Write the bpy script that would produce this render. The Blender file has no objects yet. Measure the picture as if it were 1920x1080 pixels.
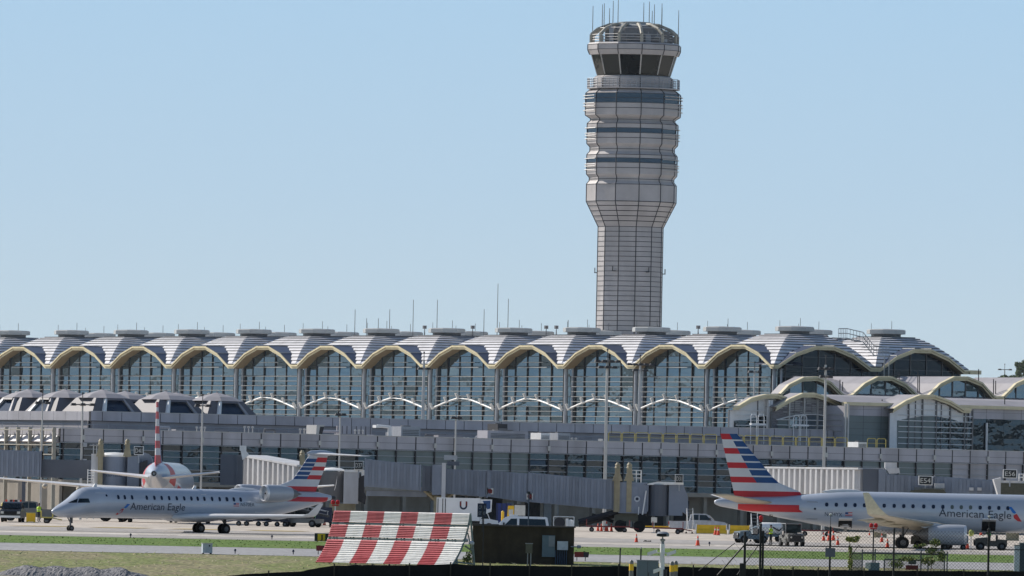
import bpy, bmesh, math, random
from mathutils import Vector, Matrix

random.seed(7)
SC = bpy.context.scene
COL = SC.collection
rad = math.radians
sin, cos, pi = math.sin, math.cos, math.pi

# ---------------------------------------------------------------- camera model
F = 19500.0            # focal length in px of a 1920 px wide picture
TH = rad(1.155)        # camera roll
HZ = 945.0             # eye level row
HC = 3.2               # eye height above the apron
CAM = Vector((0, 0, HC))

def derot(px, py):
    x, y = px - 960.0, py - 540.0
    return x * cos(TH) + y * sin(TH), -x * sin(TH) + y * cos(TH)

def P(px, py, D):
    """survey: the point of the place that lies at distance D along the sight line"""
    u, v = derot(px, py)
    return Vector((u * D / F, D, HC - (v - (HZ - 540.0)) * D / F))

def rp(px, py, M, axis, val):
    """survey: where a sight line meets the local plane axis=val of a thing placed by M"""
    Mi = M.inverted()
    o = Mi @ CAM
    d = (Mi.to_3x3() @ (P(px, py, 1000.0) - CAM))
    t = (val - o[axis]) / d[axis]
    return o + d * t

GP = [(-3000, -3.2), (600, -3.2), (745, -2.6), (765, -2.1), (785, -1.63), (810, -1.2), (835, -0.74), (870, -0.28), (893, 0.0),
      (925, 0.02), (990, 0.58), (1100, 0.9), (40000, 0.9)]
def zg(Y):
    for (a, za), (b, zb) in zip(GP, GP[1:]):
        if a <= Y <= b:
            return za + (zb - za) * (Y - a) / (b - a)
    return 0.9
def G(px, D):
    """point on the ground at distance D under picture column px (at ground row)"""
    py = 1000.0
    for _ in range(4):
        p = P(px, py, D)
        py += (p.z - zg(D)) * F / D
    return Vector((p.x, D, zg(D)))
def Gp(px, py):
    """point on the ground seen at (px, py)"""
    lo, hi = 700.0, 1099.0
    for _ in range(50):
        m = .5 * (lo + hi)
        if P(px, py, m).z < zg(m): hi = m
        else: lo = m
    p = P(px, py, lo); p.z = zg(lo)
    return p

# ---------------------------------------------------------------- mesh builder
class MB:
    def __init__(s): s.v = []; s.f = []; s.m = []
    def add(s, pts):
        n = len(s.v); s.v += [tuple(p) for p in pts]; return n
    def face(s, pts, mi=0):
        n = s.add(pts); s.f.append(tuple(range(n, n + len(pts)))); s.m.append(mi)
    def box(s, x0, x1, y0, y1, z0, z1, mi=0, M=None):
        p = [(x0,y0,z0),(x1,y0,z0),(x1,y1,z0),(x0,y1,z0),(x0,y0,z1),(x1,y0,z1),(x1,y1,z1),(x0,y1,z1)]
        if M is not None: p = [M @ Vector(q) for q in p]
        n = s.add(p)
        for q in ((0,3,2,1),(4,5,6,7),(0,1,5,4),(1,2,6,5),(2,3,7,6),(3,0,4,7)):
            s.f.append(tuple(n + k for k in q)); s.m.append(mi)
    def prism(s, poly, y0, y1, mi=0, M=None, ax='xz', side=None):
        """extrude a polygon (u,w) between y0 and y1"""
        f = {'xz': lambda u, w, y: (u, y, w), 'yz': lambda u, w, y: (y, u, w), 'xy': lambda u, w, y: (u, w, y)}[ax]
        k = len(poly)
        p = [f(u, w, y0) for u, w in poly] + [f(u, w, y1) for u, w in poly]
        if M is not None: p = [M @ Vector(q) for q in p]
        n = s.add(p)
        s.f.append(tuple(n + i for i in range(k))); s.m.append(mi)
        s.f.append(tuple(n + k + i for i in reversed(range(k)))); s.m.append(mi)
        for i in range(k):
            j = (i + 1) % k
            s.f.append((n + i, n + k + i, n + k + j, n + j)); s.m.append(mi if side is None else side)
    def loft(s, rings, mi=0, c0=True, c1=True, closed=True, mf=None):
        k = len(rings[0]); ns = [s.add(r) for r in rings]
        for a in range(len(rings) - 1):
            for i in range(k if closed else k - 1):
                j = (i + 1) % k
                s.f.append((ns[a] + i, ns[a] + j, ns[a + 1] + j, ns[a + 1] + i))
                s.m.append(mf(a, i) if mf else mi)
        if c0: s.f.append(tuple(ns[0] + i for i in reversed(range(k)))); s.m.append(mi)
        if c1: s.f.append(tuple(ns[-1] + i for i in range(k))); s.m.append(mi)
    def tube(s, pts, r, n=6, mi=0, r1=None):
        pts = [Vector(p) for p in pts]
        for a, (p, q) in enumerate(zip(pts, pts[1:])):
            d = (q - p)
            if d.length < 1e-6: continue
            d.normalize()
            u = d.cross(Vector((0, 0, 1)) if abs(d.z) < .9 else Vector((1, 0, 0))).normalized(); w = d.cross(u)
            ra = r if r1 is None else r + (r1 - r) * a / max(1, len(pts) - 1)
            rb = r if r1 is None else r + (r1 - r) * (a + 1) / max(1, len(pts) - 1)
            s.loft([[p + (u * cos(2*pi*i/n) + w * sin(2*pi*i/n)) * ra for i in range(n)],
                    [q + (u * cos(2*pi*i/n) + w * sin(2*pi*i/n)) * rb for i in range(n)]], mi)
    def lathe(s, prof, c=(0,0,0), n=16, mi=0, axis='z', mf=None):
        """prof: (r, h) list"""
        rings = []
        for r, h in prof:
            R = []
            for i in range(n):
                x, y = max(r, 1e-4) * cos(2*pi*i/n), max(r, 1e-4) * sin(2*pi*i/n)
                R.append({'z': (c[0]+x, c[1]+y, c[2]+h), 'x': (c[0]+h, c[1]+x, c[2]+y), 'y': (c[0]+y, c[1]+h, c[2]+x)}[axis])
            rings.append(R)
        s.loft(rings, mi, mf=mf)
    def wheel(s, x, y, z, r, w, mi=0, n=18):
        s.lathe([(r*.62, -w/2), (r*.9, -w/2), (r, -w*.3), (r, w*.3), (r*.9, w/2), (r*.62, w/2)], (x, y, z), n, mi, 'y')
    def rim(s, x, y, z, r, w, mi=0, n=14):
        s.lathe([(r*.15, -w/2-.03), (r*.62, -w/2+.01), (r*.62, w/2-.01), (r*.15, w/2+.03)], (x, y, z), n, mi, 'y')
    def build(s, name, mats, parent=None, smooth=False, loc=None, rotz=0, angle=40):
        me = bpy.data.meshes.new(name)
        me.from_pydata(s.v, [], s.f)
        mats = mats if isinstance(mats, (list, tuple)) else [mats]
        for m in mats: me.materials.append(m)
        for p, mi in zip(me.polygons, s.m): p.material_index = mi
        bm = bmesh.new(); bm.from_mesh(me)
        bmesh.ops.remove_doubles(bm, verts=bm.verts, dist=1e-4)
        bmesh.ops.recalc_face_normals(bm, faces=bm.faces)
        if smooth:
            for f in bm.faces: f.smooth = True
            for e in bm.edges:
                if len(e.link_faces) == 2 and e.calc_face_angle(0) > rad(angle): e.smooth = False
        bm.to_mesh(me); bm.free()
        o = bpy.data.objects.new(name, me); COL.objects.link(o)
        if parent: o.parent = parent
        if loc is not None: o.location = loc
        o.rotation_euler.z = rotz
        return o

def tag(o, label=None, cat=None, group=None, kind=None):
    if label: o['label'] = label
    if cat: o['category'] = cat
    if group: o['group'] = group
    if kind: o['kind'] = kind
    return o
def thing(name, label, cat, loc=(0,0,0), rotz=0, group=None):
    o = bpy.data.objects.new(name, None); COL.objects.link(o)
    o.location = loc; o.rotation_euler = (0, 0, rotz)
    o.empty_display_size = .3
    return tag(o, label, cat, group)
def copy_tree(o, parent=None):
    c = o.copy(); COL.objects.link(c)
    if parent: c.parent = parent
    for ch in list(o.children): copy_tree(ch, c)
    return c
def Mat(loc, rotz): return Matrix.Translation(Vector(loc)) @ Matrix.Rotation(rotz, 4, 'Z')

# ---------------------------------------------------------------- materials
def srgb(r, g, b):
    f = lambda c: (c/255/12.92) if c/255 <= .04045 else ((c/255 + .055)/1.055)**2.4
    return (f(r), f(g), f(b))
def mat(name, col, rough=.6, metal=0., var=.15, scale=3., bump=0., bscale=20., spec=.5, ior=None, coat=0., stretch=None, dirt=0.):
    m = bpy.data.materials.new(name); m.use_nodes = True
    nt = m.node_tree; N = nt.nodes; L = nt.links
    b = N['Principled BSDF']
    b.inputs['Roughness'].default_value = rough; b.inputs['Metallic'].default_value = metal
    b.inputs['Specular IOR Level'].default_value = spec
    if ior: b.inputs['IOR'].default_value = ior
    if coat: b.inputs['Coat Weight'].default_value = coat; b.inputs['Coat Roughness'].default_value = .15
    tc = N.new('ShaderNodeTexCoord'); src = tc.outputs['Object']
    if stretch:
        mp = N.new('ShaderNodeMapping'); mp.inputs['Scale'].default_value = stretch
        L.new(src, mp.inputs['Vector']); src = mp.outputs['Vector']
    nz = N.new('ShaderNodeTexNoise'); nz.inputs['Scale'].default_value = scale; nz.inputs['Detail'].default_value = 6
    nz.inputs['Roughness'].default_value = .65
    L.new(src, nz.inputs['Vector'])
    r = N.new('ShaderNodeValToRGB')
    c0 = tuple(c * (1 - var) for c in col); c1 = tuple(min(1, c * (1 + var)) for c in col)
    r.color_ramp.elements[0].position = .3; r.color_ramp.elements[1].position = .7
    r.color_ramp.elements[0].color = (*c0, 1); r.color_ramp.elements[1].color = (*c1, 1)
    L.new(nz.outputs['Fac'], r.inputs['Fac'])
    out = r.outputs['Color']
    if dirt:
        n3 = N.new('ShaderNodeTexNoise'); n3.inputs['Scale'].default_value = scale * .35; n3.inputs['Detail'].default_value = 8
        mp2 = N.new('ShaderNodeMapping'); mp2.inputs['Scale'].default_value = (3, 3, .5)
        L.new(tc.outputs['Object'], mp2.inputs['Vector']); L.new(mp2.outputs['Vector'], n3.inputs['Vector'])
        mr = N.new('ShaderNodeMapRange'); mr.inputs['From Min'].default_value = .45; mr.inputs['From Max'].default_value = .75
        mr.inputs['To Max'].default_value = dirt
        L.new(n3.outputs['Fac'], mr.inputs['Value'])
        mx = N.new('ShaderNodeMix'); mx.data_type = 'RGBA'
        L.new(mr.outputs['Result'], mx.inputs['Factor']); L.new(out, mx.inputs[6])
        mx.inputs[7].default_value = (col[0]*.35, col[1]*.33, col[2]*.3, 1)
        out = mx.outputs[2]
    L.new(out, b.inputs['Base Color'])
    if bump:
        n2 = N.new('ShaderNodeTexNoise'); n2.inputs['Scale'].default_value = bscale; n2.inputs['Detail'].default_value = 4
        L.new(src, n2.inputs['Vector'])
        bp = N.new('ShaderNodeBump'); bp.inputs['Strength'].default_value = min(1, bump); bp.inputs['Distance'].default_value = .1
        L.new(n2.outputs['Fac'], bp.inputs['Height']); L.new(bp.outputs['Normal'], b.inputs['Normal'])
    return m
def glass(name, col, ior=1.9, wav=.15, wscale=.8, rough=.03, dist=.05, tint=(.72, .88, 1.0)):
    m = mat(name, col, rough, 0, .25, .6, 0)
    m.node_tree.nodes['Principled BSDF'].inputs['Specular Tint'].default_value = (*tint, 1)
    nt = m.node_tree; N = nt.nodes; L = nt.links; b = N['Principled BSDF']
    b.inputs['IOR'].default_value = ior
    tc = N.new('ShaderNodeTexCoord')
    n2 = N.new('ShaderNodeTexNoise'); n2.inputs['Scale'].default_value = wscale; n2.inputs['Detail'].default_value = 2
    L.new(tc.outputs['Object'], n2.inputs['Vector'])
    bp = N.new('ShaderNodeBump'); bp.inputs['Strength'].default_value = wav; bp.inputs['Distance'].default_value = dist
    L.new(n2.outputs['Fac'], bp.inputs['Height']); L.new(bp.outputs['Normal'], b.inputs['Normal'])
    return m

M_ = {}
def mk():
    M = M_
    M['panel'] = mat('tower_panel', (.47, .44, .43), .45, 0, .13, .3, 0, dirt=.3)
    M['joint'] = mat('dark_joint', (.035, .035, .04), .6)
    M['cabglass'] = glass('cab_glass', (.010, .011, .012), 1.45, .15, .7, .03, .05, (.9, 1, 1))
    M['bandglass'] = glass('band_glass', (.012, .025, .05), 1.7, .1, .5)
    M['hallglass'] = glass('hall_glass', (.03, .055, .072), 2.7, .5, .5, .04, .06)
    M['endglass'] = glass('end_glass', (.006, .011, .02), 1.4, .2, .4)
    M['pierglass'] = glass('pier_glass', (.014, .021, .029), 1.75, .8, .7, .03, .08)
    M['frost'] = mat('frosted_spandrel', (.15, .19, .19), .35, 0, .1, .5)
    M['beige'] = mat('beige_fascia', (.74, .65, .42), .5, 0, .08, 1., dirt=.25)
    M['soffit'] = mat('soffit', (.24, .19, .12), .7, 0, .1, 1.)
    M['roof'] = mat('roof_metal', (.76, .75, .76), .45, .0, .12, .7, 0, dirt=.25)
    M['roofgrey'] = mat('roof_grey', (.34, .325, .34), .6, 0, .08, .6, dirt=.2)
    M['cap'] = mat('roof_cap', (.42, .43, .42), .5, .1, .1, 1.)
    M['alu'] = mat('aluminium', (.50, .49, .47), .4, .3, .1, 1.)
    M['alud'] = mat('dull_aluminium', (.16, .16, .165), .5, .2, .1, 1.)
    M['white'] = mat('white_paint', (.82, .82, .80), .5, 0, .05, 2., dirt=.12)
    M['steel'] = mat('galvanised_steel', (.36, .38, .41), .5, .3, .12, 3.)
    M['dark'] = mat('dark_metal', (.03, .03, .035), .6)
    M['lav'] = mat('grey_panel', (.46, .445, .475), .5, 0, .1, .35, dirt=.45)
    M['shade_black'] = mat('dark_interior', (.012, .013, .016), .8)  # flat black paints unlit openings and interiors; also serves plain black parts
    M['beton'] = mat('beige_concrete', (.30, .27, .23), .8, 0, .12, .8, .2, 8, dirt=.3)
    M['bridge'] = mat('bridge_panel', (.235, .27, .335), .5, 0, .1, .5, dirt=.5)
    M['bridged'] = mat('bridge_dark', (.10, .115, .145), .5, .1, .08, .5)
    M['bridgel'] = mat('bridge_light', (.58, .58, .59), .5, 0, .08, .8, dirt=.35)
    M['lift'] = mat('beige_lift', (.36, .31, .2), .6, 0, .15, 1.5, dirt=.4)
    M['rubber'] = mat('rubber', (.012, .012, .013), .85)
    M['rimm'] = mat('rim_metal', (.14, .14, .145), .5, .4)
    M['silver'] = mat('silver_paint', (.45, .49, .555), .28, .1, .04, .4, coat=.3, dirt=.1)
    M['wingp'] = mat('wing_paint', (.70, .70, .70), .4, 0, .05, .5, dirt=.12)
    M['beigewing'] = mat('wing_beige_bounce', (.42, .38, .3), .45, .1, .08, .6)  # beige has warm light bounced off the ground painted in
    M['red'] = mat('livery_red', (.50, .018, .03), .4, 0, .08, 1.)
    M['blue'] = mat('livery_blue', (.014, .065, .20), .4, 0, .1, 1.)
    M['liw'] = mat('livery_white', (.62, .62, .64), .4, 0, .06, 1.)
    M['letter'] = mat('lettering_grey', (.03, .045, .075), .5)
    M['lblue'] = mat('emblem_blue', (.02, .16, .50), .4)
    M['nac'] = mat('nacelle', (.42, .445, .48), .35, .1, .05, 1.)
    M['chrome'] = mat('lip_metal', (.78, .78, .78), .35, .35, .05)
    M['cock'] = glass('cockpit_glass', (.012, .016, .018), 1.5, .05)
    M['win'] = mat('cabin_window', (.012, .02, .045), .25)
    M['winl'] = mat('cabin_window_blind', (.10, .12, .11), .4)
    M['orange'] = mat('cone_orange', (.80, .075, .025), .6, 0, .1)
    M['vest'] = mat('safety_yellow', (.50, .75, .03), .7)
    M['vestg'] = mat('safety_green', (.05, .55, .03), .7)
    M['cloth'] = mat('dark_trousers', (.02, .022, .03), .8)
    M['skin'] = mat('skin', (.30, .17, .11), .6)
    M['hair'] = mat('dark_hair', (.015, .012, .01), .7)
    M['yellow'] = mat('yellow_paint', (.85, .52, .02), .5, 0, .1, 2., dirt=.25)
    M['yel2'] = mat('rail_yellow', (.50, .42, .10), .5, 0, .1)
    M['bred'] = mat('fence_red', (.56, .11, .125), .6, 0, .12, 2., dirt=.3)
    M['bwhite'] = mat('fence_white', (.90, .88, .84), .6, 0, .04, 2., dirt=.22)
    M['brick'] = mat('brown_render', (.058, .044, .030), .9, 0, .25, 1.2, .2, 30, dirt=.4)
    M['boxgrey'] = mat('box_grey', (.25, .27, .29), .5, 0, .1)
    M['boxblue'] = mat('cabinet_bluegrey', (.13, .18, .21), .5, 0, .1)
    M['boxgreen'] = mat('box_green', (.11, .11, .08), .6)
    M['whitebox'] = mat('box_white', (.50, .54, .60), .5)
    M['silt'] = mat('black_fabric', (.006, .006, .007), .9, 0, .4, 2.)
    M['wood'] = mat('stake_wood', (.035, .03, .025), .8)
    M['fencek'] = mat('black_fence', (.008, .008, .009), .6)
    M['signk'] = mat('sign_black', (.01, .012, .014), .4)
    M['signw'] = mat('sign_white', (.60, .60, .56), .5)
    M['navy'] = mat('navy_paint', (.012, .02, .05), .45)
    M['royal'] = mat('royal_blue', (.01, .03, .16), .5)
    M['vwhite'] = mat('vehicle_white', (.78, .79, .80), .3, 0, .04, 1., coat=.5)
    M['vblack'] = mat('vehicle_black', (.012, .013, .016), .3, 0, .1, 1., coat=.5)
    M['vgrey'] = mat('vehicle_grey', (.18, .18, .17), .5, 0, .12, 2.)
    M['vred'] = mat('cart_red', (.16, .012, .012), .5)
    M['lampred'] = mat('red_lens', (.55, .01, .015), .3)
    M['barrel'] = mat('vault_shade_metal', (.09, .11, .17), .4, .4, .1, .7)  # navy tone paints in the vault's shade and its blue sky tint
    M['lantern'] = mat('lantern_grey', (.135, .13, .145), .6, 0, .08, .6, dirt=.2)
    M['leaf'] = mat('leaf_green', (.15, .20, .05), .7, 0, .4, 5.)
    M['leafy'] = mat('leaf_backlit', (.36, .38, .10), .7, 0, .3, 5.)  # yellow paints in the backlight glowing through the leaves
    M['leafd'] = mat('leaf_dark', (.07, .10, .03), .8, 0, .4, 4.)
    M['bark'] = mat('bark', (.06, .045, .03), .9)
    M['gravel'] = mat('grey_gravel', (.21, .205, .21), .9, 0, .5, 5., 1., 9)
mk()

# ---------------------------------------------------------------- text
def text_mesh(s, size=1.0, space=1.0):
    cu = bpy.data.curves.new('txt', 'FONT'); cu.body = s; cu.size = size; cu.space_character = space
    cu.resolution_u = 3
    o = bpy.data.objects.new('txt', cu); COL.objects.link(o)
    bpy.context.view_layer.update()
    dg = bpy.context.evaluated_depsgraph_get()
    me = bpy.data.meshes.new_from_object(o.evaluated_get(dg))
    vs = [v.co.copy() for v in me.vertices]; fs = [tuple(p.vertices) for p in me.polygons]
    bpy.data.objects.remove(o); bpy.data.curves.remove(cu); bpy.data.meshes.remove(me)
    return vs, fs
def lettering(name, s, m, parent, width, height, fn, bold=0.0):
    """text fitted to width x height, each point placed by fn(u, v)"""
    vs, fs = text_mesh(s)
    x0 = min(v.x for v in vs); x1 = max(v.x for v in vs); capH = max(v.y for v in vs)
    k = width / (x1 - x0); kh = height / capH
    bm = bmesh.new()
    nv = [bm.verts.new((v.x, v.y, 0)) for v in vs]
    for f in fs:
        try: bm.faces.new([nv[i] for i in f])
        except ValueError: pass
    y0 = min(v.y for v in vs)
    for j in range(1, 9):
        yy = y0 + (capH - y0) * j / 9
        bmesh.ops.bisect_plane(bm, geom=bm.verts[:] + bm.edges[:] + bm.faces[:], plane_co=(0, yy, 0), plane_no=(0, 1, 0))
    bm.verts.index_update()
    b = MB()
    b.v = [tuple(fn((v.co.x - x0) * k, v.co.y * kh)) for v in bm.verts]
    b.f = [tuple(v.index for v in f.verts) for f in bm.faces]; b.m = [0] * len(b.f)
    bm.free()
    return b.build(name, m, parent)
# ---------------------------------------------------------------- camera, light, sky
cd = bpy.data.cameras.new('camera'); cam = bpy.data.objects.new('camera', cd); COL.objects.link(cam)
cd.sensor_width = 36; cd.lens = F / 1920 * 36; cd.clip_start = 1; cd.clip_end = 60000
pitch = math.atan((HZ - 540) / F)
cam.matrix_world = Matrix.Translation(CAM) @ Matrix.Rotation(pi/2 + pitch, 4, 'X') @ Matrix.Rotation(TH, 4, 'Z')
SC.camera = cam
SC.render.resolution_x = 1024; SC.render.resolution_y = 576
SC.view_settings.view_transform = 'Standard'; SC.view_settings.look = 'None'; SC.view_settings.exposure = 0
SC.cycles.max_bounces = 6

SUN_AZ = rad(-57.0); SUN_EL = rad(34)       # azimuth from +Y towards +X
sdir = Vector((sin(SUN_AZ) * cos(SUN_EL), cos(SUN_AZ) * cos(SUN_EL), sin(SUN_EL)))
sl = bpy.data.lights.new('sun', 'SUN'); sl.energy = 5.0; sl.angle = rad(.53); sl.color = (1, .94, .86)
so = bpy.data.objects.new('sun', sl); COL.objects.link(so)
so.rotation_euler = (-sdir).to_track_quat('-Z', 'Y').to_euler()
so.location = (-200, 900, 300)

W = bpy.data.worlds.new('World'); SC.world = W; W.use_nodes = True
nt = W.node_tree; N = nt.nodes; L = nt.links
bg = N['Background']; bg.inputs['Strength'].default_value = .105
sky = N.new('ShaderNodeTexSky'); sky.sky_type = 'NISHITA'; sky.sun_disc = False
sky.sun_elevation = SUN_EL; sky.sun_rotation = SUN_AZ; sky.air_density = 1.0; sky.dust_density = .6; sky.ozone_density = 1.5
L.new(sky.outputs['Color'], bg.inputs['Color'])
# haze layer close to the horizon
tc = N.new('ShaderNodeTexCoord'); sx = N.new('ShaderNodeSeparateXYZ'); L.new(tc.outputs['Generated'], sx.inputs[0])
rmp = N.new('ShaderNodeValToRGB'); mr = N.new('ShaderNodeMapRange')
mr.inputs['From Min'].default_value = 0; mr.inputs['From Max'].default_value = .05
L.new(sx.outputs['Z'], mr.inputs['Value']); L.new(mr.outputs['Result'], rmp.inputs['Fac'])
e = rmp.color_ramp.elements
e[0].position = 0; e[0].color = (*srgb(197, 213, 222), 1)
e[1].position = 1; e[1].color = (*srgb(170, 206, 235), 1)
for pos, c in ((.35, (190, 212, 227)), (.6, (181, 209, 231)),):
    q = e.new(pos); q.color = (*srgb(*c), 1)
bg2 = N.new('ShaderNodeBackground'); bg2.inputs['Strength'].default_value = 1.0
L.new(rmp.outputs['Color'], bg2.inputs['Color'])
m2 = N.new('ShaderNodeMapRange'); m2.inputs['From Min'].default_value = .055; m2.inputs['From Max'].default_value = .12
L.new(sx.outputs['Z'], m2.inputs['Value'])
mix = N.new('ShaderNodeMixShader'); L.new(m2.outputs['Result'], mix.inputs[0]); L.new(bg2.outputs[0], mix.inputs[1]); L.new(bg.outputs[0], mix.inputs[2])
L.new(mix.outputs[0], N['World Output'].inputs['Surface'])

# ---------------------------------------------------------------- ground
def ground_mat(name, cols, sc, bump=.0, stretch=(1, 1, 1), detail=8, fine=None, rough=.9):
    m = bpy.data.materials.new(name); m.use_nodes = True
    nt = m.node_tree; N = nt.nodes; L = nt.links; b = N['Principled BSDF']; b.inputs['Roughness'].default_value = rough
    b.inputs['Specular IOR Level'].default_value = .2
    tc = N.new('ShaderNodeTexCoord'); mp = N.new('ShaderNodeMapping'); mp.inputs['Scale'].default_value = stretch
    L.new(tc.outputs['Object'], mp.inputs['Vector'])
    nz = N.new('ShaderNodeTexNoise'); nz.inputs['Scale'].default_value = sc; nz.inputs['Detail'].default_value = detail; nz.inputs['Roughness'].default_value = .7
    L.new(mp.outputs['Vector'], nz.inputs['Vector'])
    r = N.new('ShaderNodeValToRGB'); e = r.color_ramp.elements
    n = len(cols)
    e[0].position = .28; e[0].color = (*cols[0], 1); e[1].position = .72; e[1].color = (*cols[-1], 1)
    for k in range(1, n - 1):
        q = e.new(.28 + .44 * k / (n - 1)); q.color = (*cols[k], 1)
    L.new(nz.outputs['Fac'], r.inputs['Fac'])
    out = r.outputs['Color']
    if fine:
        n2 = N.new('ShaderNodeTexNoise'); n2.inputs['Scale'].default_value = fine[0]; n2.inputs['Detail'].default_value = 3
        mp3 = N.new('ShaderNodeMapping'); mp3.inputs['Scale'].default_value = fine[2] if len(fine) > 2 else (1, .2, 1)
        L.new(tc.outputs['Object'], mp3.inputs['Vector']); L.new(mp3.outputs['Vector'], n2.inputs['Vector'])
        mr = N.new('ShaderNodeMapRange'); mr.inputs['From Min'].default_value = .3; mr.inputs['From Max'].default_value = .7
        mr.inputs['To Min'].default_value = 1 - fine[1]; mr.inputs['To Max'].default_value = 1 + fine[1]
        L.new(n2.outputs['Fac'], mr.inputs['Value'])
        mx = N.new('ShaderNodeMix'); mx.data_type = 'RGBA'; mx.blend_type = 'MULTIPLY'; mx.inputs['Factor'].default_value = 1
        L.new(out, mx.inputs[6]); L.new(mr.outputs['Result'], mx.inputs[7]); out = mx.outputs[2]
    L.new(out, b.inputs['Base Color'])
    return m
gm_dry = ground_mat('dry_grass', [(.15, .165, .05), (.24, .21, .12), (.16, .19, .055), (.26, .24, .13)], .12, stretch=(1, .35, 1), fine=(3., .45))
gm_green = ground_mat('green_grass', [(.075, .145, .018), (.105, .175, .028), (.15, .19, .05)], .2, stretch=(1, .4, 1), fine=(3., .3))
gm_conc = ground_mat('apron_concrete', [(.47, .42, .355), (.54, .48, .41), (.59, .53, .46)], .06, stretch=(1, .5, 1), fine=(1., .12))
gm_conc2 = ground_mat('taxiway_concrete', [(.56, .515, .455), (.62, .575, .515)], .08, stretch=(1, .5, 1), fine=(1., .1))
gm_asph = ground_mat('apron_asphalt', [(.34, .32, .30), (.41, .385, .36)], .08, stretch=(.6, 1, 1), fine=(1., .1))
gm_road = ground_mat('road_asphalt', [(.30, .30, .305), (.36, .355, .355)], .1, stretch=(.4, 1, 1), fine=(2., .12))

def far_land(m):
    nt = m.node_tree; N = nt.nodes; L = nt.links; b = N['Principled BSDF']
    tc = N.new('ShaderNodeTexCoord'); sp = N.new('ShaderNodeSeparateXYZ'); L.new(tc.outputs['Object'], sp.inputs[0])
    ab = N.new('ShaderNodeMath'); ab.operation = 'ABSOLUTE'; L.new(sp.outputs['X'], ab.inputs[0])
    m1 = N.new('ShaderNodeMapRange'); m1.inputs['From Min'].default_value = 140; m1.inputs['From Max'].default_value = 260; L.new(ab.outputs[0], m1.inputs['Value'])
    nz = N.new('ShaderNodeTexNoise'); nz.inputs['Scale'].default_value = .01; L.new(tc.outputs['Object'], nz.inputs['Vector'])
    r = N.new('ShaderNodeValToRGB'); r.color_ramp.elements[0].color = (.012, .02, .024, 1); r.color_ramp.elements[1].color = (.05, .07, .06, 1)
    r.color_ramp.elements[0].position = .35; r.color_ramp.elements[1].position = .65
    L.new(nz.outputs['Fac'], r.inputs['Fac'])
    mx = N.new('ShaderNodeMix'); mx.data_type = 'RGBA'; L.new(m1.outputs['Result'], mx.inputs['Factor'])
    old = b.inputs['Base Color'].links[0].from_socket
    L.new(old, mx.inputs[6]); L.new(r.outputs['Color'], mx.inputs[7]); L.new(mx.outputs[2], b.inputs['Base Color'])
far_land(gm_dry)
def sheet(name, y0, y1, m, up, x0=-220, x1=220, kind='structure', label=None):
    ys = sorted({y0, y1} | {y for y, _ in GP if y0 < y < y1})
    b = MB()
    for a, c in zip(ys, ys[1:]):
        b.face([(x0, a, zg(a) + up), (x1, a, zg(a) + up), (x1, c, zg(c) + up), (x0, c, zg(c) + up)])
    o = b.build(name, m); tag(o, label, None, None, kind); return o
sheet('ground', -3000, 40000, gm_dry, 0, -30000, 30000, label='dry grassy airfield ground running to the horizon')
sheet('road', 810, 835.5, gm_road, .02, label='grey asphalt service road between the grass strips')
sheet('grass_strip', 835, 870.5, gm_green, .03, label='mown green grass strip beside the taxiway')
sheet('apron', 870, 1700, gm_conc, .02, label='pale concrete apron around the gates')
sheet('taxiway_shoulder', 870.2, 884, gm_asph, .03, label='grey shoulder strip along the taxiway')
sheet('taxiway', 884, 899, gm_conc2, .04, label='light taxiway lane in front of the taxiing jet')
sheet('apron_lane', 905, 948, gm_asph, .03, label='darker asphalt lane behind the taxiing jet')
b = MB()
for k in range(9):
    x = -60 + k * 7.2
    b.face([(x, 951, zg(951)+.05), (x + 4.5, 951, zg(951)+.05), (x + 6.0, 956, zg(956)+.05), (x + 1.5, 956, zg(956)+.05)])
o = b.build('apron_marking', mat('marking_yellow', (.45, .34, .12), .8)); tag(o, 'faded yellow stripes painted on the apron', None, None, 'structure')
# yellow taxi line
b = MB()
b.face([(-60, 893.5, zg(893.5)+.06), (-18, 892.0, zg(892)+.06), (-18, 892.6, zg(892.6)+.06), (-60, 894.3, zg(894.3)+.06)])
o = b.build('taxiway_line', mat('line_cream', (.6, .55, .4), .8)); tag(o, 'pale centre line painted on the taxiway', None, None, 'structure')

# worn joints and rubber streaks lying on the apron
b = MB(); rj = random.Random(17)
for Y, w, a in ((872, .5, .1), (884.3, .35, 0), (899.2, .3, 0), (905.3, .5, 0), (912, .2, 0), (921, .25, 0), (930, .2, 0), (948.3, .4, 0), (961, .3, 0), (975, .3, 0), (990, .3, 0)):
    x = -70
    while x < 75:
        L2 = rj.uniform(4, 22)
        if rj.random() < .72: b.face([(x, Y + rj.uniform(-.1, .1), zg(Y) + .07), (x + L2, Y + rj.uniform(-.1, .1), zg(Y) + .07), (x + L2, Y + w, zg(Y + w) + .07), (x, Y + w, zg(Y + w) + .07)])
        x += L2
for k in range(26):
    x = rj.uniform(-55, 55); Y = rj.choice((887, 890, 893, 909, 915, 925)) + rj.uniform(-1, 1); L2 = rj.uniform(5, 26); w = rj.uniform(.15, .4)
    b.face([(x, Y, zg(Y) + .075), (x + L2, Y + rj.uniform(-.6, .6), zg(Y) + .075), (x + L2, Y + w + rj.uniform(-.2, .4), zg(Y + w) + .075), (x, Y + w, zg(Y + w) + .075)])
o = b.build('apron_joint', mat('joint_tar', (.16, .15, .14), .9, 0, .35, .4)); tag(o, 'dark worn joints and rubber streaks on the apron', None, None, 'structure')
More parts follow.
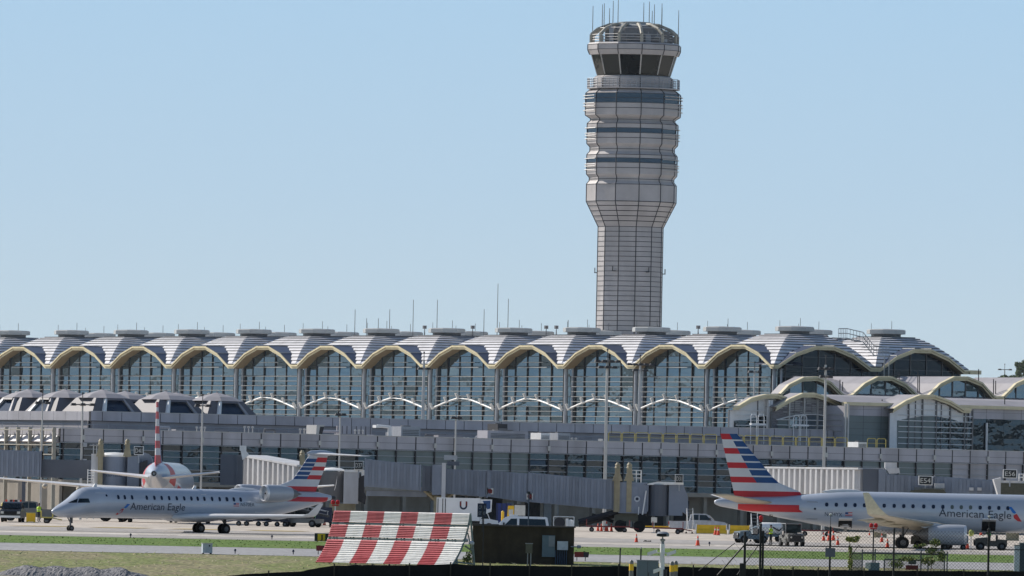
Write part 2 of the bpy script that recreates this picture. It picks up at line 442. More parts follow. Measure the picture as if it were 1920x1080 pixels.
# grass tufts: nobody could count them
b = MB(); rnd = random.Random(3)
for k in range(2500):
    Y = rnd.uniform(746, 811); X = rnd.uniform(-43, 43)
    h = rnd.uniform(.04, .16) * (1.8 if rnd.random() < .08 else 1); w = rnd.uniform(.03, .09); a = rnd.uniform(0, pi)
    dx, dy = cos(a) * w, sin(a) * w; lx, ly = rnd.uniform(-.35, .35), rnd.uniform(.2, .6)
    z = zg(Y)
    b.face([(X - dx, Y - dy, z), (X + dx, Y + dy, z), (X + lx, Y + ly, z + h)], rnd.choice((0, 0, 1, 2)))
o = b.build('grass', [mat('straw', (.34, .29, .15), .9, 0, .3), mat('blade_green', (.20, .22, .07), .9, 0, .3), mat('blade_pale', (.42, .38, .24), .9, 0, .2)])
tag(o, 'dry grass tufts on the near verge', None, None, 'stuff')
b = MB()
for k in range(1800):
    Y = rnd.uniform(836, 869); X = rnd.uniform(-48, 48); h = rnd.uniform(.03, .09); w = rnd.uniform(.04, .1); a = rnd.uniform(0, pi)
    z = zg(Y) + .03
    b.face([(X - cos(a)*w, Y - sin(a)*w, z), (X + cos(a)*w, Y + sin(a)*w, z), (X + rnd.uniform(-.08, .08), Y, z + h)], rnd.choice((0, 1)))
o = b.build('mown_grass', [mat('mown_green', (.13, .21, .035), .9, 0, .3), mat('mown_yellow', (.20, .24, .06), .9, 0, .3)])
tag(o, 'short grass blades on the green strip', None, None, 'stuff')

# thin distance haze hanging over the apron and terminal
b = MB(); b.box(-400, 400, 935, 2600, -1, 400)
hm = bpy.data.materials.new('haze'); hm.use_nodes = True
nt = hm.node_tree; nt.nodes.remove(nt.nodes['Principled BSDF'])
vs_ = nt.nodes.new('ShaderNodeVolumeScatter'); vs_.inputs['Density'].default_value = 0.7e-4; vs_.inputs['Anisotropy'].default_value = .2; vs_.inputs['Color'].default_value = (.82, .92, 1, 1)
nt.links.new(vs_.outputs[0], nt.nodes['Material Output'].inputs['Volume'])
hz_ = b.build('haze', hm); tag(hz_, 'thin pale distance haze over the apron and terminal', None, None, 'stuff')
# ---------------------------------------------------------------- terminal hall
PH = rad(33.53)
FR0 = Vector((0, 1114, 0)); MF = Mat(FR0, PH)
HA, HB = 68.4, 48.6                 # hall corner in the airport frame
MH = MF @ Matrix.Translation((HA, HB, 0))
hall = thing('terminal_hall', 'long glass terminal hall under a row of arched and domed grey roofs', 'terminal building', MH.to_translation(), PH)
BAY = 14.7; DEP = 13.0; OV = 1.5; ZV = 19.78; NB = 13
ARC = [(0, 0), (.05, 0), (.22, 1.42), (.41, 2.3), (.59, 2.3), (.78, 1.42), (.95, 0), (1, 0)]
def arch_z(f):
    for (a, za), (c, zc) in zip(ARC, ARC[1:]):
        if a <= f <= c + 1e-9: return za + (zc - za) * (f - a) / (c - a)
    return 0
FT = .46
def arch_fascia(fn, name, parent, L0, L1, over, mats):
    """fascia band and soffit of one arch: fn(s, depth, z) -> local point"""
    b = MB()
    pts = [(L0 + (L1 - L0) * f, ZV + z) for f, z in ARC]
    for (s0, z0), (s1, z1) in zip(pts, pts[1:]):
        q = lambda s, d, z: fn(s, d, z)
        b.face([q(s0, 0, z0 - FT*.45), q(s1, 0, z1 - FT*.45), q(s1, 0, z1), q(s0, 0, z0)], 0)
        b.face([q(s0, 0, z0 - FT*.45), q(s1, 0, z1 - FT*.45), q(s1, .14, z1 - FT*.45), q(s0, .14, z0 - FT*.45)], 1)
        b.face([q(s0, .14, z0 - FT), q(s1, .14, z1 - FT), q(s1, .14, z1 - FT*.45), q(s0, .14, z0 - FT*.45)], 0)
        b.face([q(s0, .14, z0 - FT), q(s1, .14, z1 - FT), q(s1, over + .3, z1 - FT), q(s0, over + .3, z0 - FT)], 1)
        b.face([q(s0, 0, z0), q(s1, 0, z1), q(s1, over, z1 + .02), q(s0, over, z0 + .02)], 0)
    return b.build(name, mats, parent)

def dome(parent, i, row):
    b0 = BAY * i; a0 = 0.25 if row == 0 else OV + DEP
    a1 = OV + DEP * (row + 1) + (.3 if row == 1 else 0)
    ca = OV + DEP * (row + .5); cb = b0 + BAY / 2
    H = 3.72; NR = 12; R = 2.05
    eb = b0 + (.25 if i == 0 else 0)
    sqv = [(ca - R, cb + R), (ca - R, cb - R), (ca + R, cb - R), (ca + R, cb + R)]
    per = []
    def side(p, q, arch, va, vb):
        for f in [j / 28 for j in range(28)]:
            o = (sqv[va][0] + (sqv[vb][0] - sqv[va][0]) * f, sqv[va][1] + (sqv[vb][1] - sqv[va][1]) * f)
            per.append((p[0] + (q[0]-p[0])*f, p[1] + (q[1]-p[1])*f, 0.05, o))
    side((a0, b0 + BAY), (a0, eb), row == 0, 0, 1)      # front
    side((a0, eb), (a1, eb), i == 0, 1, 2)              # towards the free end
    side((a1, eb), (a1, b0 + BAY), row == 1, 2, 3)      # back
    side((a1, b0 + BAY), (a0, b0 + BAY), False, 3, 0)   # sunny side
    b = MB()
    def pt(p, t, lift):
        zz = p[2] + (H - p[2]) * (1 - (1 - t) ** 1.5)
        return (p[0] + (p[3][0] - p[0]) * t, p[1] + (p[3][1] - p[1]) * t, ZV + zz + lift)
    for k in range(NR):
        t0, t1 = k / NR, (k + 1) / NR
        lo0 = [pt(p, t0, .0) for p in per]; lo = [pt(p, t0, .1) for p in per]; hi = [pt(p, t1, 0.0) for p in per]
        n = len(per)
        for j in range(n):
            j2 = (j + 1) % n
            m = (Vector(hi[j]) + Vector(hi[j2])) / 2
            hz = m.z - ZV
            if row == 0 and j < 28 and hz < arch_z((m.y - b0) / BAY) + .02: continue
            if row == 1 and 56 <= j < 84 and hz < arch_z((m.y - b0) / BAY) + .02: continue
            if i == 0 and 28 <= j < 56 and hz < arch_z(min(1, max(0, (m.x - a0) / (a1 - a0)))) + .02: continue
            b.face([lo0[j], lo0[j2], lo[j2], lo[j]], 1); b.face([lo[j], lo[j2], hi[j2], hi[j]], 0)  # dark risers paint in the shadow lines of the roof steps
    d = b.build('roof_dome', [M_['roof'], M_['dark']], parent)
    def barrel(fn, s0, s1, dep):
        v = MB(); q = [(s0 + (s1 - s0) * f, ZV + z + .03) for f, z in ARC]
        for j, ((u0, z0), (u1, z1)) in enumerate(zip(q, q[1:])):
            n = 3
            for k in range(n):
                d0, d1 = .1 + dep * k / n, .1 + dep * (k + 1) / n
                v.face([fn(u0, d0, z0), fn(u1, d0, z1), fn(u1, d1, z1), fn(u0, d1, z0)], 0)
            if 0 < j < 6: v.tube([fn(u0, .1, z0 + .02), fn(u0, dep * .7, z0 + .02)], .05, 4, 1)
        v.build('arch_vault', [M_['barrel'], M_['cap']], d)
    if row == 0: barrel(lambda u, dd, z: (dd, u, z), b0, b0 + BAY, 4.6)
    if i == 0: barrel(lambda u, dd, z: (u, dd, z), (0 if row == 0 else OV + DEP), a1, 4.8)
    c = MB()
    c.lathe([(1.75, ZV + 3.6), (1.75, ZV + 4.02), (2.3, ZV + 4.06), (2.3, ZV + 4.5), (2.1, ZV + 4.6), (0, ZV + 4.68)], (ca, cb, 0), 8, 0,
            mf=lambda a, k: 1 if a == 0 else 0)
    c.tube([(ca + .8, cb, ZV + 4.6), (ca + .8, cb, ZV + 5.6)], .035, 4, 1); c.tube([(ca - 1.4, cb + 1, ZV + 4.6), (ca - 1.4, cb + 1, ZV + 5.3)], .03, 4, 1)
    c.build('roof_cap', [M_['cap'], M_['alud']], d)
for i in range(NB):
    for row in (0, 1): dome(hall, i, row)

COLS = [0, .085, .265, .44, .615, .79, .915, 1.0]
ZB = 9.0
rg = random.Random(11)
def window_wall(parent, L0, L1, fn, m, seed, rows=1.18, tilt=.02):
    """grid of single panes under an arch, each pane set by hand and so never quite plumb"""
    b = MB(); rr = random.Random(seed); L = L1 - L0
    brk = sorted(set(COLS) | {f for f, z in ARC})
    for f0, f1 in zip(COLS, COLS[1:]):
        z = ZB
        while z < ZV + 2.4:
            z1 = z + rows
            subs = [f0] + [q for q in brk if f0 < q < f1] + [f1]
            t1, t2 = rr.gauss(0, tilt * .7), rr.gauss(.008, tilt * .7)
            for g0, g1 in zip(subs, subs[1:]):
                za, zb_ = ZV - FT + arch_z(g0) + .02, ZV - FT + arch_z(g1) + .02
                if z < max(za, zb_):
                    dd = lambda f, zz: OV + (f - f0) * L * t1 + (zz - z) * t2
                    p = [(g0, min(z, za)), (g1, min(z, zb_)), (g1, min(z1, zb_)), (g0, min(z1, za))]
                    if p[0][1] == p[3][1]: p = p[:3]
                    elif p[1][1] == p[2][1]: p = [p[0], p[1], p[3]]
                    b.face([fn(L0 + f * L, dd(f, zz), zz) for f, zz in p])
            z = z1
    return b.build('window_wall', m, parent)
def mullions(parent, L0, L1, fn, m, wide=.048):
    b = MB(); L = L1 - L0
    def bx(f, d0, d1, z0, z1, w):
        s = L0 + f * L
        pts = [fn(s - w, d0, z0), fn(s + w, d0, z0), fn(s + w, d1, z0), fn(s - w, d1, z0)], [fn(s - w, d0, z1), fn(s + w, d0, z1), fn(s + w, d1, z1), fn(s - w, d1, z1)]
        b.loft(pts, 0)
    for f in COLS[1:-1]: bx(f, OV - .12, OV + .1, ZB, ZV - FT + arch_z(f), wide)
    z = ZB + 1.18
    while z < ZV + 1.6:
        f0 = next((f / 100 for f in range(0, 100) if arch_z(f / 100) + ZV - FT > z + .1), None)
        if f0 is None: break
        pts = [[fn(L0 + f * L, d, zz) for d, zz in ((OV - .06, z - .03), (OV + .1, z - .03), (OV + .1, z + .03), (OV - .06, z + .03))] for f in (f0, 1 - f0)]
        b.loft(pts, 0); z += 1.18
    return b.build('mullion', m, parent)
for i in range(NB):
    L0, L1 = BAY * i, BAY * (i + 1)
    fnf = lambda s, d, z: (d, s, z)
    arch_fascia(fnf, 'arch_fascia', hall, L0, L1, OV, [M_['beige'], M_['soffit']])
    w = window_wall(hall, max(L0, 1.35), L1, fnf, M_['hallglass'], i)
    mullions(w, max(L0, 1.35), L1, fnf, M_['dark'])
    # sunshade rods, one stack per bay
    b = MB(); z = 9.6; k = 0
    while z < ZV - .9:
        b.tube([(OV - .38, max(L0, 1.4) + .9, z), (OV - .38, L1 - .9, z)], .032, 5); z += .585; k += 1
    for zz, f0, f1 in ((ZV - .3, .3, .72), (ZV + .3, .36, .66)):
        b.tube([(OV - .38, L0 + BAY*f0, zz), (OV - .38, L0 + BAY*f1, zz)], .045, 5)
    b.build('sunshade', M_['alu'], w)
    # light zigzag truss with small brackets
    b = MB()
    zt = lambda f: 14.5 + (1.35 * (1 - min(1, abs((f - .5) / .45)) ** 1.35))
    fs = [.04, .21, .385, .56, .73, .94]
    pts = [(OV - .8, L0 + BAY * f, zt(f)) for f in fs]
    b.tube(pts[:3], .1, 6); b.tube(pts[2:4], .06, 6); b.tube(pts[3:], .1, 6)
    for f in fs:
        y = L0 + BAY * f; z = zt(f)
        b.prism([(OV - 1.2, z + .58), (OV - .92, z + .64), (OV - .55, z - .1), (OV - .8, z - .15)], y - .11, y + .11)
        b.tube([(OV - .8, y, z), (OV, y, z + .1)], .06, 5)
    b.build('canopy_truss', M_['white'], hall)
for i in range(NB + 1):
    b = MB(); y = max(BAY * i, 1.2)
    b.tube([(OV - .55, y, ZB), (OV - .55, y, ZV - .4)], .24, 10)
    b.tube([(OV - .1, y - .75, ZB), (OV - .1, y - .75, ZV - .42)], .14, 8); b.tube([(OV - .1, y + .75, ZB), (OV - .1, y + .75, ZV - .42)], .14, 8)
    b.build('column', M_['steel'], hall, smooth=True)
# end wall (two arches) facing away from the sun
EO = 1.35
for row in (0, 1):
    s0 = (0 if row == 0 else OV + DEP); s1 = OV + DEP * (row + 1) + (.3 if row else 0)
    fne = lambda s, d, z: (s, d, z)
    arch_fascia(fne, 'arch_fascia', hall, s0, s1, EO, [M_['beige'], M_['soffit']])
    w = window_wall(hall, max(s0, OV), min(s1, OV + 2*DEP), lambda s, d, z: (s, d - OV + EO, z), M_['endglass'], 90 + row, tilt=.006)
    mullions(w, max(s0, OV), min(s1, OV + 2*DEP), lambda s, d, z: (s, d - OV + EO, z), M_['alud'], .04)
    b = MB(); z = 12.
    while z < ZV - .6:
        b.tube([(s0 + 1.6, EO - .12, z), (s1 - 1.6, EO - .12, z)], .035, 4); z += 1.17
    b.build('sunshade', M_['alud'], w)
b = MB(); b.box(OV + 2*DEP + .3, OV + 2*DEP + 1.9, -.1, 1.2, ZV - .44, ZV + .02)   # gutter arm at the far corner
b.build('gutter', M_['beige'], hall)
# solid back and underside so the hall is a body
b = MB(); b.box(OV + .6, OV + 2*DEP - .2, EO + .6, NB*BAY - .2, 0, ZV - .6); b.build('core', M_['shade_black'], hall)
b = MB(); b.box(OV + 2*DEP - .15, OV + 2*DEP, EO, NB*BAY, 0, ZV); b.build('back_wall', M_['lav'], hall)
b = MB(); b.box(OV - .1, OV + .55, EO, NB*BAY - .2, 0, ZB); b.box(OV + .6, OV + 2*DEP - .2, EO - .1, EO + .5, 0, ZB); b.build('base_wall', M_['lav'], hall)
# service stair on the end roof
b = MB()
pa = [(17.6, -.1 + .4, ZV + 3.7), (11.3, .4, ZV + 3.9), (13.5, .2, ZV + 2.6), (16.2, .0, ZV + .9), (18.6, -.2, ZV + .7)]
st = [rp(px, py, MH, 1, -.3) for px, py in ((1572, 634), (1588, 634), (1618, 641), (1638, 666), (1667, 669))]
for dz in (0, .55, 1.1):
    b.tube([p + Vector((0, 0, dz)) for p in st], .05, 5)
for p, q in zip(st, st[1:]):
    for k in range(6):
        c = p.lerp(q, k / 5); b.tube([c, c + Vector((0, 0, 1.1))], .035, 4)
        b.box(c.x - .3, c.x + .3, c.y - .1, c.y + .7, c.z - .06, c.z)
for p in (st[-1], st[-2] * .3 + st[-1] * .7): b.tube([p, p - Vector((0, 0, 3.2))], .07, 5)
b.build('roof_stair', M_['alu'], hall)
# antenna masts standing on the rear roofs
for px, yt in ((665, 580), (687, 597), (709, 597), (730, 580), (774, 562), (796, 612), (819, 562), (886, 612), (907, 580), (932, 532), (952, 560), (1024, 612), (1043, 612), (1065, 600), (1309, 612)):
    p0 = rp(px, 626, MH, 0, 20.); p1 = rp(px, yt, MH, 0, 20.)
    b = MB(); b.tube([(p0.x, p0.y, ZV + 2.2), p0, (p0.x, p0.y, p1.z)], .06 if yt < 605 else .12, 5, 0, .035)
    if yt > 605: b.box(p0.x - .2, p0.x + .2, p0.y - .15, p0.y + .15, p1.z - .3, p1.z + .1)
    b.build('antenna', M_['alud'], hall)

# ---------------------------------------------------------------- control tower
TD = 1265.0; TX = 220.2 * TD / F
S_T = F / TD
def zt_(y): return HC + (HZ - (y - 4.5)) / S_T
tower = thing('control_tower', 'tall twelve-sided grey air traffic control tower with stacked ring floors', 'control tower', (TX, TD, zg(TD)))
TV = [rad(-81 + 30 * k) for k in range(12)]
def ring(Rpx, y, scale=1.0):
    R = Rpx / .995 / S_T * scale; z = zt_(y) - zg(TD)
    return [(R * sin(a), -R * cos(a), z) for a in TV]
c1 = lambda y: y / 4.8; c2 = lambda y: 220 + y / 4.8; c3 = lambda y: 440 + y / 4.8
# body: shaft and ring floors; material by band
prof = [(61.5, 700, 0), (61.5, c2(990), 0), (85, c2(765), 0), (85, c2(610), 0), (80, c2(580), 0), (80, c2(550), 0), (85.5, c2(520), 0),
        (85.5, c2(418), 1), (85.5, c2(378), 0), (85.5, c2(345), 0), (80, c2(315), 0), (80, c2(275), 0), (86, c2(245), 0), (86, c2(150), 1), (86, c2(108), 0),
        (86, c2(65), 0), (80, c2(40), 0), (80, c2(20), 0), (90, c1(1045), 0), (90, c1(936), 1), (90, c1(850), 0), (82, c1(818), 0), (74.7, c1(806), 0), (74.7, c1(712), 0), (70, c1(690), 0)]
b = MB(); g = MB()
for (r0, y0, k0), (r1, y1, k1) in zip(prof, prof[1:]):
    if k0 == 1: g.loft([ring(r0 - .15, y0), ring(r1 - .15, y1)], 0, False, False)
    else: b.loft([ring(r0, y0), ring(r1, y1)], 0, False, False)
b.face(ring(70, c1(690)))
b.build('shaft', M_['panel'], tower)
g.build('window_band', M_['bandglass'], tower)
# joints
b = MB()
def hoop(Rpx, y, h=.055, out=.035):
    R0 = ring(Rpx, y); z = R0[0][2]
    k = 1 + out * S_T / Rpx
    a_ = [(x * k, y_ * k, z - h/2) for x, y_, z in R0]; c_ = [(x * k, y_ * k, z + h/2) for x, y_, z in R0]
    i_ = [(x * .99, y_ * .99, z - h/2) for x, y_, z in R0]; j_ = [(x * .99, y_ * .99, z + h/2) for x, y_, z in R0]
    b.loft([i_, a_, c_, j_], 0, False, False)
y = c2(990)
while y < 690: hoop(61.5, y, .06); y += 9.28
for yy in (765, 805, 850, 895, 940): hoop(85 + (61.5 - 85) * (yy - 765) / 225, c2(yy), .09)
for R, yy in ((85, c2(612)), (85.5, c2(465)), (86, c2(195)), (90, c1(983)), (80, c2(295)), (80, c2(565)), (80, c2(30)), (86, c2(66)), (85.5, c2(346)), (74.7, c1(755)), (85.5, c2(418)), (85.5, c2(378)), (86, c2(150)), (86, c2(108)), (90, c1(936)), (90, c1(893)), (90, c1(850))):
    hoop(R, yy, .065)
for k in range(12):
    pts = []
    for R, yy, _ in prof:
        p = Vector(ring(R, yy)[k]); p.x *= 1.002; p.y *= 1.002; pts.append(p)
    b.tube(pts, .06, 5)
b.build('panel_joint', M_['joint'], tower)
# sunshade rods standing proud of the window bands
b = MB()
for R, ys in ((90, (c1(872), c1(898), c1(940), c1(965), c1(1005))), (86, (c2(108), c2(155), c2(175), c2(205))), (85.5, (c2(382), c2(432), c2(452), c2(482)))):
    for yy in ys:
        rr = ring(R, yy, 1.045)
        for k in (10, 11, 0, 4, 5, 6):
            b.tube([rr[k], rr[(k + 1) % 12]], .045, 5)
b.build('sunshade', M_['alu'], tower)
# gallery with railing
b = MB()
b.loft([ring(74, c1(798)), ring(88, c1(798)), ring(88, c1(806)), ring(74, c1(812))], 0, False, False)
b.build('gallery', M_['panel'], tower)
b = MB()
for yy in (714, 735, 757, 778):
    rr = ring(87.3, c1(yy))
    for k in range(12): b.tube([rr[k], rr[(k + 1) % 12]], .035, 5)
for k in range(12):
    p, q = Vector(ring(87.3, c1(714))[k]), Vector(ring(87.3, c1(714))[(k + 1) % 12])
    for j in range(5):
        c = p.lerp(q, j / 5); b.tube([c, (c.x, c.y, ring(87.3, c1(800))[0][2])], .03, 4)
b.build('railing', M_['steel'], tower)
# cab
b = MB(); b.loft([ring(69, c1(690)), ring(80, c1(503))], 0, False, False)
cg = b.build('cab_window', M_['cabglass'], tower)
b = MB()
for k in range(12):
    p = Vector(ring(69, c1(692))[k]); q = Vector(ring(80, c1(500))[k]); b.tube([p * 1.004, (q.x * 1.004, q.y * 1.004, q.z)], .085, 6)
b.build('mullion', M_['alu'], cg)
b = MB()
b.loft([ring(73, c1(716)), ring(74, c1(700)), ring(70, c1(688)), ring(60, c1(688))], 0, False, False); b.build('sill', M_['panel'], tower)
b = MB()
b.loft([ring(79, c1(503)), ring(84, c1(500)), ring(87.8, c1(458)), ring(87.8, c1(408)), ring(85, c1(392)), ring(60, c1(388))], 0, False, True)
pr = b.build('parapet', M_['panel'], tower)
b = MB(); hoop(87.8, c1(456)); hoop(87.8, c1(409))
for k in range(12):
    b.tube([Vector(ring(R * 1.002, yy)[k]) for R, yy in ((84, c1(500)), (87.8, c1(458)), (87.8, c1(408)))], .06, 5)
b.build('panel_joint', M_['joint'], pr)
# rooftop cage
b = MB()
cz = [(0, c1(388)), (0, c1(250))]
b.loft([ring(50, c1(388)), ring(50, c1(262)), ring(46, c1(240))], 0, False, True)
b.build('plant_room', mat('plant_room_grey', (.26, .26, .27), .6, 0, .2, .6, dirt=.4), tower)
b = MB(); b.lathe([(30/S_T, zt_(45) - zg(TD)), (30.5/S_T, zt_(41.5) - zg(TD)), (20/S_T, zt_(40.5) - zg(TD)), (0, zt_(40) - zg(TD))], (0, 0, 0), 24)
b.lathe([(44/S_T, zt_(49.5) - zg(TD)), (30/S_T, zt_(45) - zg(TD))], (0, 0, 0), 24)
b.build('roof_cap', M_['cap'], tower)
for k in range(12):
    b = MB()
    ps = [Vector(ring(R, c1(yy))[k]) for R, yy in ((82, 390), (82, 318), (70, 268), (48, 226), (36, 222))]
    for p, q in zip(ps, ps[1:]): b.tube([p, q], .21, 6)
    b.build('cage_rib', mat('rib_grey', (.40, .375, .31), .6), tower)
b = MB()
for R, yy in ((81, 320), (81, 345), (81, 368), (66, 258)):
    rr = ring(R, c1(yy))
    for k in range(12): b.tube([rr[k], rr[(k + 1) % 12]], .045, 5)
b.build('cage_rail', M_['alu'], tower)
rq = random.Random(5)
for k in range(26):
    b = MB(); a = rq.uniform(0, 2*pi); R = rq.uniform(55, 76) / S_T; h = rq.uniform(.4, 1.9); z = zt_(c1(386)) - zg(TD)
    w = rq.uniform(.12, .4)
    b.box(R*sin(a) - w, R*sin(a) + w, -R*cos(a) - w, -R*cos(a) + w, z, z + h); b.tube([(R*sin(a), -R*cos(a), z + h), (R*sin(a), -R*cos(a), z + h + .4)], .04, 5)
    b.build('roof_equipment', M_[rq.choice(('steel', 'alud'))], tower)
for px, y0, y1 in ((1110, 62, 12), (1128, 48, 8), (1131, 48, 8), (1141, 46, 17), (1148, 45, 1), (1157, 44, 1), (1205, 42, 5), (1216, 44, 1), (1221, 46, 20), (1225, 46, 8), (1239, 50, 6), (1240, 50, 12), (1271, 62, 17)):
    X = (px - 1188.75) / S_T
    b = MB(); yoff = -1.5 if px % 2 else 1.2
    zb = zt_(y0 + 6) - zg(TD) if px not in (1110, 1271) else zt_(c1(380)) - zg(TD)
    b.tube([(X, yoff if abs(X) < 5 else 0, zb - .4), (X, yoff if abs(X) < 5 else 0, zt_(y1 + (y0-y1)*.4) - zg(TD)), (X, yoff if abs(X) < 5 else 0, zt_(y1) - zg(TD))], .055, 5, 0, .035)
    b.build('antenna', M_['alud'], tower)
for X, z in ((-62, c3(345)), (62.5, c3(345)), (-30, c3(330)), (32, c3(335))):
    b = MB(); x = X / S_T * 1.02; yq = -math.sqrt(max(0, (62/S_T)**2 - min((62/S_T)**2, x*x))) - .1
    zz = zt_(z) - zg(TD); b.box(x - .22, x + .22, yq - .2, yq + .1, zz - .1, zz); b.tube([(x + .15*(1 if x > 0 else -1), yq - .1, zz), (x + .15*(1 if x > 0 else -1), yq - .1, zz + .55)], .06, 5); b.build('marker_lamp', M_['dark'], tower)
# ---------------------------------------------------------------- gate pier in front of the hall
pier = thing('gate_pier', 'low grey gate pier with panelled parapets and dark glass along the apron', 'airport building', FR0, PH)
r_ = lambda px, py, b=0.0: rp(px, py, MF, 1, b)
JW = 2.432
A0 = r_(993.7, 830).x
AE = r_(112, 880).x; AU = r_(170, 790, 20.8).x
AR = r_(2010, 850).x
ZP = 10.12; ZU = 12.17
ja = []
k = math.ceil((AE - A0) / JW)
while A0 + k * JW < AR: ja.append((k, A0 + k * JW)); k += 1
def wall_b(b, x0, x1, y, z0, z1, th=.25, mi=0): b.box(x0, x1, y, y + th, z0, z1, mi)
# parapet of single panels, two rows
b = MB(); rr = random.Random(4)
edges = [AE] + [a for _, a in ja] + [AR]
for a0, a1 in zip(edges, edges[1:]):
    for z0, z1 in ((8.76, 9.42), (9.45, ZP)):
        d = rr.uniform(-.012, .012)
        b.box(a0 + .055, a1 - .055, d, .3, z0, z1, 0)
b.box(AE, AR, .06, .3, 8.7, ZP, 1)
b.box(AE - .1, AR, -.06, .36, ZP, ZP + .07, 2)
b.build('parapet', [M_['lav'], M_['joint'], M_['alu']], pier)
# lower storey: dark glass or frosted panels between joints
def kind(k): 
    if k < -17: return 'g'
    if -8 <= k < 0: return 'f'
    if k < 0: return 'g'
    a = A0 + k * JW
    px0 = A_px(a)
    if px0 < 1585: return 'g'
    if px0 < 1765: return 'f'
    return 'l'
def A_px(a):
    p = MF @ Vector((a, 0, 7)); u = p.x / p.y * F
    return 960 + u
rows = [4.8, 5.45, 6.1, 6.75, 7.4, 8.05, 8.7]
gl, fr_, lv = MB(), MB(), MB(); rr = random.Random(9)
for k, a in [(ja[0][0] - 1, AE)] + ja:
    a1 = A0 + (k + 1) * JW; kd = kind(k)
    for z0, z1 in zip(rows, rows[1:]):
        t1, t2 = rr.gauss(0, .01), rr.gauss(-.006, .016)
        m = {'g': gl, 'f': fr_, 'l': lv}[kd]
        m.face([(a, .2 + t2, z0), (a1, .2 + t1 + t2, z0), (a1, .2 + t1 - t2, z1), (a, .2 - t2, z1)])
gl.build('window_wall', M_['pierglass'], pier); fr_.build('frosted_panel', M_['frost'], pier); lv.build('grey_cladding', M_['lav'], pier)
b = MB()
for k, a in ja: b.box(a - .045, a + .045, -.05, .25, 4.8, ZP - .02)
b.build('mullion', M_['joint'], pier)
b = MB()
for z in rows: b.box(AE, AR, .06, .25, z - .03, z + .03)
b.box(AE, AR, -.1, .05, 8.66, 8.72); b.build('transom', M_['steel'], pier)
b = MB()
for k, a in ja:
    if k % 3 == 1: b.box(a - .22, a + .1, -.22, -.06, 9.0, 9.5)
b.build('wall_lamp', M_['alu'], pier)
# ground floor set back under the gate level
b = MB(); b.box(AE, AR, -1.2, .2, 4.35, 4.8); b.build('canopy', M_['beton'], pier)
b = MB(); rr = random.Random(2)
b.box(AE + 2, AR, 2.5, 2.8, 0, 4.4, 0)
for j in range(60):
    a = AE + 4 + j * 4.86 / 2
    if a > AR - 4: break
    q = rr.random()
    if q < .35: b.box(a, a + 1.9, 2.35, 2.5, .9, 3.9, 1)
    elif q < .5: b.box(a, a + 1.9, 2.38, 2.5, .9, 3.4, 2)
    if j % 2 == 0: b.box(a - .5, a - .1, -.4, 0.2, 0, 4.4, 0)
b.build('ground_floor_wall', [M_['beton'], M_['shade_black'], M_['boxgrey']], pier)
b = MB(); b.box(AE + .3, AR, .4, 60., 4.5, ZP - .75); b.build('core', M_['shade_black'], pier)
b = MB(); b.box(AE + .2, AR, .32, 20.7, ZP - .74, ZP - .6); b.build('terrace', M_['roofgrey'], pier)
# end face of the pier (turned to the sun)
b = MB(); L = 26
for j in range(11):
    y0, y1 = .35 + j * JW, .35 + (j + 1) * JW
    b.box(AE - .02, AE + .25, y0 + .03, y1 - .03, 9.45, ZP, 0)
    b.prism([(AE - .5, 8.75), (AE + .2, 8.6), (AE + .2, 9.4), (AE + .02, 9.4)], y0 + .03, y1 - .03, 0)
b.build('end_parapet', [M_['lav']], pier)
b = MB()
for j in range(11):
    for z0, z1 in zip(rows, rows[1:]):
        t = rr.gauss(0, .02); y0, y1 = .35 + j * JW, .35 + (j + 1) * JW
        b.face([(AE + .2 + t, y0, z0), (AE + .2 + t, y1, z0), (AE + .2 - t, y1, z1), (AE + .2 - t, y0, z1)])
b.build('end_window_wall', M_['pierglass'], pier)
b = MB()
for j in range(12):
    y = .35 + j * JW
    b.box(AE - .75, AE - .35, y - .09, y + .09, 0 if j % 2 == 0 else 6.2, ZP + .1)
    b.tube([(AE - .8, y, 8.35), (AE - .05, y, 9.35)], .1, 5)
for z in (6.3, 7.4, 8.4, 9.95): b.box(AE - .85, AE - .7, .2, 27, z - .06, z + .06)
b.build('end_frame', mat('frame_grey', (.34, .32, .27), .6, 0, .1), pier)
b = MB(); b.box(AE + .25, AE + .6, .4, 27, 0, 4.8); b.build('end_base', M_['beton'], pier)

# upper storey
BU = 20.8
ARU = r_(1563, 810, BU).x
b = MB(); a = AU; ep = []
k = math.ceil((AU - A0) / JW)
ue = [AU] + [A0 + j * JW + .3 for j in range(k, 400) if A0 + j * JW + .3 < ARU - .3] + [ARU]
for a0, a1 in zip(ue, ue[1:]): b.box(a0 + .045, a1 - .045, BU + rr.uniform(-.01, .01), BU + .3, 11.2, ZU)
b.box(AU, ARU, BU + .05, BU + .3, 11.15, ZU - .02, 1)
b.box(AU - .05, ARU, BU - .05, BU + .35, ZU, ZU + .06, 2)
b.build('upper_parapet', [M_['lav'], M_['joint'], M_['alu']], pier)
b = MB()
for a0, a1 in zip(ue, ue[1:]):
    for z0, z1 in ((9.2, 10.15), (10.15, 11.15)):
        t, t2 = rr.gauss(0, .02), rr.gauss(0, .01)
        b.face([(a0, BU + .6 + t, z0), (a1, BU + .6 + t + t2, z0), (a1, BU + .6 - t + t2, z1), (a0, BU + .6 - t, z1)])
uw = b.build('upper_window_wall', M_['pierglass'], pier)
b = MB(); b.box(AU, ARU, BU + .45, BU + .6, 10.11, 10.19)
for a0 in ue[::1]: b.box(a0 - .04, a0 + .04, BU + .45, BU + .62, 9.3, 11.2)
b.build('mullion', M_['alud'], uw)
b = MB()
for j in range(13):
    y0, y1 = BU + .35 + j * JW, BU + .35 + (j + 1) * JW
    b.box(AU - .02, AU + .28, y0 + .025, y1 - .025, 11.2, ZU)
b.build('upper_end_parapet', M_['lav'], pier)
b = MB()
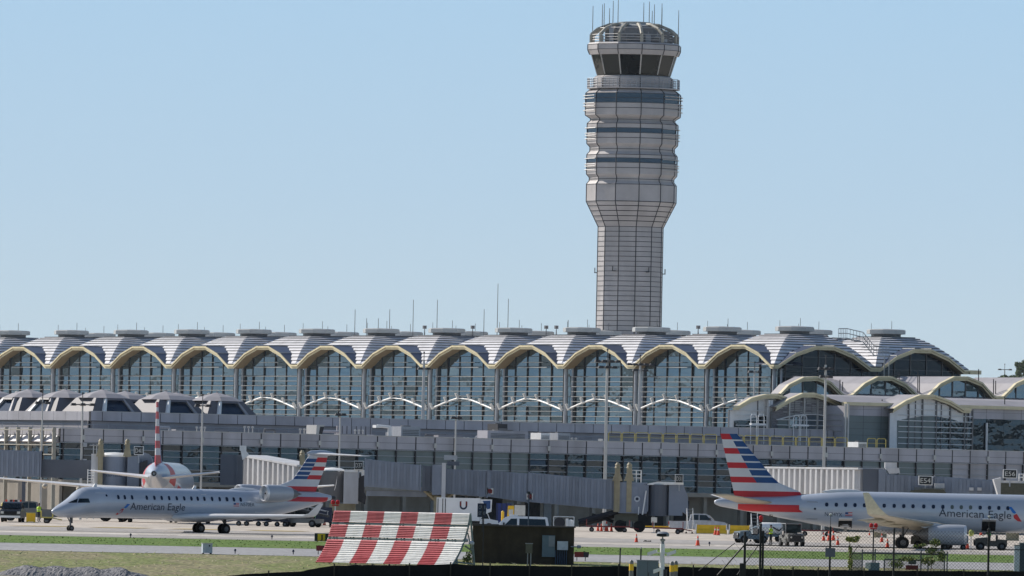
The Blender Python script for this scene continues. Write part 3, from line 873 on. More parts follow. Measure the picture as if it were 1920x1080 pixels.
for j in range(13):
    for z0, z1 in ((9.2, 10.15), (10.15, 11.15)):
        t = rr.gauss(0, .02); y0, y1 = BU + .35 + j * JW, BU + .35 + (j + 1) * JW
        b.face([(AU + .5 + t, y0, z0), (AU + .5 + t, y1, z0), (AU + .5 - t, y1, z1), (AU + .5 - t, y0, z1)])
b.build('upper_end_window', M_['pierglass'], pier)
b = MB(); b.box(AU + .3, ARU, BU + .3, 48., 9.0, ZU - .35); b.build('upper_roof', M_['roofgrey'], pier)

# lanterns: hipped rooflights with splayed window frames
def lantern(ca, cb, w, lit):
    h0, h1, h2 = ZU - .25, ZU + 1.5, ZU + 2.3
    r0, r1 = w, w * .62
    b = MB()
    sq = lambda r, z: [(ca - r, cb - r, z), (ca + r, cb - r, z), (ca + r, cb + r, z), (ca - r, cb + r, z)]
    b.loft([sq(r0, h0), sq(r1, h1)], 0, False, False)
    oc = lambda r, z: [(ca + r * cos(pi/8 + j*pi/4), cb + r * sin(pi/8 + j*pi/4), z) for j in range(8)]
    b.face(sq(r1 * 1.0, h1 - .02))
    l = b.build('roof_lantern', M_['lantern'], pier)
    b = MB(); b.loft([oc(r1 * 1.36, h1), oc(r1 * .9, h1 + .45), oc(.15, h2 + .1)], 0, True, True)
    b.tube([(ca, cb, h2), (ca, cb, h2 + .25)], .12, 5)
    b.build('lantern_cap', M_['roofgrey'], l)
    # windows on the two seen faces with frames
    for f in ((0,) if lit else (1,)):
        e1 = MB(); e2 = MB()
        def q(s, t, out):
            r = r0 + (r1 - r0) * t
            ww = (1 - t) * .64 * r0 + t * .55 * r1
            if f == 0: return Vector((ca + s * ww, cb - r - out, h0 + (h1 - h0) * t))
            return Vector((ca - r - out, cb - s * ww, h0 + (h1 - h0) * t))
        e1.face([q(-1, .02, .06), q(1, .02, .06), q(.98, .86, .06), q(-.98, .86, .06)])
        g = e1.build('rooflight_window', M_['bandglass'], l)
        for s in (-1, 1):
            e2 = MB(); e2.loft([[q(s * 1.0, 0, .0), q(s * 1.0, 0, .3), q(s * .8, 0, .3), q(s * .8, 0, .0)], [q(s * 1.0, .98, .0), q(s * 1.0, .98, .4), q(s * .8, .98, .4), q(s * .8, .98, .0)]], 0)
            e2.build('jamb', M_['white' if s < 0 else 'roofgrey'], g)  # left jamb whitened as if sunlit, right one greyed as if shaded
        e2 = MB(); e2.loft([[q(-.8, .86, 0), q(-.8, .86, .5), q(-.8, 1.0, .5), q(-.8, 1.0, 0)], [q(.8, .86, 0), q(.8, .86, .5), q(.8, 1.0, .5), q(.8, 1.0, 0)]], 0)
        e2.build('lintel', M_['lantern'], g)
    return l
for px, bb in ((52, BU + 18), (126, BU + 11), (201, BU + 4.2)):
    pass
LW = 3.35
lc = [(AU + 4.0, BU + 4.2 + 7.7 * j) for j in range(4)]
s0 = r_(311, 750, BU + 4.2).x; s1 = r_(407, 750, BU + 4.2).x
lc += [(AU + 4.0 + (s0 - AU - 4.0) * 1.0, BU + 4.2), (s1, BU + 4.2), (s0, BU + 12.5), (s1, BU + 12.5)]
for j, (ca, cb) in enumerate(lc): lantern(ca, cb, LW, not 1 <= j <= 3)

# terrace railings (yellow) and white ladder hoops
def rail(name, px0, px1, y0, bb, m, step=1.35, h=1.05, zb=ZP + .02):
    a0, a1 = r_(px0, y0, bb).x, r_(px1, y0, bb).x
    b = MB(); n = max(1, round((a1 - a0) / 1.75))
    for j in range(n):
        u0 = a0 + (a1 - a0) * j / n + .08; u1 = a0 + (a1 - a0) * (j + 1) / n - .08
        b.tube([(u0, bb, zb), (u0, bb, zb + h - .15), (u0 + .15, bb, zb + h), (u1 - .15, bb, zb + h), (u1, bb, zb + h - .15), (u1, bb, zb)], .04, 5)
        b.tube([(u0, bb, zb + h * .5), (u1, bb, zb + h * .5)], .025, 4)
    return b.build(name, m, pier)
rail('railing', 1140, 1345, 822, .9, M_['yel2']); rail('railing', 1370, 1590, 828, .9, M_['yel2']); rail('railing', 1625, 1662, 832, .9, M_['yel2'])
for px in (1420, 1500):
    a = r_(px, 800, 20.2).x; b = MB()
    for s in (-.55, .0, .0, .55):
        pass
    for s in (-.9, -.1, .1, .9):
        b.tube([(a + s, 20.2, ZP - .6), (a + s, 20.2, ZU + 1.25)], .05, 5)
    for s in (-.5, .5):
        b.tube([(a + s - .4, 20.2, ZU + 1.25), (a + s - .25, 20.2, ZU + 1.55), (a + s + .25, 20.2, ZU + 1.55), (a + s + .4, 20.2, ZU + 1.25)], .05, 5)
    b.box(a - 1, a + 1, 19.9, 20.3, ZU + .35, ZU + .55)
    b.build('roof_ladder', M_['white'], pier)

# ducts, conduits and low screens along the terrace
rr = random.Random(44)
for k in range(26):
    px = 300 + k * 33 + rr.uniform(-8, 8); bb = rr.uniform(4, 17); a = r_(px, 815, bb).x; h = rr.uniform(.5, 1.15); w = rr.uniform(.8, 3.4)
    b = MB()
    if k % 3 == 0: b.tube([(a, bb, ZP - .6), (a, bb, ZP - .6 + h), (a + w, bb, ZP - .6 + h), (a + w, bb, ZP - .6)], .13, 7); b.build('duct', M_[rr.choice(('steel', 'alud', 'lav'))], pier)
    elif k % 3 == 1: b.box(a, a + w, bb, bb + .9, ZP - .6, ZP - .6 + h); b.box(a + .1, a + w - .1, bb - .05, bb, ZP - .5, ZP - .7 + h); b.build('plant_box', M_[rr.choice(('boxgrey', 'alud', 'roofgrey'))], pier)
    else:
        for j in range(3): b.tube([(a + .5 * j, bb, ZP - .6), (a + .5 * j, bb, ZP - .5 + h)], .06, 6); b.lathe([(.14, 0), (.14, .16), (0, .2)], (a + .5 * j, bb, ZP - .5 + h), 8)
        b.build('vent_pipe', M_['alu'], pier)
b = MB()
for z in (ZP + .55, ZP + .95): b.tube([(AE + 1, BU - .9, z - .3), (ARU - 1, BU - .9, z - .3)], .03, 4)
for k in range(60): a = AE + 1 + (ARU - AE - 2) * k / 59; b.tube([(a, BU - .9, ZP - .6), (a, BU - .9, ZP + .65)], .03, 4)
b.build('railing', M_['steel'], pier)
# rooftop plant on the terrace: things one could lift away
def unit(px0, px1, y0, y1, bb, m, label, shape='box', dep=2.0):
    p0, p1 = r_(px0, y1, bb), r_(px1, y1, bb)
    z0 = ZP - .6; z1 = r_((px0 + px1) / 2, y0, bb).z
    w = p1.x - p0.x
    M = MF @ Matrix.Translation((p0.x, bb, z0))
    t = thing('rooftop_unit', label, 'rooftop unit', M.to_translation(), PH, 'plant on the pier terrace')
    b = MB(); h = z1 - z0
    if shape == 'box':
        b.box(0, w, 0, dep, .15, h); b.box(.1, w * .3, .1, dep - .1, 0, .15); b.box(w * .7, w - .1, .1, dep - .1, 0, .15)
        b.build('casing', m, t)
        c = MB(); c.lathe([(w * .22, 0), (w * .22, .12), (0, .14)], (w * .5, dep * .5, h), 12); c.build('fan', M_['alud'], t)
        c = MB()
        for k in range(6): c.box(w * .08, w * .92, -.03, 0, h * (.25 + .1 * k), h * (.3 + .1 * k))
        c.build('grille', M_['alud'], t)
    elif shape == 'wedge':
        b.prism([(0, 0), (w * .55, 0), (w, h), (w * .1, h)], 0, dep, 0); b.build('casing', m, t)
        c = MB(); c.prism([(w * .3, h * .12), (w * .6, h * .12), (w * .95, h * .9), (w * .5, h * .9)], -.05, 0, 0); c.build('louvre', M_['dark'], t)
    elif shape == 'screen':
        b.box(0, w, 0, .15, 0, h); 
        b.build('screen_panel', m, t)
        c = MB()
        for k in range(int(w / .6) + 1): c.box(k * .6, k * .6 + .08, -.06, 0, 0, h)
        c.build('rib', M_['alud'], t)
    elif shape == 'pipe':
        for s in (0, .45): 
            b.tube([(w * .1 + s, s, h), (w * .8 + s, s, h * .95), (w * .85 + s, s, 0)], .16, 8)
        b.box(0, w * .25, -.1, .6, h - .2, h + .1); b.build('duct', m, t, smooth=True)
        c = MB(); c.box(w * .6, w, -.1, .8, 0, .12); c.build('base', M_['alud'], t)
    return t
unit(592, 608, 797, 812, 2., M_['alu'], 'white tilted vent hood at the left of the grey screen on the terrace', 'wedge')
unit(632, 697, 799, 813, 12., M_['lav'], 'long grey plant screen on the terrace behind the left light pole', 'screen')
unit(704, 735, 799, 815, 2., M_['white'], 'white bent duct pipes on the terrace', 'pipe')
unit(752, 788, 800, 816, 3., M_['steel'], 'steel fan unit with a cowl on the terrace beside the bent ducts', 'box')
unit(933, 951, 795, 821, 6., M_['dark'], 'black box unit on the terrace, highest of the row')
unit(914, 990, 808, 822, 3., M_['lav'], 'long low grey plant box in front of the black unit', 'box')
unit(1014, 1031, 812, 825, 3., M_['white'], 'small white unit on the terrace near the long grey box', 'box')
unit(1046, 1069, 812, 826, 3., M_['steel'], 'small pale unit with a mast left of the yellow railing', 'box')
unit(1609, 1625, 829, 840, 2., M_['white'], 'white drum shaped fan between the two right railings', 'box')

# ---------------------------------------------------------------- arched blocks at the right of the pier
blk = thing('arched_annex', 'lower annex with cream arched eaves and grey vault roofs at the right of the hall', 'terminal building', FR0, PH)
def arch_line(pxs, bb):
    return [r_(x, y, bb) for x, y in pxs]
def tier_arch(pts, bb, name, depth, th=.5, over=1.0):
    """cream arch following surveyed points of one gable, with the vault behind it"""
    b = MB(); v = MB(); q = arch_line(pts, bb)
    for p, s in zip(q, q[1:]):
        Y = bb
        b.face([(p.x, Y, p.z), (s.x, Y, s.z), (s.x, Y, s.z - th*.5), (p.x, Y, p.z - th*.5)], 0)
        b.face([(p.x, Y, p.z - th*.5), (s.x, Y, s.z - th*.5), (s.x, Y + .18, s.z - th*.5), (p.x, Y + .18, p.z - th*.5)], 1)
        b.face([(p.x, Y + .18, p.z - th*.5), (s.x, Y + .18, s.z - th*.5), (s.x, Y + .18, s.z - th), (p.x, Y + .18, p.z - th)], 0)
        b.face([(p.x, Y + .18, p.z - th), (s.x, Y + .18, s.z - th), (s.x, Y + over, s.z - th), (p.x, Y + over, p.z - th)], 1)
        b.face([(p.x, Y, p.z), (s.x, Y, s.z), (s.x, Y + .5, s.z + .02), (p.x, Y + .5, p.z + .02)], 0)
        v.face([(p.x, Y + .4, p.z), (s.x, Y + .4, s.z), (s.x, Y + depth, s.z), (p.x, Y + depth, p.z)])
    b.build(name, [M_['beige'], M_['soffit']], blk)
    v.build('vault_roof', M_['roofgrey'], blk)
    return q
def panes(q, bb, over, z0, name, m, cw=1.9, rh=1.1, seed=0, tilt=.012, wall=None, th=.5):
    b = MB(); mu = MB(); rr = random.Random(seed)
    def top(a):
        for p, s in zip(q, q[1:]):
            if p.x <= a <= s.x: return p.z + (s.z - p.z) * (a - p.x) / max(1e-6, s.x - p.x) - th
        return z0
    n = max(1, round((q[-1].x - q[0].x) / cw)); ed = [q[0].x + (q[-1].x - q[0].x) * j / n for j in range(n + 1)]
    for a0, a1 in zip(ed, ed[1:]):
        z = z0
        sub = [a0] + [p.x for p in q if a0 + .01 < p.x < a1 - .01] + [a1]
        while z < max(top(a0), top(a1), top((a0+a1)/2)):
            t, t2 = rr.gauss(0, tilt), rr.gauss(0, tilt)
            for s0, s1 in zip(sub, sub[1:]):
                za, zb = top(s0), top(s1)
                if z >= max(za, zb): continue
                Y = lambda a, zz: bb + over + (a - a0) * t2 + (zz - z) * t
                pp = [(s0, min(z, za)), (s1, min(z, zb)), (s1, min(z + rh, zb)), (s0, min(z + rh, za))]
                if abs(pp[0][1] - pp[3][1]) < 1e-5: pp = pp[:3]
                elif abs(pp[1][1] - pp[2][1]) < 1e-5: pp = [pp[0], pp[1], pp[3]]
                b.face([(a, Y(a, zz), zz) for a, zz in pp])
            z += rh
    for a in ed: 
        if top(a) > z0 + .2: mu.box(a - .05, a + .05, bb + over - .1, bb + over + .05, z0, top(a))
    z = z0 + rh
    w = b.build(name, m, blk)
    mu.build('mullion', M_['alud'], w)
    return w
def rods(parent, a0, a1, y, zs, m='alu', r=.045):
    b = MB()
    for z in zs: b.tube([(a0, y, z), (a1, y, z)], r, 5)
    b.build('sunshade', M_[m], parent)
# back tier
BA = 34.
LOW = lambda px: 745.5 + (px - 1465) * .0085
back = [[(1464, 738), (1480, 721), (1508, 707), (1535, 706), (1558, 715), (1583, 740), (1590, 741)],
        [(1590, 741), (1599, 740), (1622, 719), (1647, 706), (1674, 706), (1700, 719), (1722, 740)],
        [(1722, 740), (1742, 741), (1764, 719), (1790, 706), (1816, 706), (1843, 717), (1864, 741), (1868, 743)],
        [(1868, 743), (1882, 743), (1906, 719), (1930, 708), (1957, 708), (1984, 720), (2006, 744)]]
for j, pts in enumerate(back):
    q = tier_arch(pts, BA, 'arch_fascia', 10.5 if j else 2.0)
    w = panes(q, BA, 1.0, 13.4, 'window_wall', M_['hallglass'], 1.9, 1.25, 60 + j, .015)
    rods(w, q[1].x + .8, q[-2].x - .8, BA + .7, (15.2, 16.2), r=.03)
# sloping roof strips between the back arches
za = r_(1660, 741, BA).z; zr = r_(1660, 707, BA).z
aL, aR = r_(1575, 741, BA).x, r_(2006, 744, BA).x
b = MB()
for k in range(90):
    a0 = aL + (aR - aL) * k / 90; a1 = aL + (aR - aL) * (k + 1) / 90
    for y0, y1, z0, z1 in ((BA + .45, BA + 5.5, za - .1, zr - .6), (BA + 5.5, BA + 9.5, zr - .6, zr - .05)):
        b.face([(a0, y0, z0 + .03 * (k % 2)), (a1, y0, z0 + .03 * (k % 2)), (a1, y1, z1 + .03 * (k % 2)), (a0, y1, z1 + .03 * (k % 2))])
b.build('ridge_roof', M_['roofgrey'], blk)
b = MB(); b.box(aL, aR, BA + 1.1, BA + 11, 4.6, za - .6); b.build('core', M_['shade_black'], blk)
# front tier, left half (louvred brick-like gable) stands on the upper storey
BB = 23.2; BC = 18.6
q0 = tier_arch([(1376, 760.5), (1386, 760.5), (1410, 746), (1438, 739), (1460, 739), (1477, 745), (1484, 747)], BB - .2, 'arch_fascia', 1.2)
w = panes(q0, BB - .2, 1.0, 12.1, 'grey_cladding', M_['white'], 3.4, .62, 71, .0)  # white here paints grazing sun onto the grey panels
g1 = r_(1392, 790, BB + .6)
b = MB()
pp = [(1376, 789), (1397, 787), (1438, 779), (1438, 803), (1376, 803)]
b.face([(lambda p: (p.x, BB + .76, p.z))(r_(x, y, BB + .76)) for x, y in pp]); b.build('window_glass', M_['pierglass'], blk)
rods(w, r_(1380, 780, BB + .5).x, r_(1440, 780, BB + .5).x, BB + .5, [r_(1410, y, BB + .5).z for y in (770, 779, 788, 798)], 'white')  # rods coloured white to stand for streaks of sun
b = MB()
for x in (1440.5, 1445): 
    p = r_(x, 780, BB + .3); b.box(p.x - .12, p.x + .12, BB + .1, BB + .5, 11.9, r_(x, 750, BB + .3).z)
b.build('pilaster', M_['white'], blk)
q1 = tier_arch([(1456, 763), (1480, 748.5), (1506, 737), (1531, 737), (1558, 746), (1584, 760)], BB - 1.4, 'arch_fascia', 2.6)
w = panes(q1, BB - 1.4, 1.0, 12.0, 'brick_gable', mat('louvre_bricks', (.20, .19, .20), .6, 0, .5, 2.2, .6, 6, stretch=(1, 1, 6)), 3.2, 6, 72, .0)
b = MB(); rr = random.Random(6)
zz = r_(1520, 778, BB - .5).z
while zz < r_(1520, 742, BB - .5).z:
    for j in range(14):
        a = r_(1458, 770, BB - .5).x + j * .78
        tz = r_(A_px(a) + 0, 0, BB).z
        if rr.random() < .75:
            f = (a - q1[0].x) / (q1[-1].x - q1[0].x)
            if 0 < f < .93 and zz < q1[0].z - .6 + (q1[2].z - q1[0].z) * (1 - (2 * f - 1) ** 2): b.box(a, a + .7, BB - .5, BB - .38 + rr.uniform(0, .05), zz, zz + .1)
    zz += .2
b.build('louvre', M_['cap'], w)
b = MB()
pp = [(1481, 786), (1500, 778.5), (1530, 778), (1559, 785), (1559, 806), (1481, 806)]
b.face([(lambda p: (p.x, BB - .46, p.z))(r_(x, y, BB - .46)) for x, y in pp]); gg = b.build('window_glass', M_['hallglass'], blk)
for x0, x1 in ((1458, 1480), (1560, 1583)):
    b = MB(); b.face([(lambda p: (p.x, BB - .47, p.z))(r_(x, y, BB - .47)) for x, y in ((x0, 787 if x0 < 1500 else 785), (x1, 786 if x0 < 1500 else 788), (x1, 806), (x0, 806))]); b.build('frosted_panel', M_['frost'], blk)
b = MB()
b.tube([r_(x, y, BB - .6) for x, y in ((1458, 787), (1480, 781), (1508, 777), (1532, 777), (1560, 782), (1583, 788))], .07, 5)
for y in (788, 798): b.tube([r_(x, y + (x - 1520) * .02, BB - .6) for x in (1456, 1584)], .055, 5)
b.build('sunshade', M_['white'], blk)  # white rod colour paints in the sun streaks
b = MB()
for x in (1480, 1508, 1533, 1559):
    p = r_(x, 780, BB - .6); f = 752 if x in (1480, 1559) else 744
    b.box(p.x - .09, p.x + .09, BB - .65, BB - .4, 11.9, r_(x, f, BB - .6).z)
for x in (1585, 1590): 
    p = r_(x, 780, BC - .4); b.box(p.x - .1, p.x + .1, BC - .5, BC - .25, ZP - .6, r_(x, 757, BC - .4).z)
b.build('pilaster', M_['alu'], blk)
# front tier, right half: tall gable that comes down to the parapet
xs0, xs1 = 1592, 2010
ze = r_(1640, 757, BC).z
a0_, a1_ = r_(1590, 758, BC).x, r_(2010, 758, BC).x
b = MB(); b.box(a0_ - .2, a1_, BC, BC + .9, ze - .25, ze + .12); b.build('eave', M_['beige'], blk)
b = MB()
zt2 = r_(1640, 742, BC + 8).z
b.face([(a0_ - .5, BC + .6, ze + .08), (a1_, BC + .6, ze + .08), (a1_, BC + 4, ze + .75), (a0_ - .5, BC + 4, ze + .75)])
b.face([(a0_ - .5, BC + 4, ze + .75), (a1_, BC + 4, ze + .75), (a1_, BC + 9, zt2), (a0_ - .5, BC + 9, zt2)])
b.build('ridge_roof', M_['roofgrey'], blk)
q2 = tier_arch([(1676, 766), (1700, 751), (1727, 740), (1754, 740.5), (1783, 751), (1808, 766), (1822, 766.5)], BC - 1.6, 'arch_fascia', 4.5)
w = panes(q2, BC - 1.6, .9, ZP - .5, 'grey_cladding', M_['white'], 3.1, .72, 73, .0)  # panels whitened to carry the grazing sunlight in their colour
zs = [r_(1750, y, BC - .8).z for y in (758, 769, 779.5, 790, 801, 811, 822, 833)]
rods(w, r_(1685, 790, BC - .85).x, r_(1823, 790, BC - .85).x, BC - .85, zs[2:], 'white', .055)  # rods whitened so their colour carries the sun streaks
rods(w, r_(1700, 770, BC - .85).x, r_(1800, 770, BC - .85).x, BC - .85, zs[:2], 'white', .05)
def patch(name, poly, bb, m):
    b = MB(); b.face([(lambda p: (p.x, bb, p.z))(r_(x, y, bb)) for x, y in poly]); return b.build(name, m, blk)
patch('window_glass', [(1754.5, 780.5), (1782, 785.5), (1802, 791.5), (1823, 792), (1823, 842), (1754.5, 841)], BC - .72, M_['pierglass'])
patch('frosted_panel', [(1694, 786), (1728, 780.5), (1753.5, 780.3), (1753.5, 841), (1682, 840), (1682, 789)], BC - .73, M_['frost'])
b = MB()
for x in (1703, 1729, 1755, 1781, 1808, 1823):
    p = r_(x, 800, BC - .8); b.box(p.x - .07, p.x + .07, BC - .9, BC - .68, ZP - .5, {1703: r_(1703, 757, BC).z, 1729: r_(1729, 748, BC).z, 1755: r_(1755, 748, BC).z, 1781: r_(1781, 757, BC).z}.get(x, r_(x, 768, BC).z))
b.build('pilaster', M_['alud'], blk)
# plain walls left and right of the gable
b = MB(); c = MB(); rr = random.Random(8)
aa = a0_
while aa < a1_:
    px = 960 + (lambda p: p.x / p.y * F)(MF @ Vector((aa, BC, 11)))
    a2 = aa + JW
    if not (r_(1678, 790, BC).x - .3 < aa + JW/2 < r_(1822, 790, BC).x):
        right = aa > r_(1815, 790, BC).x
        z = ZP - .6
        while z < ze - .3:
            z2 = min(z + .72, ze - .25); dark = (right and z < r_(1870, 793, BC).z)
            (c if dark else b).face([(aa + .02, BC + .4, z + .02), (a2 - .02, BC + .4, z + .02), (a2 - .02, BC + .4 + rr.gauss(0, .008), z2), (aa + .02, BC + .4 + rr.gauss(0, .008), z2)], 1 if (not right and z < r_(1640, 787, BC).z - .3) else 0)
            z = z2
    aa = a2
b.build('wall_cladding', [M_['lav'], M_['frost']], blk); c.build('window_wall', M_['pierglass'], blk)
b = MB(); b.box(a0_, a1_, BC + .46, BC + .8, ZP - .6, ze - .26, 0)
b.build('joint_backing', M_['joint'], blk)
b = MB(); b.box(a0_, a1_, BC + .9, BC + 9, 5, ze - .3); b.build('core', M_['shade_black'], blk)
b = MB(); b.box(a0_ - .25, a0_ - .01, BC + .3, BC + 9, 5, ze - .3); b.build('end_wall', M_['lav'], blk)
b = MB()
for k in range(7): b.tube([(a0_ - .45, BC + .5, ZP + .1 + .62*k), (a0_ - .45, BC + 4, ZP + .1 + .62*k)], .06, 5)
b.build('sunshade', M_['alu'], blk)
b = MB()
p = r_(1852, 800, BC); b.tube([(p.x, BC + .2, ZP - .6), (p.x, BC + .2, r_(1852, 793, BC).z)], .13, 8); b.build('downpipe', M_['white'], blk)
for x, yb, yt in ((1575, 738, 712), (1580, 738, 716), (1643, 742, 700), (1686, 744, 698), (1721, 738, 697), (1724, 738, 703), (1835, 748, 692), (1863, 742, 711), (1867, 742, 714), (1654, 757, 749), (1884, 752, 744)):
    bb = BA + 2 if yb < 750 else BC + 2
    p, q = r_(x, yb, bb), r_(x, yt, bb); b = MB(); b.tube([p - Vector((0, 0, .8)), q], .06, 5); b.build('antenna', M_['dark'], blk)
# ---------------------------------------------------------------- aircraft
def foil(t=.12, xs=(1, .85, .65, .45, .28, .14, .05, .01, 0)):
    f = lambda x: 5 * t * (.2969*math.sqrt(x) - .126*x - .3516*x*x + .2843*x**3 - .1036*x**4)
    up = [(x, f(x)) for x in xs]
    return up + [(x, -y) for x, y in reversed(up[1:-1])]
class Fus:
    def __init__(s, tab): s.t = tab
    def at(s, x):
        T = s.t
        x = min(max(x, T[0][0]), T[-1][0])
        for k, (a, b) in enumerate(zip(T, T[1:])):
            if a[0] <= x <= b[0]:
                u = (x - a[0]) / (b[0] - a[0])
                p = T[k-1] if k else a; n = T[k+2] if k + 2 < len(T) else b
                out = []
                for i in range(1, 5):
                    m0 = (b[i] - p[i]) / max(1e-6, b[0] - p[0]) * (b[0] - a[0]); m1 = (n[i] - a[i]) / max(1e-6, n[0] - a[0]) * (b[0] - a[0])
                    if a[i] == b[i]: m0 = m1 = 0
                    h = 2*u**3 - 3*u*u + 1, u**3 - 2*u*u + u, -2*u**3 + 3*u*u, u**3 - u*u
                    out.append(h[0]*a[i] + h[1]*m0 + h[2]*b[i] + h[3]*m1)
                return out
    def side(s, x, z, sg, out=.008):
        zc, ry, rt, rb = s.at(x)
        d = z - zc; r = rt if d > 0 else rb
        q = max(0, 1 - (d / r) ** 2)
        return (x, sg * (ry * math.sqrt(q) + out), z)
    def ring(s, x, n=56):
        zc, ry, rt, rb = s.at(x)
        R = []
        for i in range(n):
            a = 2*pi*i/n; c, w = cos(a), sin(a)
            R.append((x, ry * c, zc + (rt if w > 0 else rb) * w))
        return R
    def mesh(s, parent, xs, mats, mf=None):
        b = MB(); b.loft([s.ring(x) for x in xs], 0, True, True, mf=mf)
        return b.build('fuselage', mats, parent, smooth=True, angle=60)
def grid_patch(fn, us, vs, keep=None):
    b = MB()
    for u0, u1 in zip(us, us[1:]):
        for v0, v1 in zip(vs, vs[1:]):
            b.face([fn(u0, v0), fn(u1, v0), fn(u1, v1), fn(u0, v1)])
    return b
def lin(a, b, n): return [a + (b - a) * k / n for k in range(n + 1)]
def oval(cx, cz, w, h, n=10, p=2.6):
    return [(cx + w/2 * abs(cos(2*pi*k/n)) ** (2/p) * (1 if cos(2*pi*k/n) >= 0 else -1), cz + h/2 * abs(sin(2*pi*k/n)) ** (2/p) * (1 if sin(2*pi*k/n) >= 0 else -1)) for k in range(n)]
def decal(name, poly, fus, sg, m, parent, out=.01):
    b = MB(); b.face([fus.side(x, z, sg, out) for x, z in poly]); return b.build(name, m, parent)
def wing(name, secs, m, parent, t=.12, mats=None, vert=False, mf=None):
    """secs: (xLE, y, z, chord); airfoil thickness along z (or along y for a fin)"""
    b = MB(); rings = []
    for s in secs:
        x, y, z, c = s[:4]; tt = s[4] if len(s) > 4 else t
        rings.append([(x + px * c, y + (pz * c if vert else 0), z + (0 if vert else pz * c)) for px, pz in foil(tt)])
    b.loft(rings, 0, True, True, mf=mf)
    return b.build(name, mats or m, parent, smooth=True, angle=50)
def engine(parent, cx, cy, cz, r, L, cone=True, n=28):
    b = MB()
    b.lathe([(r*.80, .05*L), (r*.86, 0), (r*.93, .02*L)], (cx, cy, cz), n, 0, 'x')
    lip = [(r*.78, .10*L), (r*.82, .03*L), (r*.88, 0), (r*.95, .03*L), (r*.98, .07*L)]
    body = [(r*.98, .07*L), (r, .2*L), (r, .5*L), (r*.9, .8*L), (r*.74, L)]
    e = thing_part('engine', parent)
    c = MB(); c.lathe(body, (cx, cy, cz), n, 0, 'x'); nac = c.build('nacelle', M_['nac'], e, smooth=True)
    c = MB(); c.lathe(lip, (cx, cy, cz), n, 0, 'x'); c.build('intake_lip', M_['chrome'], e, smooth=True)
    c = MB(); c.lathe([(0, .13*L), (r*.80, .12*L)], (cx, cy, cz), n, 0, 'x'); c.lathe([(0.02, .04*L), (r*.2, .1*L), (r*.24, .125*L)], (cx, cy, cz), 14, 0, 'x'); c.build('fan', M_['shade_black'], e, smooth=True)
    if cone:
        c = MB(); c.lathe([(r*.73, .97*L), (r*.5, 1.16*L), (r*.42, 1.22*L), (r*.3, 1.22*L), (.02, 1.42*L)], (cx, cy, cz), n, 0, 'x'); c.build('exhaust_cone', M_['alud'], e, smooth=True)
    return e
def thing_part(name, parent):
    o = bpy.data.objects.new(name, None); COL.objects.link(o); o.parent = parent; o.empty_display_size = .2; return o
def gear(parent, x, y, top, r, w, pair=.25, name='main_gear'):
    e = thing_part(name, parent)
    b = MB(); b.tube([(x, y, r), (x, y, top)], .085, 8); b.tube([(x, y, r + .5), (x - .5, y, top)], .05, 6); b.tube([(x, y - pair, r), (x, y + pair, r)], .06, 6)
    b.box(x + .05, x + .12, y - .2, y + .2, r + .45, top); b.build('strut', M_['alud'], e)
    for s in (-1, 1):
        b = MB(); b.wheel(x, y + s * pair, r, r, w); b.build('tyre', M_['rubber'], e, smooth=True)
        b = MB(); b.rim(x, y + s * pair, r, r, w); b.build('rim', M_['rimm'], e)
    return e
def stripes_fin(name, parent, le, te, zs, rule, mats, t=.10, xs=None):
    """fin with painted bands: le/te give x at height z; rule(k, chordfrac) -> material"""
    xs = xs or (1, .8, .6, .47, .3, .14, .05, .01, 0)
    fp = foil(t, xs); b = MB(); rings = []
    for z in zs:
        c = te(z) - le(z)
        rings.append([(le(z) + px * c, py * c, z) for px, py in fp])
    n = len(fp)
    def mf(k, i):
        j = (i + 1) % n
        return rule(k, (fp[i][0] + fp[j][0]) / 2)
    b.loft(rings, 0, True, True, mf=mf)
    return b.build(name, mats, parent, smooth=True, angle=60)
def pl(pts):
    """x as function of z through surveyed points"""
    pts = sorted(pts, key=lambda p: p[0])
    def f(z):
        if z <= pts[0][0]: return pts[0][1]
        elif z >= pts[-1][0]: a, b = pts[-2], pts[-1]
        else: a, b = next((p, q) for p, q in zip(pts, pts[1:]) if p[0] <= z <= q[0])
        return a[1] + (b[1] - a[1]) * (z - a[0]) / max(1e-6, b[0] - a[0])
    return f
LIV = None
def cabin_windows(fus, sg, xs, z, w, h, parent, blinds=()):
    for k, x in enumerate(xs):
        decal('window', oval(x, z, w, h), fus, sg, M_['winl'] if k in blinds else M_['win'], parent, .02)
def outline(name, poly, fus, sg, m, parent, r=.02):
    b = MB(); pts = [fus.side(x, z, sg, .01) for x, z in poly + poly[:1]]; b.tube(pts, r, 4); return b.build(name, m, parent)
def emblem(fus, sg, c, s, parent):
    """slanted two colour flight emblem: blue blade above, red blade below"""
    f = lambda pts: [(c[0] + x * s, c[1] + z * s) for x, z in pts]
    if sg < 0:
        decal('emblem_blade', f([(.02, .05), (.55, .62), (.95, .55), (.5, .1), (.25, .0)]), fus, sg, M_['lblue'], parent, .04)
        decal('emblem_blade', f([(-.9, -.85), (-.55, -.9), (-.05, -.5), (.12, .0), (-.25, -.12)]), fus, sg, M_['red'], parent, .04)
        decal('emblem_blade', f([(.0, .02), (.22, -.02), (.14, -.3)]), fus, sg, M_['signw'], parent, .045)
    else:
        decal('emblem_blade', f([(-.02, .05), (.55, .62), (.95, .6), (.5, .1), (.25, .0)]), fus, sg, M_['lblue'], parent, .04)
        decal('emblem_blade', f([(-.95, -.8), (-.5, -.85), (-.05, -.45), (.12, .0), (-.25, -.1)]), fus, sg, M_['red'], parent, .04)
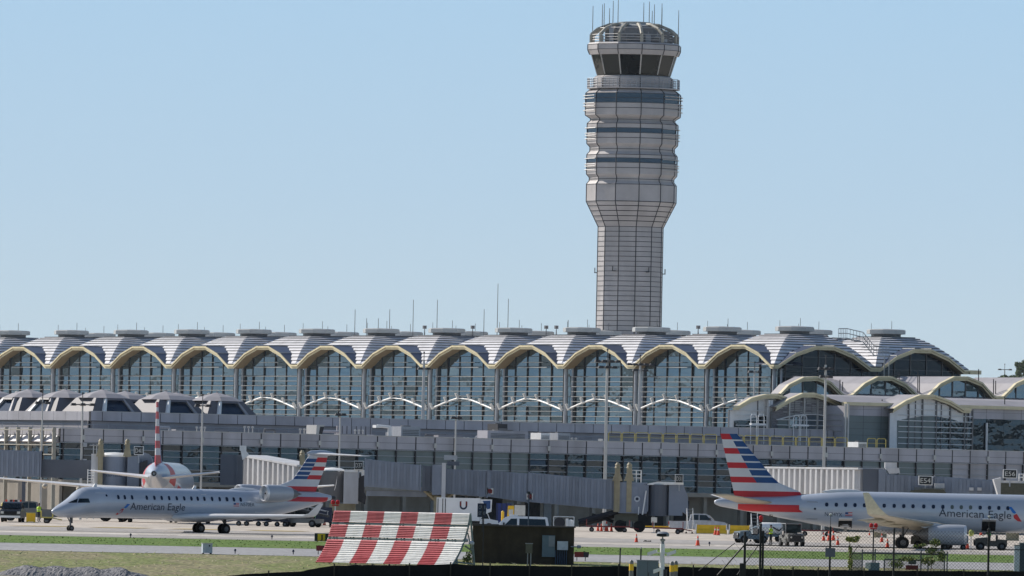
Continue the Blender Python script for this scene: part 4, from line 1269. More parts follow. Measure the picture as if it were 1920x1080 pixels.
def small_flag(fus, sg, x, z, w, h, parent, canton_left=True):
    b = MB()
    for k in range(5):
        b.face([fus.side(xx, zz, sg, .012) for xx, zz in ((x, z + h*k/5), (x + w, z + h*k/5), (x + w, z + h*(k+1)/5), (x, z + h*(k+1)/5))], k % 2)
    x0, x1 = (x, x + w*.42) if canton_left else (x + w*.58, x + w)
    b.face([fus.side(xx, zz, sg, .016) for xx, zz in ((x0, z + h*.45), (x1, z + h*.45), (x1, z + h), (x0, z + h))], 2)
    b.build('flag_marking', [M_['red'], M_['liw'], M_['blue']], parent)

# ---- regional jet taxiing at the left (tail mounted engines, T tail)
CR = rad(35); D0 = 928 - 15 * sin(CR)
p0 = P(97, 962, D0); MC = Mat((p0.x, D0, 0), CR)
crj = thing('regional_jet', 'silver twin engine T-tail regional jet taxiing left in front of the gate pier', 'airliner', (p0.x, D0, 0), CR)
cf = Fus([(0, 1.72, .04, .04, .04), (.15, 1.74, .26, .2, .22), (.6, 1.80, .56, .44, .47), (1.3, 1.95, .83, .68, .72), (2.0, 2.12, 1.04, .98, .94), (2.5, 2.24, 1.14, 1.30, 1.04), (3.1, 2.40, 1.23, 1.46, 1.16), (4.2, 2.55, 1.32, 1.42, 1.30), (5.2, 2.6, 1.345, 1.38, 1.345),
          (20.0, 2.6, 1.345, 1.38, 1.345), (22, 2.68, 1.30, 1.30, 1.24), (24, 2.88, 1.12, 1.12, 1.10), (26, 3.10, .85, .92, .88), (28, 3.32, .52, .62, .58), (29.3, 3.42, .26, .3, .28), (29.7, 3.44, .2, .22, .2)])
cf.mesh(crj, [0, .05, .12, .25, .45, .7, 1, 1.4, 1.8, 2.1, 2.4, 2.8, 3.3, 4, 5] + lin(6, 20, 7) + lin(21, 29, 10) + [29.3, 29.7], [M_['silver']])
w = lambda px, py, sg=-1.345: rp(px, py, MC, 1, sg)
# cockpit glazing
def onfus(px, py, sg=-1):
    """survey onto the body side"""
    y = -1.0
    for _ in range(12):
        p = rp(px, py, MC, 1, y); y = cf.side(p.x, p.z, sg, 0)[1] if abs(p.z - cf.at(p.x)[0]) < 1.44 else y
    return (p.x, p.z)
for poly in ([(126, 942.5), (136.5, 934.5), (146, 935), (144, 942.5)], [(145.5, 942.5), (148.5, 934.6), (166, 934.6), (169, 942.5)]):
    pts = [onfus(x, y) for x, y in poly]
    b = MB(); n = 4
    for a in range(n):
        for c in range(n):
            q = lambda u, v: (pts[0][0]*(1-u)*(1-v) + pts[3][0]*u*(1-v) + pts[1][0]*(1-u)*v + pts[2][0]*u*v, pts[0][1]*(1-u)*(1-v) + pts[3][1]*u*(1-v) + pts[1][1]*(1-u)*v + pts[2][1]*u*v)
            b.face([cf.side(*q(u/n, v/n), -1, .02) for u, v in ((a, c), (a+1, c), (a+1, c+1), (a, c+1))])
    b.build('windscreen', M_['cock'], crj)
for poly in ([(1.2, 2.4), (1.9, 2.95), (2.5, 2.95), (2.35, 2.4)], [(2.5, 2.4), (2.65, 2.95), (3.4, 2.9), (3.5, 2.42)]):
    b = MB(); b.face([cf.side(x, z, 1, .02) for x, z in poly]); b.build('windscreen', M_['cock'], crj)
wx = [w(810 * 0 + x / 4, 810 + 517 / 4).x for x in (892, 940, 995, 1105, 1162, 1217, 1273, 1330, 1386, 1440, 1487, 1537, 1595, 1652, 1708, 1759, 1810)]
wx += [w(400 + x / 4, 810 + 489 / 4).x for x in (105, 158, 209)]
zc_ = w(1386 / 4, 810 + 498 / 4).z
cabin_windows(cf, -1, wx, zc_, .26, .40, crj); cabin_windows(cf, 1, wx, zc_, .26, .40, crj)
decal('window', oval(w(806/4, 933.5).x, zc_ + .12, .2, .2), cf, -1, M_['win'], crj, .012)
for x0, x1, z0, z1 in ((w(183, 940).x, w(201, 940).x, 1.75, 3.45), (w(381, 930).x, w(389.5, 930).x, 2.6, 3.5), (w(488, 940).x - .4, w(488, 940).x + .5, 2.0, 2.9)):
    outline('door', [(x0, z0), (x0, z1), (x1, z1), (x1, z0)], cf, -1, M_['wingp'], crj, .022)
tb = w(245, 955.5); te_ = w(347.5, 953.5)
lettering('title_lettering', 'American Eagle', M_['letter'], crj, te_.x - tb.x, .62, lambda u, v: cf.side(tb.x + u, tb.z + v, -1, .022))
ec = w(232.5, 953); emblem(cf, -1, (ec.x, ec.z), .66, crj)
rb = w(400 + 205/4, 949.0); re = w(400 + 308/4, 948.5)
lettering('registration', 'N570EA', M_['letter'], crj, re.x - rb.x, .32, lambda u, v: cf.side(rb.x + u, rb.z + v, -1, +.022))
fl = w(400 + 152/4, 949.2); small_flag(cf, -1, fl.x, fl.z, .6, .3, crj)
# fin
v0 = lambda px, py: rp(px, py, MC, 1, 0)
lep = [v0(*q) for q in ((584, 849), (577.5, 857), (571, 867), (559, 884.5), (547, 902.5), (536, 904.5), (519, 907))]
tep = [v0(*q) for q in ((613, 862), (611, 872), (586, 938))]
leF = pl([(p.z, p.x) for p in lep]); teF = pl([(p.z, p.x) for p in tep])
zz = lambda y: v0(590, y).z
ys = [941, 932, 922, 912.5, 905.5, 899, 893, 891, 884.8, 882, 876.4, 874.6, 868.8, 866.7, 860, 857.5, 848.5]
zs = [zz(y) for y in ys]
def c_rule(k, x):
    y0 = (ys[k] + ys[k+1]) / 2
    blue = x < .47 and y0 < 905.5 and any(a < y0 < b_ for a, b_ in ((860, 866.7), (868.8, 874.6), (876.4, 882), (884.8, 891), (893, 905.5) if False else (893, 899)))
    if blue: return 2
    red = any(a < y0 < b_ for a, b_ in ((912.5, 922), (932, 941)))
    if x >= .47: red = red or any(a < y0 < b_ for a, b_ in ((857.4, 866.7), (874.6, 882), (893 - 2, 899)))
    return 1 if red else 3
# split so that each painted band has its own rows
LIVM = [M_['silver'], M_['red'], M_['blue'], M_['liw']]
stripes_fin('fin', crj, leF, teF, zs, c_rule, LIVM)
b = MB(); zt3 = zs[-1]
b.lathe([(.02, leF(zt3) - .55), (.22, leF(zt3) - .1), (.3, leF(zt3) + .8), (.26, teF(zt3) - .2), (.03, teF(zt3) + .9)], (0, 0, zt3 - .06), 16, 0, 'x'); b.build('tail_bullet', M_['silver'], crj, smooth=True)
# red bands continuing down on the tail cone
b = MB()
for za, zb_, xa, xb in ((zz(941), zz(932), w(540, 935).x, None), (zz(922), zz(912.5), w(552, 918).x, None)):
    for x0, x1 in zip(lin(xa, 29.2, 14), lin(xa, 29.2, 14)[1:]):
        for sgn in (-1, 1):
            for r0, r1 in zip(lin(za, zb_, 8), lin(za, zb_, 8)[1:]):
                q = []
                for x, zq in ((x0, r0), (x1, r0), (x1, r1), (x0, r1)):
                    c_, ry, rt, rbm = cf.at(x); zq2 = min(max(zq, c_ - rbm * .97), c_ + rt * .985); q.append(cf.side(x, zq2, sgn, .03))
                if abs(q[0][2] - q[3][2]) > .005: b.face(q)
b.build('tail_band', M_['red'], crj)
ht = zt3 - .1; xh = leF(zt3) + .05
for sgn in (-1, 1):
    s = wing('tailplane', [(xh, sgn * .1, ht, 2.55), (xh + 2.35, sgn * 4.27, ht - .12, 1.15)], M_['wingp'], crj, .09)
b = MB(); b.lathe([(.2, 0), (.17, .35), (.12, .55)], (29.65, 0, 3.44), 14, 0, 'x'); b.build('exhaust_pipe', M_['dark'], crj, smooth=True)
wz = 1.55
wl = rp(557, 966, MC, 1, -11.6)
for sgn in (-1, 1):
    wing('wing', [(12.1, sgn * .9, wz - .15, 5.6, .13), (14.2, sgn * 3.6, wz + .0, 3.6, .15), (19.15, sgn * 11.3, wz + .22, 1.35, .2), (19.5, sgn * 11.62, wz + .42, 1.0, .09), (20.5, sgn * 11.85, wz + 1.35, .45, .09)], M_['wingp'], crj)
    for yy in (4.2, 7.4):
        b = MB(); f = (yy - 3.6) / 7.7; x0 = 14.2 + 4.95 * f + (3.6 - 2.35 * f) * .55
        b.lathe([(.02, 0), (.14, .5), (.15, 1.2), (.02, 2.0)], (x0, sgn * yy, wz + .02 + .3 * f - .18), 10, 0, 'x'); b.build('flap_fairing', M_['wingp'], crj, smooth=True)
b = MB(); b.lathe([(.05, 0), (.65, 1.2), (.82, 2.6), (.82, 5.6), (.6, 7.6), (.05, 8.8)], (10.6, 0, 1.84), 20, 0, 'x'); fb = b.build('belly_fairing', M_['silver'], crj, smooth=True)
ee = w(495.5, 924.5, -2.1)
for sgn in (-1, 1):
    e = engine(crj, ee.x - .1, sgn * 2.12, ee.z - .02, .78, 2.9)
    b = MB(); b.box(ee.x + .7, ee.x + 2.4, min(sgn * 1.0, sgn * 1.5), max(sgn * 1.0, sgn * 1.5), ee.z - .1, ee.z + .06); b.build('pylon', M_['silver'], e)
ng = w(132, 990, 0).x
gear(crj, ng, 0, 1.5, .27, .18, .16, 'nose_gear')
for sgn in (-1, 1): gear(crj, ng + 14.93, sgn * 2.05, 1.6, .46, .26, .28)
for px, py in ((362.5, 910), (176, 918.5)):
    p = v0(px, py); b = MB(); b.prism([(p.x - .15, 3.9), (p.x + .3, 3.9), (p.x + .32, 4.28), (p.x + .1, 4.28)], -.02, .02); b.build('aerial', M_['wingp'], crj)
b = MB(); p = v0(455, 910); b.lathe([(.02, -1.6), (.18, -1.1), (.27, 0), (.2, 1.2), (.02, 2.2)], (p.x, 0, 3.92), 12, 0, 'x'); b.build('antenna_fairing', M_['wingp'], crj, smooth=True)

# ---- regional jet parked at the right (wing mounted engines)
DE = 900.0
px0 = P(1340, 943, DE); EN = px0.x + 31.7
ME = Mat((EN, DE, .02), pi)
e75 = thing('regional_jet', 'silver low-wing jet with striped flag tail parked at the right gate', 'airliner', (EN, DE, .02), pi)
ef = Fus([(0, 2.65, .04, .04, .04), (.15, 2.67, .3, .26, .28), (.6, 2.74, .68, .6, .62), (1.4, 2.88, 1.02, 1.0, .96), (2.4, 3.02, 1.27, 1.34, 1.24), (3.6, 3.14, 1.44, 1.58, 1.48), (5, 3.2, 1.505, 1.66, 1.66), (19.4, 3.2, 1.505, 1.66, 1.66),
          (21.2, 3.24, 1.48, 1.56, 1.56), (23.4, 3.34, 1.34, 1.22, 1.34), (25.5, 3.46, 1.12, .90, 1.10), (28, 3.58, .80, .66, .78), (30, 3.66, .52, .50, .52), (31.2, 3.70, .32, .34, .36), (31.6, 3.71, .2, .2, .22), (31.75, 3.71, .08, .1, .1)])
ef.mesh(e75, [0, .05, .15, .35, .6, 1, 1.4, 1.9, 2.4, 3, 3.6, 4.3, 5] + lin(6.5, 19.4, 8) + lin(20.2, 31, 12) + [31.3, 31.6, 31.75], [M_['silver']])
s_ = lambda px, py, y=1.505: rp(px, py, ME, 1, y)
ez = s_(1715, 949.3).z
ewx = [s_(1440 + x / 4, 949).x for x in (440, 512, 582, 652, 723, 798, 871, 946, 1018, 1087, 1168, 1240, 1311, 1381, 1449, 1519, 1591, 1661, 1731, 1799, 1985, 2060)]
cabin_windows(ef, 1, ewx, ez, .30, .36, e75, (13, 14, 15)); cabin_windows(ef, -1, ewx, ez, .30, .36, e75)
tb2 = s_(1760, 968); te2 = s_(1896, 969.5)
lettering('title_lettering', 'American Eagle', M_['letter'], e75, tb2.x - te2.x, .66, lambda u, v: ef.side(tb2.x - u, tb2.z + v - .018 * u, 1, +.022))
rb2 = s_(1546.5, 967.5); re2 = s_(1579, 967.5)
lettering('registration', 'N424YX', M_['letter'], e75, rb2.x - re2.x, .34, lambda u, v: ef.side(rb2.x - u, rb2.z + v - .018 * u, 1, +.022))
f2 = s_(1598, 967.5); small_flag(ef, 1, f2.x, f2.z, .62, .32, e75, False)
ec2 = s_(1906, 962); 
c = (ec2.x, ec2.z); sc = .62
decal('emblem_blade', [(c[0] + x * sc, c[1] + z * sc) for x, z in ((.05, .05), (.75, .85), (1.1, .8), (.55, .0), (.3, -.1))], ef, 1, M_['lblue'], e75, .04)
decal('emblem_blade', [(c[0] + x * sc, c[1] + z * sc) for x, z in ((-.02, -.1), (.45, -.35), (.35, -.75), (-.2, -1.15), (-.75, -1.2))], ef, 1, M_['red'], e75, .04)
x0, x1 = s_(1513.5, 950).x, s_(1532.5, 950).x
outline('door', [(x0, s_(1523, 973).z), (x0, s_(1523, 941).z), (x1, s_(1523, 941).z), (x1, s_(1523, 973).z)], ef, 1, M_['boxgrey'], e75, .03)
decal('window', oval(s_(1528, 954).x, s_(1528, 954).z, .2, .2), ef, 1, M_['win'], e75)
for a, c_, t_, bt in ((1572, 1597.5, 976.5, 996), (1841, 1867, 978, 995.5)):
    xa, xb = s_(a, 985).x, s_(c_, 985).x
    zt4, zb4 = s_((a + c_) / 2, t_, 1.4).z, s_((a + c_) / 2, bt, 1.0).z
    g = MB()
    zq = lin(max(zb4, 1.66), zt4, 5)
    for za, zb_ in zip(zq, zq[1:]): g.face([ef.side(x, z, 1, .015) for x, z in ((xa, za), (xb, za), (xb, zb_), (xa, zb_))])
    h = g.build('cargo_hold', M_['shade_black'], e75)  # flat black patch paints the unlit inside of the open hold
    g = MB(); yb = ef.side(xa, zt4, 1)[1]
    g.loft([[(xa, yb, zt4), (xb, yb, zt4), (xb, yb, zt4 + .07), (xa, yb, zt4 + .07)], [(xa, yb + 1.0, zt4 + .18), (xb, yb + 1.0, zt4 + .18), (xb, yb + 1.0, zt4 + .27), (xa, yb + 1.0, zt4 + .27)]], 0); g.build('cargo_door', M_['wingp'], e75)
    g = MB(); g.face([ef.side(x, z, 1, .02) for x, z in ((xa - .5, zt4 - .9), (xa - .75, zt4 - .9), (xa - .75, zt4 - .55), (xa - .5, zt4 - .55))]) 
    g.build('door_handle', M_['boxgrey'], e75)
decal('vent', oval(s_(1446, 967, 1.0).x, s_(1446, 967, 1.0).z, .35, .25), ef, 1, M_['dark'], e75)
# fin with painted stripes
v2 = lambda px, py: rp(px, py, ME, 1, 0)
lep = [v2(*q) for q in ((1382, 813.5), (1456, 904), (1478, 913), (1508, 926))]; tep = [v2(*q) for q in ((1351, 814), (1377.5, 931))]
leF = pl([(p.z, p.x) for p in lep]); teF = pl([(p.z, p.x) for p in tep])
zz2 = lambda y: v2(1395, y).z
base = 813.8; per_ = 53.5 / 4; ys = []
for k in range(7): ys += [base + per_ * k, base + per_ * k + 10.7]
ys += [base + per_ * 7, base + per_ * 8 - .5, base + per_ * 9 - 1.0, 936]
ys = ys[::-1]; zs = [zz2(y) for y in ys]
def e_rule(k, x):
    y0 = (ys[k] + ys[k+1]) / 2; q = (y0 - base) / per_; kk = int(q); fr = q - kk
    if kk < 7:
        if x < .47: return 2 if fr < .8 else 3
        return 1 if (kk % 2 == 0 and fr < .8) else 3
    return 1 if base + per_ * 8 - 1 < y0 < base + per_ * 9 else (3 if y0 < base + per_ * 8 else 0)
stripes_fin('fin', e75, leF, teF, zs, e_rule, LIVM, .09)
b = MB()
za, zb_ = zz2(958.5), zz2(945)
for sgn in (-1, 1):
    xs = lin(s_(1506, 952).x - .0, s_(1384, 952).x, 16)
    for x0, x1 in zip(xs, xs[1:]):
        for r0, r1 in zip(lin(za, zb_, 8), lin(za, zb_, 8)[1:]):
            q = []
            for x, zq in ((x0, r0), (x1, r0), (x1, r1), (x0, r1)):
                c_, ry, rt, rbm = ef.at(x)
                xx = x + (.9 * (zq - za) / (zb_ - za) if x == xs[0] else 0)
                q.append(ef.side(xx, min(max(zq, c_ - rbm*.97), c_ + rt*.97), sgn, .03))
            b.face(q)
b.build('tail_band', M_['red'], e75)
for sgn in (-1, 1):
    wing('tailplane', [(26.4, sgn * .5, 3.72, 3.5), (30.6, sgn * 5.0, 4.35, 1.4)], M_['beigewing'] if sgn > 0 else M_['wingp'], e75, .1)  # near tailplane gets the painted ground bounce tone, far one plain
for sgn in (-1, 1):
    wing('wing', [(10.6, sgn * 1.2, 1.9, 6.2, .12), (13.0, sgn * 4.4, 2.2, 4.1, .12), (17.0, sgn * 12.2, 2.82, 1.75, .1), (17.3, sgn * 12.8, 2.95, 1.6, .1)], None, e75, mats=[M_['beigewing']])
    wl_ = wing('winglet', [(17.3, sgn * 12.8, 2.95, 1.6, .09), (17.9, sgn * 13.1, 3.5, 1.15, .09), (18.85, sgn * 13.35, 4.75, .5, .09)], None, e75, mats=[mat('winglet_cream', (.62, .57, .42), .5)])
    for yy, f in ((5.2, .1), (7.8, .45), (10.2, .72)):
        x0 = 13 + 4 * f + (4.1 - 2.35 * f) * .5
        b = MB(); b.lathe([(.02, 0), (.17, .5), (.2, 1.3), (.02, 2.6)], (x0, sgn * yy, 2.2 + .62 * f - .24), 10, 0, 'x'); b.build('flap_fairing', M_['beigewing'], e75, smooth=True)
    e = engine(e75, s_(1812, 1000, 4.1).x, sgn * 4.1, 1.32, .86, 3.3)
    b = MB(); b.prism([(11.0, 1.9), (12.8, 2.3), (15, 2.2), (13.6, 1.8)], sgn * 4.1 - .12, sgn * 4.1 + .12); b.build('pylon', M_['silver'], e)
b = MB(); b.lathe([(.05, 0), (.8, 1.3), (1.08, 3), (1.08, 7), (.75, 9), (.05, 10.6)], (9.6, 0, 2.28), 22, 0, 'x'); b.build('belly_fairing', M_['silver'], e75, smooth=True)
mg = s_(1693, 1010, 2.6).x
for sgn in (-1, 1): gear(e75, mg, sgn * 2.6, 1.9, .52, .32, .36)
gear(e75, mg - 11.4, 0, 1.7, .32, .2, .2, 'nose_gear')
p = v2(1580, 925); b = MB(); b.lathe([(.02, -1.8), (.2, -1.2), (.26, 0), (.2, 1.0), (.02, 1.8)], (p.x, 0, 4.82), 12, 0, 'x'); b.build('antenna_fairing', M_['wingp'], e75, smooth=True)
for poly in ([(1.35, 3.25), (1.9, 3.75), (2.5, 3.8), (2.45, 3.25)], [(2.6, 3.25), (2.65, 3.8), (3.3, 3.75), (3.3, 3.25)]):
    for sgn in (-1, 1): decal('windscreen', poly, ef, sgn, M_['cock'], e75, .02)

# ---- airliner seen from behind at the left gate
DA = 1000.0; pa = P(289, 888, DA); YA = rad(2.2)
zga = .62
RA = -pi/2 - YA
nose = Vector((pa.x, DA, zga)) + Vector((sin(YA), cos(YA), 0)) * 33.8
MA = Mat(nose, RA)
a319 = thing('narrowbody_airliner', 'red and white striped airliner parked nose in at the left gate, seen from behind', 'airliner', nose, RA)
zt = pa.z - zga
af = Fus([(0, 3.2, .05, .05, .05), (.5, 3.25, .75, .7, .7), (2, 3.55, 1.45, 1.5, 1.3), (4, 3.8, 1.85, 2.0, 1.9), (6, 3.9, 1.975, 2.07, 2.07), (22, 3.9, 1.975, 2.07, 2.07), (25, 4.1, 1.85, 1.9, 1.85), (28, 4.45, 1.45, 1.5, 1.45), (31, 4.75, .95, 1.0, 1.0), (33, zt, .5, .52, .5), (33.8, zt, .3, .3, .3)])
def a_mf(k, i):
    x = AX_[k]
    return 0
AX_ = [0, .2, .5, 1, 2, 3, 4, 6] + lin(8, 22, 6) + lin(23, 33, 16) + [33.4, 33.8]
def a_mf(k, i):
    x = (AX_[k] + AX_[min(k+1, len(AX_)-1)]) / 2; a = (i + .5) / 56 * 360
    up = 30 < a < 150
    if 26.5 < x < 29.3: return 1 if (a < 62 or a > 118) and not 205 < a < 335 else 3
    if 22.5 < x < 25.5: return 1 if 190 < a < 350 else 0
    return 0
af.mesh(a319, AX_, LIVM, a_mf)
b = MB(); b.lathe([(.22, 33.75), (.24, 34.0), (.14, 34.0), (.13, 33.6), (0, 33.6)], (0, 0, zt), 16, 0, 'x'); b.build('exhaust_pipe', M_['dark'], a319, smooth=True)
va = lambda px, py: rp(px, py, MA, 1, 0)
ztop = va(290.5, 753).z; zr = af.at(31)[0] + .6
ys = [868, 853, 840, 826, 812.5, 798.5, 785, 771, 763, 753][:]
zsA = [zr] + [va(290, y).z for y in ys[1:]]
leA = pl([(zr, 25.6), (zr + .7, 26.8), (ztop, 30.7)]); teA = pl([(zr, 32.3), (ztop, 32.6)])
stripes_fin('fin', a319, leA, teA, zsA, lambda k, x: (1 if k % 2 == 0 else 3) if x > .42 else (2 if k % 2 else 2), LIVM, .11, (1, .9, .7, .42, .25, .1, .03, 0))
hl = rp(165, 881.5, MA, 1, -6.2); hr = rp(411, 885, MA, 1, 6.2)
for sgn, tipz in ((-1, hl.z), (1, hr.z)):
    wing('tailplane', [(28.2, sgn * .7, zt - .35, 4.2), (31.6, sgn * 6.2, tipz - .02, 1.7)], M_['wingp'], a319, .1)
wl0 = rp(215, 917, MA, 1, -4.2); wl1 = rp(0, 897, MA, 1, -15.6)
wr1 = rp(632, 909.5, MA, 1, 17.0)
zl = lambda y: wl0.z + (wl1.z - wl0.z) * (y - 4.2) / (15.6 - 4.2)
zr_ = lambda y: wl0.z - .25 + (wr1.z - wl0.z + .25) * (y - 4.2) / (17.0 - 4.2)
for sgn, zf in ((-1, zl), (1, zr_)):
    wing('wing', [(11.5, sgn * 1.4, zf(1.4), 6.9, .13), (14.6, sgn * 6.2, zf(6.2), 3.9, .12), (19.6, sgn * 16.6, zf(16.6), 1.6, .1)], M_['wingp'], a319)
    wing('winglet', [(19.7, sgn * 16.65, zf(16.6) - .45, .9), (20.4, sgn * 16.85, zf(16.6) + .2, 1.25), (21.4, sgn * 16.95, zf(16.6) + .9, .35)], M_['wingp'], a319, .1)
    for yy in (4.6, 8.4, 11.6):
        f = (yy - 1.4) / 15.2; x0 = 11.5 + 8.1 * f + 3.2 * (1 - .6 * f)
        b = MB(); b.lathe([(.02, 0), (.22, .8), (.26, 1.8), (.02, 3.6)], (x0, sgn * yy, zf(yy) - .36), 10, 0, 'x'); b.build('flap_fairing', M_['beigewing'], a319, smooth=True)
    e = engine(a319, 10.2, sgn * 5.75, 1.75, 1.08, 3.6)
    b = MB(); b.prism([(11.2, 2.6), (14.0, zf(5.75) + .1), (17.4, zf(5.75)), (13.8, 2.4)], sgn * 5.75 - .18, sgn * 5.75 + .18); b.build('pylon', M_['silver'], e)
    gear(a319, 18.6, sgn * 3.8, 2.9, .57, .4, .45)
gear(a319, 6.0, 0, 2.4, .38, .24, .25, 'nose_gear')
b = MB(); b.lathe([(.05, 0), (1.6, 1.8), (1.95, 4), (1.95, 8), (1.4, 11), (.05, 13)], (9.5, 0, 2.9), 22, 0, 'x'); b.build('belly_fairing', M_['silver'], a319, smooth=True)
# ---------------------------------------------------------------- boarding bridges
def ribbed(b, x0, x1, ztop0, ztop1, zbot0, zbot1, y0, y1, step=.6, depth=.11, mi=0):
    """tunnel section in local x with vertical ribs on both sides"""
    n = max(1, round((x1 - x0) / step))
    t = lambda x: (x - x0) / (x1 - x0)
    zt = lambda x: ztop0 + (ztop1 - ztop0) * t(x); zb = lambda x: zbot0 + (zbot1 - zbot0) * t(x)
    b.loft([[(x, y0, zb(x)), (x, y1, zb(x)), (x, y1, zt(x)), (x, y0, zt(x))] for x in (x0, x1)], mi)
    for k in range(n):
        xa = x0 + (x1 - x0) * (k + .2) / n; xb = x0 + (x1 - x0) * (k + .62) / n
        for ya, yb in ((y0 - depth, y0 - .002), (y1 + .002, y1 + depth)):
            b.loft([[(x, ya, zb(x) + .08), (x, yb, zb(x) + .08), (x, yb, zt(x) - .08), (x, ya, zt(x) - .08)] for x in (xa, xb)], mi)
    for x in (x0, x1 - .12):
        b.loft([[(xx, y0 - .1, zb(xx) - .06), (xx, y1 + .1, zb(xx) - .06), (xx, y1 + .1, zt(xx) + .06), (xx, y0 - .1, zt(xx) + .06)] for xx in (x, x + .12)], mi)
def gate_sign(parent, text, p, w, h, m_face='signk', m_ink='signw', rot=0, box=True):
    """gate number box in local coordinates of parent: p = lower left front corner"""
    e = thing_part('gate_sign', parent)
    b = MB(); b.box(p[0], p[0] + w, p[1], p[1] + .35, p[2], p[2] + h); b.build('sign_box', M_['white'] if box else M_['steel'], e)
    b = MB(); b.box(p[0] + w*.06, p[0] + w*.94, p[1] - .03, p[1] - .002, p[2] + h*.07, p[2] + h*.93); b.build('sign_face', M_[m_face], e)
    lettering('lettering', text, M_[m_ink], e, w * .72, h * .5, lambda u, v: (p[0] + w*.14 + u, p[1] - .05, p[2] + h*.25 + v))
    b = MB(); b.tube([(p[0] + w/2, p[1] + .2, p[2] - .8), (p[0] + w/2, p[1] + .2, p[2])], .07, 6); b.build('bracket', M_['steel'], e)
    return e
def bridge_root(name, label, cat, px, D, group=None, base=None):
    p = P(px, 950, D)
    return thing(name, label, cat, (p.x, D, zg(D)), 0, group)
def L_(root):
    o = root.location
    return lambda px, py, dy=0.0: (lambda q: (q.x - o.x, dy, q.z - o.z))(P(px, py, o.y + dy))

# ---- long three section bridge in the middle
r = bridge_root('boarding_bridge', 'long grey three section boarding bridge sloping down to the right across the pier', 'boarding bridge', 835, 1022)
q = L_(r)
def sec(name, x0, x1, yt0, yt1, yb0, yb1, y0, y1, m, step=.62):
    a, c, d, e = q(x0, yt0), q(x1, yt1), q(x0, yb0), q(x1, yb1)
    b = MB(); ribbed(b, a[0], c[0], a[2], c[2], d[2], e[2], y0, y1, step); return b.build(name, M_[m], r)
sec('tunnel_section', 684, 790, 860, 872.5, 912, 920, -.95, 1.3, 'bridge'); sec('tunnel_section', 792, 811, 873, 874.5, 921, 921, -.9, 1.25, 'bridged')
b = MB(); a, c = q(811, 871), q(834, 928); b.box(a[0], c[0], -1.5, 1.7, c[2], a[2]); b.build('rotunda', M_['bridge'], r)
b = MB(); a, c = q(829, 868), q(835, 940); b.box(a[0], c[0], -1.75, -1.5, c[2], a[2]); b.build('pilaster', M_['bridgel'], r)
sec('tunnel_section', 835, 915, 879, 883, 925.5, 932.5, -1.15, 1.45, 'bridge'); sec('tunnel_section', 914, 992, 881.5, 888.5, 931, 942.5, -1.35, 1.65, 'bridge'); sec('tunnel_section', 991, 1152, 886, 900.5, 941, 956, -1.55, 1.85, 'bridge')
b = MB(); a, c = q(1151, 897), q(1160, 960); b.box(a[0], c[0], -1.8, 2.1, c[2], a[2])
for x in (1158, 1180): 
    a = q(x, 872); d = q(x, 960); b.box(a[0] - .25, a[0] + .25, -2.02, -1.45, d[2], a[2] - .3); b.lathe([(.3, 0), (.22, .25), (.28, .3), (.1, .55)], (a[0], -1.68, a[2] - .3), 10)
    b.prism([(a[0] - .5, q(x, 902)[2]), (a[0] + .5, q(x, 902)[2]), (a[0] + .25, q(x, 888)[2]), (a[0] - .25, q(x, 888)[2])], -2.06, -1.38)
b.build('lift_column', M_['lift'], r)
cab = MB(); a, c = q(1160, 904), q(1212, 963); cab.box(a[0], c[0], -1.9, 2.1, c[2], a[2]); 
for k in range(6): cab.box(a[0] + .3 + k * .5, a[0] + .42 + k * .5, -1.96, -1.9, c[2] + .2, a[2] - .2)
cabo = cab.build('cab', M_['bridge'], r)
b = MB(); a, c = q(1212, 908), q(1256, 968); cx = (a[0] + c[0]) / 2
b.loft([[(cx + (c[0]-a[0])/2 * cos(t), -.1 + 2.0 * sin(t), z) for t in [pi + pi * k / 10 for k in range(11)]] for z in (c[2], a[2])], 0, True, True); b.build('curtain', M_['bridged'], cabo)
b = MB(); a, c = q(1254, 907.5), q(1279, 967); b.box(a[0], c[0], -1.6, 2, c[2], a[2]); b.prism([(c[0], c[2] + .4), (c[0] + .6, c[2]), (c[0] + .5, c[2] + 1.9), (c[0], a[2])], -1.6, 2); b.build('bellows', M_['bridge'], cabo)
b = MB(); a, c = q(1205, 902.5), q(1281, 909); b.prism([(a[0], a[2] - .35), (c[0], c[2]), (c[0], c[2] + .22), (a[0] + 1.5, a[2])], -1.9, 2); b.build('cab_roof', M_['white'], cabo)
b = MB(); a, c = q(1184, 912), q(1192, 930); b.box(a[0], c[0] + .2, -1.99, -1.9, c[2] - 1.4, a[2]); b.build('cab_door', M_['bridge'], cabo)
b = MB(); a = q(1194, 935.5); b.lathe([(.14, 0), (.3, 0), (.3, .05), (.14, .05)], (a[0], -2.1, a[2]), 16, 0, 'y'); b.lathe([(.02, 0), (.15, 0), (.15, .02), (.02, .02)], (a[0], -2.13, a[2]), 16, 1, 'y'); b.build('round_sign', [M_['whitebox'], M_['navy']], cabo)
gate_sign(r, 'D31', (q(1265, 905)[0], -2.0, q(1265, 905.5)[2]), .8, .85)
b = MB(); 
for px in (1184, 1193, 1202): 
    a, c = q(px, 881.5), q(px, 905); b.tube([(a[0], -1.7, c[2]), (a[0], -1.7, a[2])], .05, 5)
for y in (882, 889, 896): a, c = q(1184, y), q(1202, y + .4); b.tube([(a[0], -1.7, a[2]), (c[0], -1.7, c[2])], .05, 5)
b.build('roof_railing', M_['white'], r)
b = MB(); a, c = q(1196, 929), q(1213, 963)
b = MB()
for s in (0, .0): pass
a, c = q(1211, 920), q(1204, 965); b.tube([(a[0], -2.1, a[2]), (c[0], -2.1, c[2])], .07, 5); b.tube([(a[0] - .7, -2.1, a[2] - 1.6), (c[0] - .4, -2.1, c[2])], .05, 5); b.build('stair_rail', M_['white'], r)
